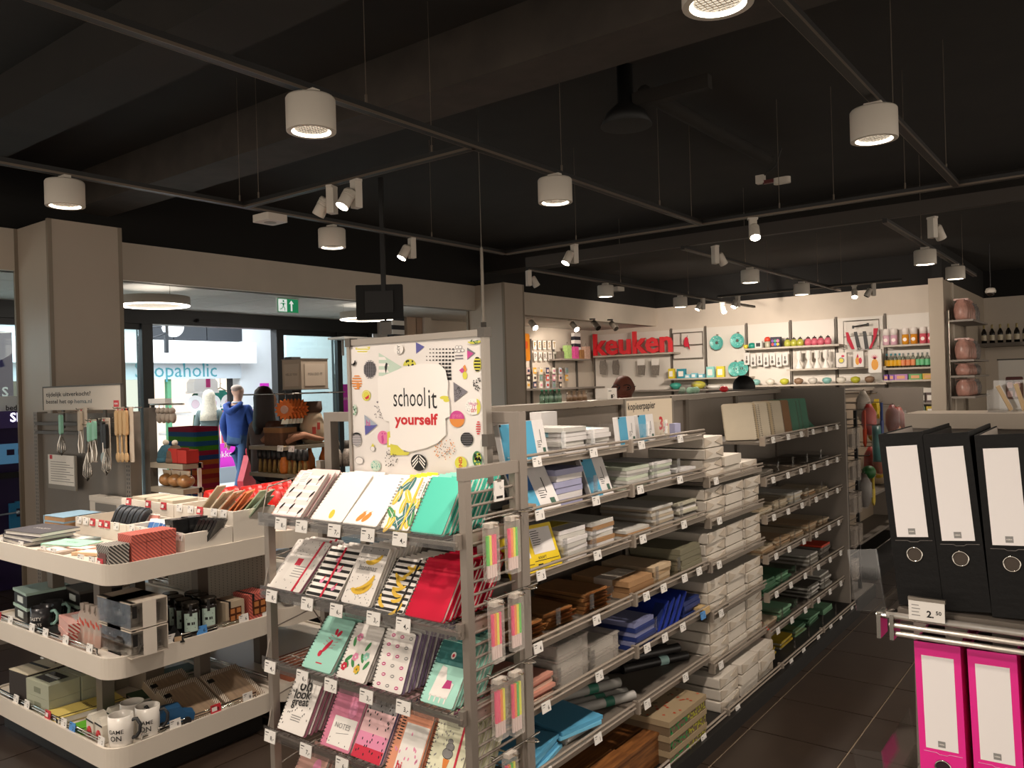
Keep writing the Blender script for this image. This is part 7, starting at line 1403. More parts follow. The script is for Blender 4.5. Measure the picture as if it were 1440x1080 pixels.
# ================================================================== binder shelving in the right foreground
t = thing('binder_shelving', 'grey shelving with black and pink binders in the right foreground', 'shelving', (-.40, 1.62, 0)); bs = t
MB().bb((.02, .46, .1), (1.5, .49, 1.54)).obj('back_panel', GPD, t); MB().bb((-.01, .40, 1.535), (1.5, .56, 1.568)).obj('cap', mat('#93887b', .45), t); MB().bb((-.01, .43, 0), (.035, .53, 1.535)).obj('upright', GP, t); MB().bb((0, -.02, 0), (1.5, .9, .09)).obj('base', BLACK, t)
MB().bb((.05, .445, 1.49), (1.5, .46, 1.535)).text('LET OP', h=.012, c=(.115, .015), T=FY(0, .4445, 1.5), mi=1).obj('label_strip', [mat('#7b7268', .4), INK], t)
for z in (1.215, .835):
    sh = MB().bb((.05, .0, z+.002), (1.5, .45, z+.012)).obj('shelf', GPD, t)
    MB().tube([(.035, .03, z-.005), (.035, -.02, z+.002), (1.5, -.02, z+.002)], .0065, n=8).tube([(.04, -.024, z-.014), (1.5, -.024, z-.014)], .005, n=8).tube([(.05, -.02, z-.03), (1.5, -.02, z-.03)], .005, n=8).obj('front_rail', mat('#d8d0c6', .25, .6, name='rail_chrome'), sh)
    MB().bb((.02, -.032, z-.04), (.027, .02, z+.004)).bb((.042, -.032, z-.04), (.049, .02, z+.004)).tube([(.018, -.02, z), (.052, -.02, z)], .006).obj('rail_clip', CHROME, sh)
    dv = MB().bb((-.0015, .0, 0), (.0015, .25, .115)).bb((-.052, -.0015, 0), (.0015, .0015, .115)).obj('divider', clear('#ffffff', .05, .06), sh); dv.location = (.03, -.004, z+.004); dv.rotation_euler = (0, -R(7), 0)
tg_ = MB(); tg_.bb((-.029, -.002, -.034), (.029, .001, 0)); T = FY(0, -.0025, 0); tg_.text('2.', h=.0125, c=(.006, -.021), T=T, mi=1, bold=.03); tg_.text('50', h=.007, c=(.0195, -.0175), T=T, mi=1, bold=.02)
for k in range(4): tg_.poly([(-.024, -.008-.005*k*1.2, 0), (-.012+.002*(k % 2), -.008-.006*k, 0), (-.012+.002*(k % 2), -.0065-.006*k, 0), (-.024, -.0065-.006*k, 0)][::1], 2, T)
tg_.bb((-.03, -.001, -.001), (.03, .008, .006), 3)
q = at(1303, 846, y=1.59); o = tg_.obj('price_tag', [TAGW, INK, TAGG, STEEL], bs); o.location = (q.x+.40, -.032, q.z)
LBL = mat('#f6f1f0', .55, name='binder_label'); 
def binder(label, x, y, z, lean, cov, inner, w=.0755, h=.318, d=.285):
    t = thing('lever_arch_binder', label, 'binder', (x, y, z), (0, -R(lean), 0))
    sp = MB().bb((0, 0, 0), (w, .003, h)); sp.obj('spine', cov, t)
    MB().bb((0, .003, 0), (.003, d, h)).obj('left_cover', [cov], t); MB().bb((w-.003, .003, 0), (w, d, h)).obj('right_cover', [cov], t)
    MB().bb((.0032, .004, .002), (.0036, d-.002, h-.002)).bb((w-.0036, .004, .002), (w-.0032, d-.002, h-.002)).bb((.004, .0032, .002), (w-.004, .0036, h-.002)).obj('lining', inner, t)
    lb = MB().bb((w*.15, -.0008, h*.395), (w*.85, 0, h*.925)); T = FY(0, -.001, 0)
    lb.poly([(w*.5-.006, h*.41, .0001), (w*.5+.006, h*.41, .0001), (w*.5+.006, h*.445, .0001), (w*.5-.006, h*.445, .0001)], 1, T); lb.text('HEMA', w=.009, c=(w*.5, h*.4275), T=T, z=.0003, mi=2, bold=.03); lb.obj('label', [LBL, mat('#8f8d8b', .6), WHITE], t)
    MB().tube([(w*.1, -.0006, h*.375), (w*.38, -.0006, h*.375), (w*.44, -.0006, h*.367), (w*.6, -.0006, h*.367), (w*.66, -.0006, h*.375), (w*.93, -.0006, h*.375)], .0007, n=4).obj('label_pocket_edge', mat('#6a6460', .4) if cov is BLKC else mat('#e9a0cc', .4), t)
    rg = MB().tube([(w*.5+.0128*math.cos(a*math.pi/12), -.001, h*.295+.0128*math.sin(a*math.pi/12)) for a in range(24)], .0016, closed=True, n=6).obj('finger_ring', CHROME, t)
    MB().lathe([(.0122, 0), (.0122, .0006)], 0, 24, T=FY(w*.5, 0, h*.295)).obj('finger_hole', mat('#3f342a', .5) if cov is BLKC else mat('#2a0f1a', .5), rg)
    MB().bb((w*.2, .03, .02), (w*.8, .05, h*.6)).tube([(w*.35, .06, .12), (w*.35, .075, .15), (w*.35, .06, .18)], .003).tube([(w*.65, .06, .12), (w*.65, .075, .15), (w*.65, .06, .18)], .003).obj('lever_mechanism', STEEL, t)
    for zz in (.12, .2): MB().lathe([(.004, 0), (.003, .001)], 0, 10, T=FX(w+.0002, d*.22, h*zz*3)).obj('rivet', STEEL, t)
    return t
BLKC = mat('#0c0b0b', .6, var=.2, scale=80, bump=.1, name='black_binder_cover', spec=.25); PNKC = mat('#ee2a94', .4, name='pink_binder_cover')
for k, (x, a) in enumerate(((-.351, 5.0), (-.276, 5.0), (-.200, 3.6), (-.124, 3.2), (-.046, 3))): binder('black binder with white label, %s' % ['leftmost on the upper shelf', 'second from left on the upper shelf', 'third from left on the upper shelf', 'cut by the right picture edge', 'beyond the right picture edge'][k], x, 1.635, 1.2295, a, BLKC, mat('#cfc8c2', .7) if k != 1 else mat('#3a3634', .6))
for k, (x, a) in enumerate(((-.320, 1.3), (-.232, 1.6), (-.144, 1.6))): binder('bright pink binder with white label on the lower shelf, %s' % ['left one', 'second one', 'beyond the picture edge'][k], x, 1.635, .848, a, PNKC, mat('#2e1f26', .6))
t = thing('acrylic_tray', 'clear acrylic tray of wooden sticks on the cap behind the black binders', 'tray', (at(1422, 576, y=2.1).x, 2.10, 1.568)); MB().bb((-.04, -.05, 0), (.12, .05, .003)).bb((-.04, -.05, .003), (-.038, .05, .05)).bb((-.038, .047, .003), (.12, .05, .07)).obj('tray_body', ACR, t)
for k in range(4): MB().bb((-.004, -.003, 0), (.004, .003, .06)).obj('wooden_stick', mat('#b79d78', .6), t, loc=(.0+.025*k, .0, .004), rot=(0, R(-25+10*(k % 3)), .3))
# ================================================================== far end cap and toy gondola
t = thing('wire_end_rack', 'wire end rack at the far end of the stationery gondola', 'rack', (-1.60, 5.93, 0)); MB().bb((-.5, 0, 0), (.06, .52, .09)).bb((-.5, .0, .09), (.05, .5, .10), 1).obj('base', [BLACK, mat('#7d766f', .5)], t)
MB().bb((-.01, .02, .1), (.012, .045, 1.4)).bb((-.01, .30, .1), (.012, .325, 1.4)).obj('side_frame', BLACK, t)
b0 = MB().tube([(0, .03, 0), (0, .31, 0)], .004, n=5).obj('grid_bar', STEEL, t); b0.location = (0, 0, .2)
for k in range(1, 20): shared('grid_bar', b0.data, t, (0, 0, .2+.06*k))
for k in range(9):
    t = thing('clear_hang_pack', 'clear hanging pack on the far wire rack, %s from the top, %s column' % (ORD[k//2], ['near', 'far'][k % 2]), 'pack', (-1.575, 6.03+.13*(k % 2), 1.28-.23*(k//2))); MB().prism(rrect(-.045, -.15, .045, 0, .01, 3), -.015, .015, T=FX(0, 0, 0)).obj('pouch', film('#c9bdb2', .4, .15, 'grey_pouch_film'), t); MB().bb((-.01, -.03, -.13), (.01, .03, -.04)).obj('contents', mat('#8d857c', .6, var=.4, scale=40), t); MB().tube([(-.03, 0, .004), (.03, 0, .004)], .003).obj('hook', CHROME, t)
TGX = -1.66
t = thing('toy_gondola', 'shelving of hanging toys beyond the stationery gondola', 'shelving', (-2.1, 6.95, 0)); MB().bb((-.02, 0, .08), (.02, 1.75, 1.52)).obj('back_panel', mat('#8f7f6c', .6), t); MB().bb((-.45, 1.75, 0), (.5, 1.79, 1.52)).obj('end_panel', GP, t); MB().bb((-.45, 0, 0), (.45, 1.75, .1)).obj('base', BLACK, t)
for z in (.25, .6): MB().bb((.02, 0, z-.02), (.28, 1.75, z)).obj('shelf', GPD, t)
MB().bb((-.05, 0, 1.50), (.05, 1.79, 1.53)).obj('cap', mat('#93887b', .45), t)
toys = [(1216, 600, 'spade', '#c9451f', 'red and white toy set in net'), (1222, 590, 'net', '#d63a2e', 'red net bag of toys'), (1232, 575, 'star', '#e2c01f', 'yellow star-shaped toy'), (1240, 588, 'spade', '#2c4a8f', 'blue toy spade'), (1230, 612, 'ball', '#e0a92a', 'yellow bath toy'), (1214, 572, 'net', '#cfc0ae', 'pale hanging toy bag'),
        (1255, 590, 'net', '#7c2a22', 'dark red doll in clear bag, left'), (1264, 592, 'net', '#8a3a2a', 'dark red doll in clear bag, right'), (1275, 585, 'net', '#b59a80', 'beige doll in clear bag'), (1262, 618, 'net', '#a8734f', 'brown plush in clear bag'), (1273, 616, 'net', '#c9b08f', 'cream plush in clear bag'),
        (1225, 650, 'net', '#c8322c', 'red toy bundle'), (1238, 645, 'net', '#b8522c', 'orange toy bundle'), (1222, 664, 'ball', '#2f6b35', 'green ball toy'), (1235, 664, 'ball', '#caa52c', 'yellow ball toy'), (1215, 690, 'net', '#6f655b', 'grey toy bag'), (1228, 684, 'spade', '#d0b52f', 'yellow toy rake')]
for k, (px, py, kd, c, l_) in enumerate(toys):
    p_ = at(px, py, x=TGX-.05*(k % 3)); t = thing('toy', '%s hanging on the toy shelving' % l_, 'toy', p_); m_ = mat(c, .5, var=.25, scale=20)
    if kd == 'net': MB().lathe([(.02, .13), (.055, .06), (.06, -.04), (.03, -.12), (0, -.13)], 0, 12).obj('toy_body', m_, t); MB().lathe([(.022, .12), (.062, .06), (.066, -.04), (.03, -.13), (0, -.14)], 0, 12, cap=(False, False)).obj('clear_bag', film('#ffffff', .15, .1, 'toy_bag_film'), t)
    elif kd == 'star': MB().prism([((.09 if q % 2 == 0 else .045)*math.cos(q*math.pi/5), (.09 if q % 2 == 0 else .045)*math.sin(q*math.pi/5)) for q in range(10)], -.02, .02, T=FX(0, 0, 0)).obj('toy_body', m_, t)
    elif kd == 'spade': MB().tube([(0, 0, .13), (0, 0, -.02)], .012).prism([(-.04, -.02), (.04, -.02), (.035, -.13), (0, -.16), (-.035, -.13)], -.006, .006, T=FX(0, 0, 0)).obj('toy_body', m_, t)
    else: MB().ball((0, 0, 0), .055, 0, 14, 10).obj('toy_body', m_, t)
    MB().tube([(-.31, 0, .135), (.0, 0, .135), (.01, 0, .145)], .004).obj('hook', STEEL, t)
p_ = at(1233, 624, x=TGX+.05); t = thing('toy_drum', 'round toy drum with turquoise rim hanging among the toys', 'toy', p_); MB().lathe([(.135, -.03), (.145, -.03), (.145, .03), (.135, .03)], 0, 28, T=FX(0, 0, 0) @ Matrix.Rotation(R(15), 4, 'Y')).obj('rim', mat('#5f8f8d', .4), t); MB().lathe([(.136, -.01), (.136, .01)], 0, 28, T=FX(0, 0, 0) @ Matrix.Rotation(R(15), 4, 'Y')).obj('drumhead', mat('#a9806a', .6), t); MB().tube([(-.4, 0, .15), (.02, 0, .15)], .004).obj('hook', STEEL, t)
p_ = at(1236, 703, x=TGX-.28); t = thing('toy_ball', 'large pale ball with dark seams on the low toy shelf', 'ball', (p_.x, p_.y, .60+.135)); MB().ball((0, 0, 0), .135, 0, 20, 14).obj('ball_body', mat('#b9a58c', .45), t); MB().tube([(.137*math.cos(a*.314), 0, .137*math.sin(a*.314)) for a in range(20)], .003, closed=True, n=4).tube([(.137*math.cos(a*.314), .137*math.sin(a*.314), 0) for a in range(20)], .003, closed=True, n=4).obj('seam', DGREY, t)
# ================================================================== goods standing on the gondola cap
CAPZ = 1.5725
def capy(px): return at(px, 545, x=GX+.0).y
GB_ = clear('#bfe0d0', .14, .05, 'green_bottle_glass'); GCL = clear('#f4efe8', .14, .05, 'pale_glass')
for k in range(5): bottle('small green glass bottle on the gondola cap, %s from the left' % ORD[k], (GX+.0, capy(762+6*k), CAPZ), .012, .06, GB_, mat('#2f7a5a', .5))
for k in range(4):
    t = thing('drinking_glass', 'clear drinking glass on the gondola cap, %s from the left' % ORD[k], 'glass', (GX, capy(800+7*k), CAPZ)); MB().lathe([(.014, 0), (.017, .05), (.015, .05), (.012, .003)], 0, 14).obj('bowl', GCL, t); MB().lathe([(.013, .002), (.0145, .02)], 0, 12).obj('content', mat('#8a6a4a', .5), t)
t = thing('kettle_carton', 'white carton with dark kettle picture on the gondola cap', 'box', (GX, capy(852), CAPZ), R(-10)); MB().bb((-.04, -.035, 0), (.04, .035, .055)).obj('box_body', WHITE, t); g = MB(); T = FX(.0405, 0, 0); g.poly([(-.01, .006, 0), (.004, .006, 0), (.004, .024, 0), (-.01, .024, 0)], 0, T); g.tube([(.041, .006, .012), (.041, .014, .016), (.041, .012, .024), (.041, .004, .024)], .0012, n=4); g.poly([(-.028, .04, 0), (-.006, .04, 0), (-.006, .043, 0), (-.028, .043, 0)], 0, T); g.obj('picture', INK, t)
t = thing('acrylic_bin', 'clear bin with mint eggs on the gondola cap', 'bin', (GX, capy(975), CAPZ)); MB().prism([(-.12, 0), (.12, 0), (.1, .06), (-.06, .07)], -.045, .045, T=FX(0, 0, 0)).obj('bin_body', ACR, t)
for k in range(3): MB().ball((0, -.05+.045*k, .022), .021, 0, 12, 8).obj('egg', mat('#9fcbb0', .5), t)
t = thing('red_ornament', 'small red ornament on the gondola cap', 'ornament', (GX, capy(1018), CAPZ)); MB().lathe([(.012, 0), (.03, .015), (.02, .035), (0, .04)], 0, 14).obj('ornament_body', RED, t)
# ================================================================== kitchen wall
KY = 14.42
def K(px, py, y=KY): return at(px, py, y=y)
LPAN = mat('#d9d2c8', .5, name='display_panel_white')
edges = [836, 945, 993, 1051, 1113, 1177, 1246, 1311]
t = thing('kitchen_display_wall', 'white panelled kitchen display wall with shelves at the back of the shop', 'display', (-5.5, 14.5, 0)); kw = t
for k in range(7):
    x0, x1 = K(edges[k], 480, 14.5).x+5.5, K(edges[k+1], 480, 14.5).x+5.5
    MB().bb((x0+.03, -.04, .1), (x1-.03, -.005, 2.63)).obj('panel', LPAN, t); MB().bb((x0-.015, -.05, 0), (x0+.015, -.004, 2.66)).obj('upright', GPD, t)
def kshelf(a, b, py, d=.3, th=.03):
    p0, p1 = K(a, py, KY-d), K(b, py, KY-d); z = (p0.z+p1.z)/2
    MB().bb((p0.x+5.5, KY-d-14.5, z-th), (p1.x+5.5, -.04, z)).obj('shelf', GP if py > 540 else mat('#b5aa9c', .5), kw); return z
ZK = {n: kshelf(*v) for n, v in {'sign': (834, 946, 498), 'mid': (934, 1052, 531), 'cup': (1046, 1180, 487), 'low': (1106, 1246, 517), 'can': (1242, 1312, 484), 'bot': (1242, 1312, 516.5), 'pk': (1242, 1312, 534), 'ctr': (836, 1052, 548), 'ctr2': (1052, 1246, 540), 'b1': (1242, 1312, 566), 'b2': (1242, 1312, 585)}.items()}
def put(nm, cat, l_, px, shelf, build, y=KY-.2, group=None):
    x = K(px, 500, y).x; t = thing(nm, l_, cat, (x, y, ZK[shelf]), 0, group); build(t); return t
a, b = K(834, 490, KY-.27), K(945, 490, KY-.27)
t = thing('letter_sign', 'big red letters spelling keuken on the shelf of the kitchen wall', 'sign', ((a.x+b.x)/2, KY-.27, ZK['sign'])); hk = K(836, 470, KY-.27).z-ZK['sign']
MB().text('keuken', w=b.x-a.x, h=hk, c=(0, hk/2), T=FY(0, 0, 0), bold=.022, deep=.05).obj('letters', mat('#d3222c', .4, emit=.06, name='red_letters'), t)
PX_ = .0118
def lath(prof, m_, n=14, name='body'):
    return lambda t: MB().lathe(prof, 0, n).obj(name, m_, t)
def boxb(w, d, h, c, label=None):
    def f(t):
        MB().prism(rrect(-w/2, -d/2, w/2, d/2, min(w, d)*.12, 3), 0, h).obj('box_body', mat(c, .5), t); MB().bb((-w*.3, -d/2-.004, h*.2), (w*.3, -d/2-.001, h*.75)).obj('label', mat(label or '#e8e2da', .5), t)
    return f
def dispenser(c):
    def f(t):
        MB().lathe([(.05, 0), (.062, .05), (.055, .09), (.03, .125)], 0, 14).obj('jar_body', film(c, .8, .15, 'tinted_jar'), t); MB().lathe([(.032, .12), (.032, .14), (.01, .145), (.01, .16)], 0, 12).obj('lid', BLACK, t); MB().lathe([(.04, .04), (.04, .08)], 0, 10, T=FY(0, -.02, .06) @ Matrix.Diagonal((.7, .7, .3, 1))).obj('label', mat('#e8dccf', .5), t)
    return f
for k, px in enumerate((1108, 1117, 1126)): put('drink_dispenser', 'jar', 'yellow green jar with black tap on the kitchen shelf, %s from left' % ORD[k], px, 'cup', dispenser('#b9b84a'))
for k, px in enumerate((1137, 1146, 1155, 1165)): put('drink_dispenser', 'jar', 'pink jar with black tap on the kitchen shelf, %s from left' % ORD[k], px, 'cup', dispenser('#d86a7c'))
put('bowl', 'bowl', 'small yellow cup at the left end of the cup shelf', 1049, 'cup', lath([(.03, 0), (.045, .07), (.04, .07), (.03, .01)], mat('#d6c63f', .4))); put('bowl', 'bowl', 'teal lidded bowl on the cup shelf', 1058, 'cup', lath([(.05, 0), (.065, .05), (.05, .09), (.02, .1)], mat('#1f8a78', .4)))
put('carton', 'box', 'white and black carton on the cup shelf beside the teal bowl', 1068, 'cup', boxb(.13, .1, .12, '#d6d2cc', '#2a2a2a')); put('storage_jar', 'jar', 'glass jar with red lid on the cup shelf', 1080, 'cup', lambda t: (MB().lathe([(.045, 0), (.05, .02), (.05, .1), (.035, .12)], 0, 14).obj('jar_body', mat('#a9a58f', .3), t), MB().lathe([(.055, .11), (.055, .16), (.03, .19)], 0, 14).obj('lid', mat('#d2442f', .4), t))); put('carton', 'box', 'dark carton with coloured dots on the cup shelf', 1092, 'cup', lambda t: (MB().bb((-.085, -.05, 0), (.085, .05, .18)).obj('box_body', mat('#241f33', .5), t), [MB().lathe([(.028, 0), (.024, .006)], 0, 12, T=FY(-.045+.045*(q % 3), -.05, .05+.06*(q//3))).obj('dot', mat(['#c8403f', '#3f6fc0', '#d6b43a', '#7a4aa0', '#4aa06a', '#e07a9a'][q], .5), t) for q in range(6)]))
for k, px in enumerate((1123, 1137, 1149, 1161)): put('egg_timer', 'ornament', 'white hourglass-shaped stand under the cup shelf, %s from left' % ORD[k], px, 'low', lath([(.07, 0), (.065, .02), (.022, .12), (.02, .15), (.05, .19), (.045, .30), (.05, .31)], mat('#e9e4dc', .4)))
def plate(l_, px, py):
    p_ = K(px, py, KY-.09); t = thing('hanging_plate', l_, 'plate', p_); T = FY(0, 0, 0); m = MB().lathe([(0, .0), (.10, .004), (.125, .018), (.132, .022), (.125, .012), (.0, -.012)], 0, 26, T=T, cap=(False, False)); m.obj('plate_body', mat('#5fb5ab', .35), t); MB().lathe([(.03, .006), (.028, .012)], 0, 16, T=T).obj('centre', DGREY, t)
    g = MB(); rn = random.Random(px)
    for q in range(22): a_, r_ = rn.uniform(0, 6.28), rn.uniform(.045, .115); g.poly([(r_*math.cos(a_)+.007*math.cos(w_), r_*math.sin(a_)+.007*math.sin(w_), .02) for w_ in (0, 1.2, 2.4, 3.6, 4.8)], q % 2, T)
    g.obj('flecks', [mat('#2c5f62', .5), mat('#e3efe9', .5)], t); MB().bb((-.01, .0, .12), (.01, .06, .16)).obj('hook', STEEL, t)
plate('teal speckled plate on the kitchen wall, upper left one', 1008, 482); plate('teal speckled plate on the kitchen wall, upper right one', 1037, 479); plate('teal speckled plate on the kitchen wall, lower one', 1034, 519); plate('teal speckled plate behind the lower one at its right', 1043, 518)
t = thing('wire_frame_panel', 'dark wire frame with a hanging red parrot-shaped mitt', 'frame', K(967, 485, KY-.05)); q0, q1 = K(946, 469, KY-.05)-t.location, K(989, 503, KY-.05)-t.location
MB().tube([(q0.x, 0, q0.z), (q1.x, 0, q0.z), (q1.x, 0, q1.z), (q0.x, 0, q1.z)], .012, closed=True).tube([(q0.x, 0, 0), (q1.x, 0, 0)], .01).tube([(-.13, 0, q0.z), (-.13, 0, 0)], .008).obj('frame_wires', GPD, t)
t = thing('oven_mitt', 'red parrot-shaped mitt hanging in the wire frame', 'mitt', K(965, 482, KY-.09)); MB().prism([(-.05, -.02), (-.02, .09), (.01, .11), (.035, .08), (.04, .02), (.055, -.06), (.07, -.13), (.03, -.07), (-.02, -.08)], -.015, .015, T=FY(0, 0, 0)).obj('mitt_body', mat('#c9203a', .7), t); MB().tube([(.01, .02, .1), (.01, .04, .14)], .004).obj('loop', BLACK, t)
for k, (px, w, h, c, l_) in enumerate(((944, .12, .19, '#d8c326', 'yellow slotted package'), (958, .17, .18, '#2a8a9c', 'teal slotted package'), (999, .15, .2, '#8fd0cb', 'mint package'), (1013, .15, .2, '#e0cf3c', 'yellow package'))): put('package', 'package', '%s standing on the middle kitchen shelf' % l_, px, 'mid', boxb(w, .08, h, c, '#f0ece2'))
for k, px in enumerate((967, 976, 986)): put('carton', 'box', 'low white and blue carton on the middle kitchen shelf, %s from left' % ORD[k], px, 'mid', boxb(.11, .1, .07+.02*(k % 2), '#7cc3d4', '#eef0ee'))
put('bowl', 'bowl', 'teal patterned bowl below the packages', 949, 'ctr', lath([(.05, 0), (.12, .08), (.08, .12), (0, .13)], mat('#3f9c8a', .4))); put('bowl', 'bowl', 'yellow dotted bowl below the packages', 981, 'ctr', lath([(.06, 0), (.14, .06), (.12, .12), (.04, .15)], mat('#c9c23c', .4))); put('bowl', 'bowl', 'white dish below the packages', 1003, 'ctr', lath([(.1, 0), (.15, .05), (.14, .06), (.08, .02)], mat('#e6e2da', .4)))
for k in range(7):
    px = 1050+9*k; p_ = K(px, 496+2*(k % 2), KY-.12); t = thing('carded_tool', 'white carded kitchen tool hanging under the cup shelf, %s from left' % ORD[k], 'kitchen tool', p_); MB().prism(rrect(-.05, -.22, .05, .0, .008, 2), -.003, .003, T=FY(0, 0, 0)).obj('backing_card', mat('#d6d0ca', .5), t); MB().tube([(0, -.012, -.06), (0, -.012, -.12)], .008).ball((0, -.012, -.16), (.022, .006, .03), 0, 10, 8).obj('tool', DGREY, t); MB().tube([(0, 0, -.01), (0, .08, 0)], .004).obj('hook', STEEL, t)
t = thing('apron_display', 'wire frame holding a red, white and black apron on the kitchen wall', 'display', K(1211, 470, KY-.08)); q0, q1 = K(1186, 452, KY-.08)-t.location, K(1237, 494, KY-.08)-t.location; MB().tube([(q0.x, 0, q0.z), (q1.x, 0, q0.z), (q1.x, 0, q1.z), (q0.x, 0, q1.z)], .008, closed=True).tube([(q0.x, 0, -.03), (q1.x, 0, -.03)], .008).obj('frame_wires', STEEL, t); MB().tube([(-.12, -.03, .13), (.12, -.03, .16)], .012).bb((-.13, -.04, .10), (-.1, -.02, .15)).bb((.1, -.04, .13), (.13, -.02, .18)).obj('hanger', BLACK, t)
t = thing('kitchen_apron', 'white dotted apron with black straps and red edges on the hanger', 'apron', K(1211, 478, KY-.14)); T = FY(0, 0, 0); MB().prism([(-.17, .06), (.17, .06), (.16, -.1), (.1, -.17), (-.1, -.17), (-.15, -.1)], -.01, .01, T=T).obj('apron_body', mat('#d3cec8', .7), t)
MB().prism([(-.11, .14), (-.06, .14), (.0, -.16), (-.06, -.16)], .01, .02, T=T).prism([(.03, .14), (.08, .14), (.12, -.15), (.06, -.16)], .01, .02, T=T).obj('black_strap', BLACK, t); MB().prism([(-.24, .14), (-.2, .14), (-.17, .05), (-.1, -.15), (-.15, -.15), (-.22, .0)], .0, .015, T=T).obj('red_edge', mat('#b91f38', .7), t); MB().prism([(.2, .18), (.27, .18), (.24, .05), (.16, -.15), (.12, -.15), (.19, .0)], 0, .015, T=T).obj('red_edge', mat('#b91f38', .7), t)
def canister(c):
    return lambda t: (MB().lathe([(.052, 0), (.052, .16)], 0, 16).obj('canister_body', mat(c, .45), t), MB().lathe([(.053, .16), (.053, .26), (.05, .265)], 0, 16).obj('lid', mat('#e6ddd6', .4), t), MB().lathe([(.03, 0), (.03, .003)], 0, 12, T=FY(0, -.051, .08)).obj('emblem', mat('#f2e6dd', .5), t))
for k, (px, c, l_) in enumerate(((1247, '#e0b4c2', 'pale pink canister with white top, leftmost'), (1258, '#dcaebf', 'pale pink canister with white top, second'), (1274, '#e09a26', 'orange yellow canister with white top, third'), (1286, '#dc922a', 'orange yellow canister with white top, fourth'), (1299, '#d9626f', 'coral pink canister with white top, fifth'), (1310, '#d65f72', 'coral pink canister with white top, beside the partition'))): put('canister', 'canister', l_, px, 'can', canister(c), group='canisters on the kitchen wall')
def sbot(c): return lambda t: (MB().lathe([(.034, 0), (.036, .14), (.014, .19), (.014, .21)], 0, 12).obj('bottle_body', clear('#e8efe8', .2, .08), t), MB().lathe([(.0365, .03), (.0375, .125)], 0, 12, cap=(False, False)).obj('label', mat(c, .5), t), MB().lathe([(.016, .2), (.016, .23)], 0, 10).obj('cap', mat('#8a8f8c', .4) if c != '#d9a51f' else mat('#3f8f9c', .4), t))
for k, px in enumerate((1247, 1253, 1259, 1265)): put('juice_bottle', 'bottle', 'yellow-labelled bottle on the kitchen wall, %s from left' % ORD[k], px, 'bot', sbot('#d9a51f'), group='yellow bottles')
for k, px in enumerate((1270, 1277, 1284)): put('juice_bottle', 'bottle', 'pink and orange bottle on the kitchen wall, %s from left' % ORD[k], px, 'bot', sbot('#dd8a5a'), group='orange bottles on kitchen wall')
for k, px in enumerate((1291, 1297, 1304, 1311)): put('juice_bottle', 'bottle', 'green-labelled bottle on the kitchen wall, %s from left' % ORD[k], px, 'bot', sbot('#6fbf8a'), group='green bottles')
for k, (px, w, c, l_) in enumerate(((1246, .07, '#6d3a9c', 'dark purple pack, leftmost'), (1254, .07, '#8a5ab0', 'violet pack, second'), (1267, .2, '#b07ab8', 'long lilac pack, third'), (1287, .2, '#5fa05a', 'long green pack, fourth'), (1305, .16, '#c9a63a', 'golden pack beside the partition'))): put('napkin_pack', 'napkins', '%s in the row under the bottles' % l_, px, 'pk', boxb(w, .1, .09, c, '#d8a06a'))
for k, (px, c, s) in enumerate(((1287, '#7f9a3a', 'b1'), (1296, '#4a3f38', 'b1'), (1306, '#5a4a48', 'b1'), (1285, '#8fa04a', 'b2'), (1295, '#6f8a7c', 'b2'), (1306, '#c9b03a', 'b2'))): put('food_pack', 'package', 'food pack low beside the partition, %s shelf, %s from left' % ({'b1': 'upper', 'b2': 'lower'}[s], ORD[k % 3]), px, s, boxb(.1, .1, .15, c))
def pbag(l_, px, py, w, h, fruit):
    p_ = K(px, py, KY-.35); t = thing('paper_bag', l_, 'bag', p_); T = FY(0, 0, 0); MB().bb((-w/2, -.04, -h/2), (w/2, .04, h/2)).obj('bag_body', mat('#e2dcd4', .6), t); MB().tube([(-w*.2, -.03, h/2), (-w*.15, -.03, h/2+.05), (w*.15, -.03, h/2+.05), (w*.2, -.03, h/2)], .005).obj('handle', mat('#cfc6ba', .6), t); MB().tube([(0, 0, h/2+.05), (0, .3, h/2+.06)], .005).obj('hook', STEEL, t)
    g = MB(); T = FY(0, -.0408, 0)
    if fruit == 'pine': 
        g.poly([(x, y, 0) for x, y in ell(0, -h*.14, w*.27, h*.24)], 0, T)
        for q in range(7): a_ = R(30+20*q); g.poly([(-.01, h*.08, 0), (.01, h*.08, 0), (w*.38*math.cos(a_), h*.1+h*.22*math.sin(a_), 0)], 1, T)
        for q in range(5): g.poly([(-w*.22+.02*q, -h*.3, .0004), (-w*.21+.02*q, -h*.3, .0004), (-w*.1+.03*q, h*.04, .0004), (-w*.11+.03*q, h*.04, .0004)], 2, T)
    elif fruit == 'half': g.poly([(x, y, 0) for x, y in ell(-w*.1, -h*.12, w*.2, h*.25)], 0, T); g.poly([(x, y, .0004) for x, y in ell(w*.18, -h*.1, w*.16, h*.2)], 1, T); g.poly([(-w*.2, h*.1, 0), (w*.05, h*.1, 0), (-w*.05, h*.36, 0)], 1, T)
    else: g.poly([(x, y, 0) for x, y in ell(0, -h*.05, w*.3, h*.22)], 3, T); g.poly([(x, y, .0004) for x, y in ell(0, -h*.05, w*.2, h*.14)], 4, T); g.poly([(x, y, 0) for x, y in ell(w*.15, h*.25, w*.15, h*.08)], 1, T)
    g.obj('print', [mat('#e09a2a', .5), mat('#c8224a', .5), mat('#b9741f', .5), mat('#8d8a86', .5), mat('#e0d03c', .5)], t)
pbag('white bag with lemon print hanging on the kitchen wall', 1184, 506, .17, .24, 'lemon'); pbag('white bag with apple and pineapple print on the kitchen wall', 1208, 505, .16, .26, 'half'); pbag('tall white bag with big pineapple print on the kitchen wall', 1231, 508, .2, .38, 'pine')
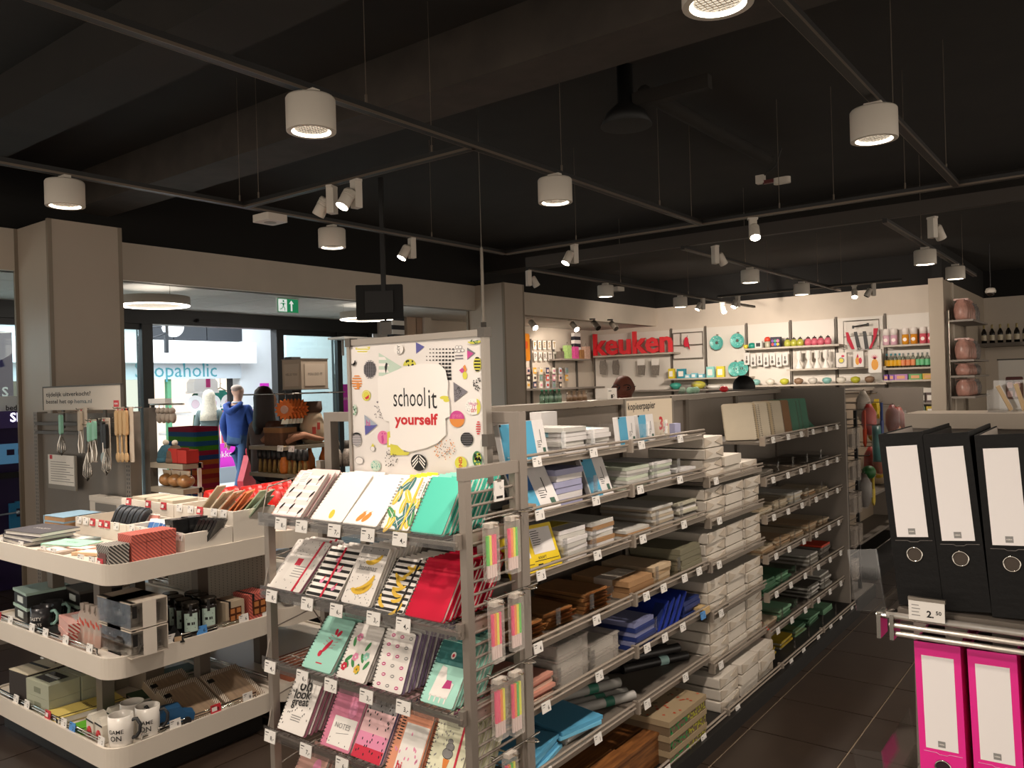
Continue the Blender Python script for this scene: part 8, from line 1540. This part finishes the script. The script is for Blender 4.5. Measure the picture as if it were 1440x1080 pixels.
for k in range(9): put('serving_bowl', 'bowl', 'small bowl on the long counter of the kitchen wall, %s from left' % ORD[k], 1062+20*k, 'ctr2', lath([(.04, 0), (.08, .05), (.07, .09), (.02, .11)], mat(['#7fb0aa', '#d8d2c4', '#b9b83a', '#8a6f58', '#c9c4ba'][k % 5], .4)))
for k in range(4):
    p_ = K((848, 866, 902, 922)[k], 515, KY-.12); t = thing('hanging_mitt', ['grey patterned mitt left of the man', 'grey patterned mitt behind the man', 'grey carded cloth right of the man', 'grey carded cloth below the last red letter'][k], 'mitt', p_); MB().prism([(-.07, -.16), (.06, -.18), (.08, .0), (.06, .12), (-.06, .12), (-.08, .0)], -.012, .012, T=FY(0, 0, 0)).obj('fabric', mat('#8c8379', .8, var=.5, scale=60), t)
    if k > 1: MB().bb((-.08, -.016, .02), (.08, -.012, .14)).obj('card_header', mat('#e0dbd4', .5), t)
    MB().tube([(0, 0, .11), (0, .1, .13)], .005).obj('hook', BLACK, t)
# ---- alcove wall with letter flags and wrapping bags
AX = -8.83
def A(px, py, x=AX): return at(px, py, x=x)
t = thing('alcove_shelving', 'white alcove shelving left of the red letters', 'display', (AX-.05, 12.5, 0)); a, b = A(789, 504, AX+.28), A(831, 504, AX+.28); za = a.z; ya, yb_ = a.y-12.5, b.y-12.5
MB().bb((.0, ya, za-.03), (.33, min(yb_, 1.9), za)).obj('shelf', GP, t); zc_ = A(745, 547, AX+.28).z; MB().bb((0, -2.5, zc_-.03), (.33, 1.9, zc_)).obj('shelf', GP, t)
for px in (748, 780, 812): MB().bb((.0, A(px, 480).y-12.52, .9), (.03, A(px, 480).y-12.48, 2.5)).obj('upright', DGREY, t)
def flag(w_, px, py, nm, row):
    for k, ch in enumerate(w_):
        p_ = A(px+6.8*k, py); t = thing('letter_flag', 'white bunting flag %s of the %s row on the alcove wall' % ({'F': 'F', 'E': 'E', 'S': 'S', 'T': 'T'}.get(ch, ch)+(' (%s)' % ORD[k]), row), 'flag', p_); MB().bb((-.004, -.05, -.085), (.004, .05, .085)).text(ch, h=.1, T=FX(.005, 0, .0), mi=1, bold=.02).obj('card', [mat('#e0d8ce', .6), mat('#a58240' if row == 'upper' else '#6d6660', .5)], t); MB().tube([(0, -.06, .09), (0, .06, .09)], .003).obj('string', STEEL, t)
flag('FEEST', 752, 485, 'f', 'upper'); flag('PARTY', 753, 501, 'p', 'lower')
for k, (px, w, h, c, l_) in enumerate(((788, .12, .14, '#6a5f55', 'small brown wrapping bag at the left of the alcove shelf'), (798, .16, .26, '#a8c87a', 'green patterned wrapping bag on the alcove shelf'), (808, .16, .24, '#e0569a', 'pink patterned wrapping bag on the alcove shelf'), (816, .14, .18, '#a97a4a', 'kraft wrapping bag on the alcove shelf'), (824, .18, .25, '#dcb6a0', 'blush wrapping bag at the right of the alcove shelf'))):
    p_ = A(px, 500, AX+.16); t = thing('wrapping_bag', l_, 'bag', (p_.x, min(p_.y, 14.2), za)); MB().bb((-.05, -w/2, 0), (.05, w/2, h)).obj('bag_body', mat(c, .6, var=.3, scale=25), t); MB().tube([(.0, -w*.2, h), (0, 0, h+.07), (0, w*.2, h)], .005).obj('handle', mat('#8d8478', .6), t)
p_ = A(810, 484, AX+.14); t = thing('wrapping_bag', 'tall navy and white striped bag hanging over the alcove shelf', 'bag', (p_.x, p_.y, p_.z))
for k in range(6): MB().bb((-.04, -.11, -.2+.07*k), (.04, .11, -.131+.07*k)).obj('stripe_band', mat('#e3ded8', .6) if k % 2 else mat('#23262f', .6), t)
MB().tube([(0, -.06, .22), (0, 0, .3), (0, .06, .22)], .006).obj('handle', BLACK, t)
p_ = A(738, 486, AX+.1); t = thing('orange_balloon_sign', 'orange rounded sign at the pillar edge of the alcove', 'sign', p_); MB().prism(rrect(-.08, -.28, .13, .22, .05, 4), -.02, .02, T=FX(0, 0, 0)).prism(rrect(-.03, -.06, .06, .08, .03, 4), .02, .024, 1, T=FX(0, 0, 0)).obj('sign_body', [mat('#df8a1e', .5), mat('#d8541e', .5)], t)
cc = ['#d9b9b0', '#c9d0d8', '#b7483f', '#2f3550', '#e3d9c6', '#d8a23a', '#8a8f98', '#c98a9a', '#e6e0d4', '#6f8f7a', '#d6cdb8', '#433a36']
for k in range(20):
    px, py = 743+9*(k % 7), 521+10*(k//7); p_ = A(px, py, AX+.07); t = thing('hanging_card', 'small party card on the alcove hooks, %s row from top, %s from left' % (ORD[k//7], ORD[k % 7]), 'card', p_); MB().bb((-.006, -.045, -.06), (.006, .045, .055)).obj('card', mat(cc[(k*5) % 12], .5), t); MB().bb((.0065, -.03, -.03), (.01, .03, .02)).obj('motif', mat(cc[(k*7+3) % 12], .5), t); MB().tube([(-.08, 0, .05), (.02, 0, .05)], .004).obj('hook', STEEL, t)
# bags on the shelf behind the poster
p_ = A(575, 474, -8.5); t = thing('high_shelf', 'high white shelf on the alcove end wall behind the poster', 'shelf', (-8.55, p_.y, A(575, 476, -8.5).z-.0)); MB().bb((-.35, -1.2, -.03), (0, 1.6, 0)).obj('board', LPAN, t); MB().bb((-.3, -1.0, -.25), (-.28, -.97, -.03)).bb((-.3, 1.2, -.25), (-.28, 1.23, -.03)).obj('bracket', GP, t); z0 = t.location.z
for k, (px, c, w, l_) in enumerate(((557, '#2a2b31', .24, 'black and white striped paper bag behind the poster'), (576, '#b59b86', .2, 'beige paper bag behind the poster, left'), (586, '#a58a76', .14, 'brown paper bag behind the poster, right'), (600, '#c9bdb0', .22, 'pale low paper bag behind the poster'))):
    p_ = A(px, 474, -8.7); h_ = .34 if k < 3 else .1; t = thing('paper_bag', l_, 'bag', (-8.7, p_.y, z0)); n_ = 5 if k == 0 else 1
    for q in range(n_): MB().bb((-.06, -w/2, h_*q/n_), (.06, w/2, h_*(q+1)/n_)).obj('bag_body' if n_ == 1 else 'stripe_band', mat(c, .6) if q % 2 == 0 else mat('#e3ded8', .6), t)
    MB().tube([(0, -w*.25, h_), (0, -w*.15, h_+.16), (0, w*.15, h_+.16), (0, w*.25, h_)], .008).obj('handle', mat('#6f655c', .6), t)
# ---- cushion shelving on the partition and the right rear corner
QX = -2.2
t = thing('bag_shelving', 'wall shelving of pink crinkled bags right of the partition', 'shelving', (QX, 14.0, 0)); zs4 = [at(1340, py, x=QX+.30).z for py in (442, 504, 529, 562)]
for z in zs4+[.6]: MB().bb((0, -.1, z-.03), (.36, 1.5, z)).obj('shelf', GP, t)
MB().bb((0, -.12, 0), (.04, -.08, 2.6)).bb((0, 1.5, 0), (.04, 1.54, 2.6)).obj('upright', STEEL, t)
PB = mat('#b98a7c', .35, var=.3, scale=14, bump=.5, name='crinkled_pink_bag'); PB2 = mat('#8d8480', .5, var=.7, scale=30, name='patterned_bag')
cz = MB().lathe([(.10, 0), (.13, .04), (.135, .16), (.11, .25), (.07, .29), (.085, .31)], 0, 14)
for i, v in enumerate(cz.v): q = 1+.09*math.sin(5*math.atan2(v[1], v[0])+v[2]*14); cz.v[i] = (v[0]*q, v[1]*q, v[2])
for r_, z in enumerate(zs4):
    for k in range(6):
        t = thing('crinkled_bag', '%s bag on the partition shelving, %s shelf from top, %s from left' % ('pink crinkled' if k < 4 else 'black and white', ORD[r_], ORD[k]), 'bag', (QX+.18, 14.07+.235*k, z+.001), R(20*k), 'bags on the partition shelving'); s_ = min(1, (zs4[r_-1]-z-.06)/.32 if r_ else 1.25)
        cz.obj('bag_body', PB if k < 4 else PB2, t).scale = (.74, .74, s_); MB().bb((-.1, -.01, .30*s_), (.1, .01, .33*s_)).obj('seal', PB if k < 4 else BLACK, t)
p_ = at(1402, 482, y=17.2); t = thing('wine_shelf', 'high shelf of dark bottles in the right rear corner', 'shelf', (p_.x, 17.2, p_.z)); MB().bb((-.3, 0, -.06), (.6, .95, 0)).obj('board', GPD, t)
for k in range(6):
    q = thing('wine_bottle', 'dark bottle with pale label on the high corner shelf, %s from left' % ORD[k], 'bottle', (p_.x-.22+.13*k, 17.35, p_.z), 0, 'dark bottles in the corner'); MB().lathe([(.045, 0), (.045, .2), (.016, .27), (.016, .34)], 0, 14).obj('bottle_body', mat('#171310', .2), q); MB().lathe([(.046, .05), (.046, .15)], 0, 14, cap=(False, False)).obj('label', mat('#d6cbb2', .5), q); MB().lathe([(.018, .27), (.018, .345)], 0, 10).obj('foil', mat('#b9a878', .4), q)
p_ = at(1404, 507, y=8.0); t = thing('picture_board', 'white standing board with dark red and pink pictures at the right edge', 'sign', (p_.x, 8.0, 0)); MB().bb((0, -.01, 1.1), (.9, .01, p_.z)).obj('board', LPAN, t); MB().bb((-.01, -.014, p_.z), (.9, .014, p_.z+.012)).obj('frame', DGREY, t); MB().bb((.1, -.2, 0), (.8, .2, .05)).bb((.4, -.02, .05), (.45, .02, 1.1)).obj('stand', GP, t)
for k, c in enumerate(('#5a2320', '#dd7f8a')):
    g = MB().prism(rrect(.05+.16*k, p_.z-.33, .175+.16*k, p_.z-.14, .012, 3), .0105, .013, T=FY(0, 0, 0)); 
    for q in range(4): g.prism(rrect(.06+.16*k+.055*(q % 2), p_.z-.31+.075*(q//2), .10+.16*k+.055*(q % 2), p_.z-.26+.075*(q//2), .01, 3), .013, .014, 1, T=FY(0, 0, 0))
    g.obj('picture', [mat(c, .5), mat('#e3b0ae' if k == 0 else '#c23a50', .5)], t)
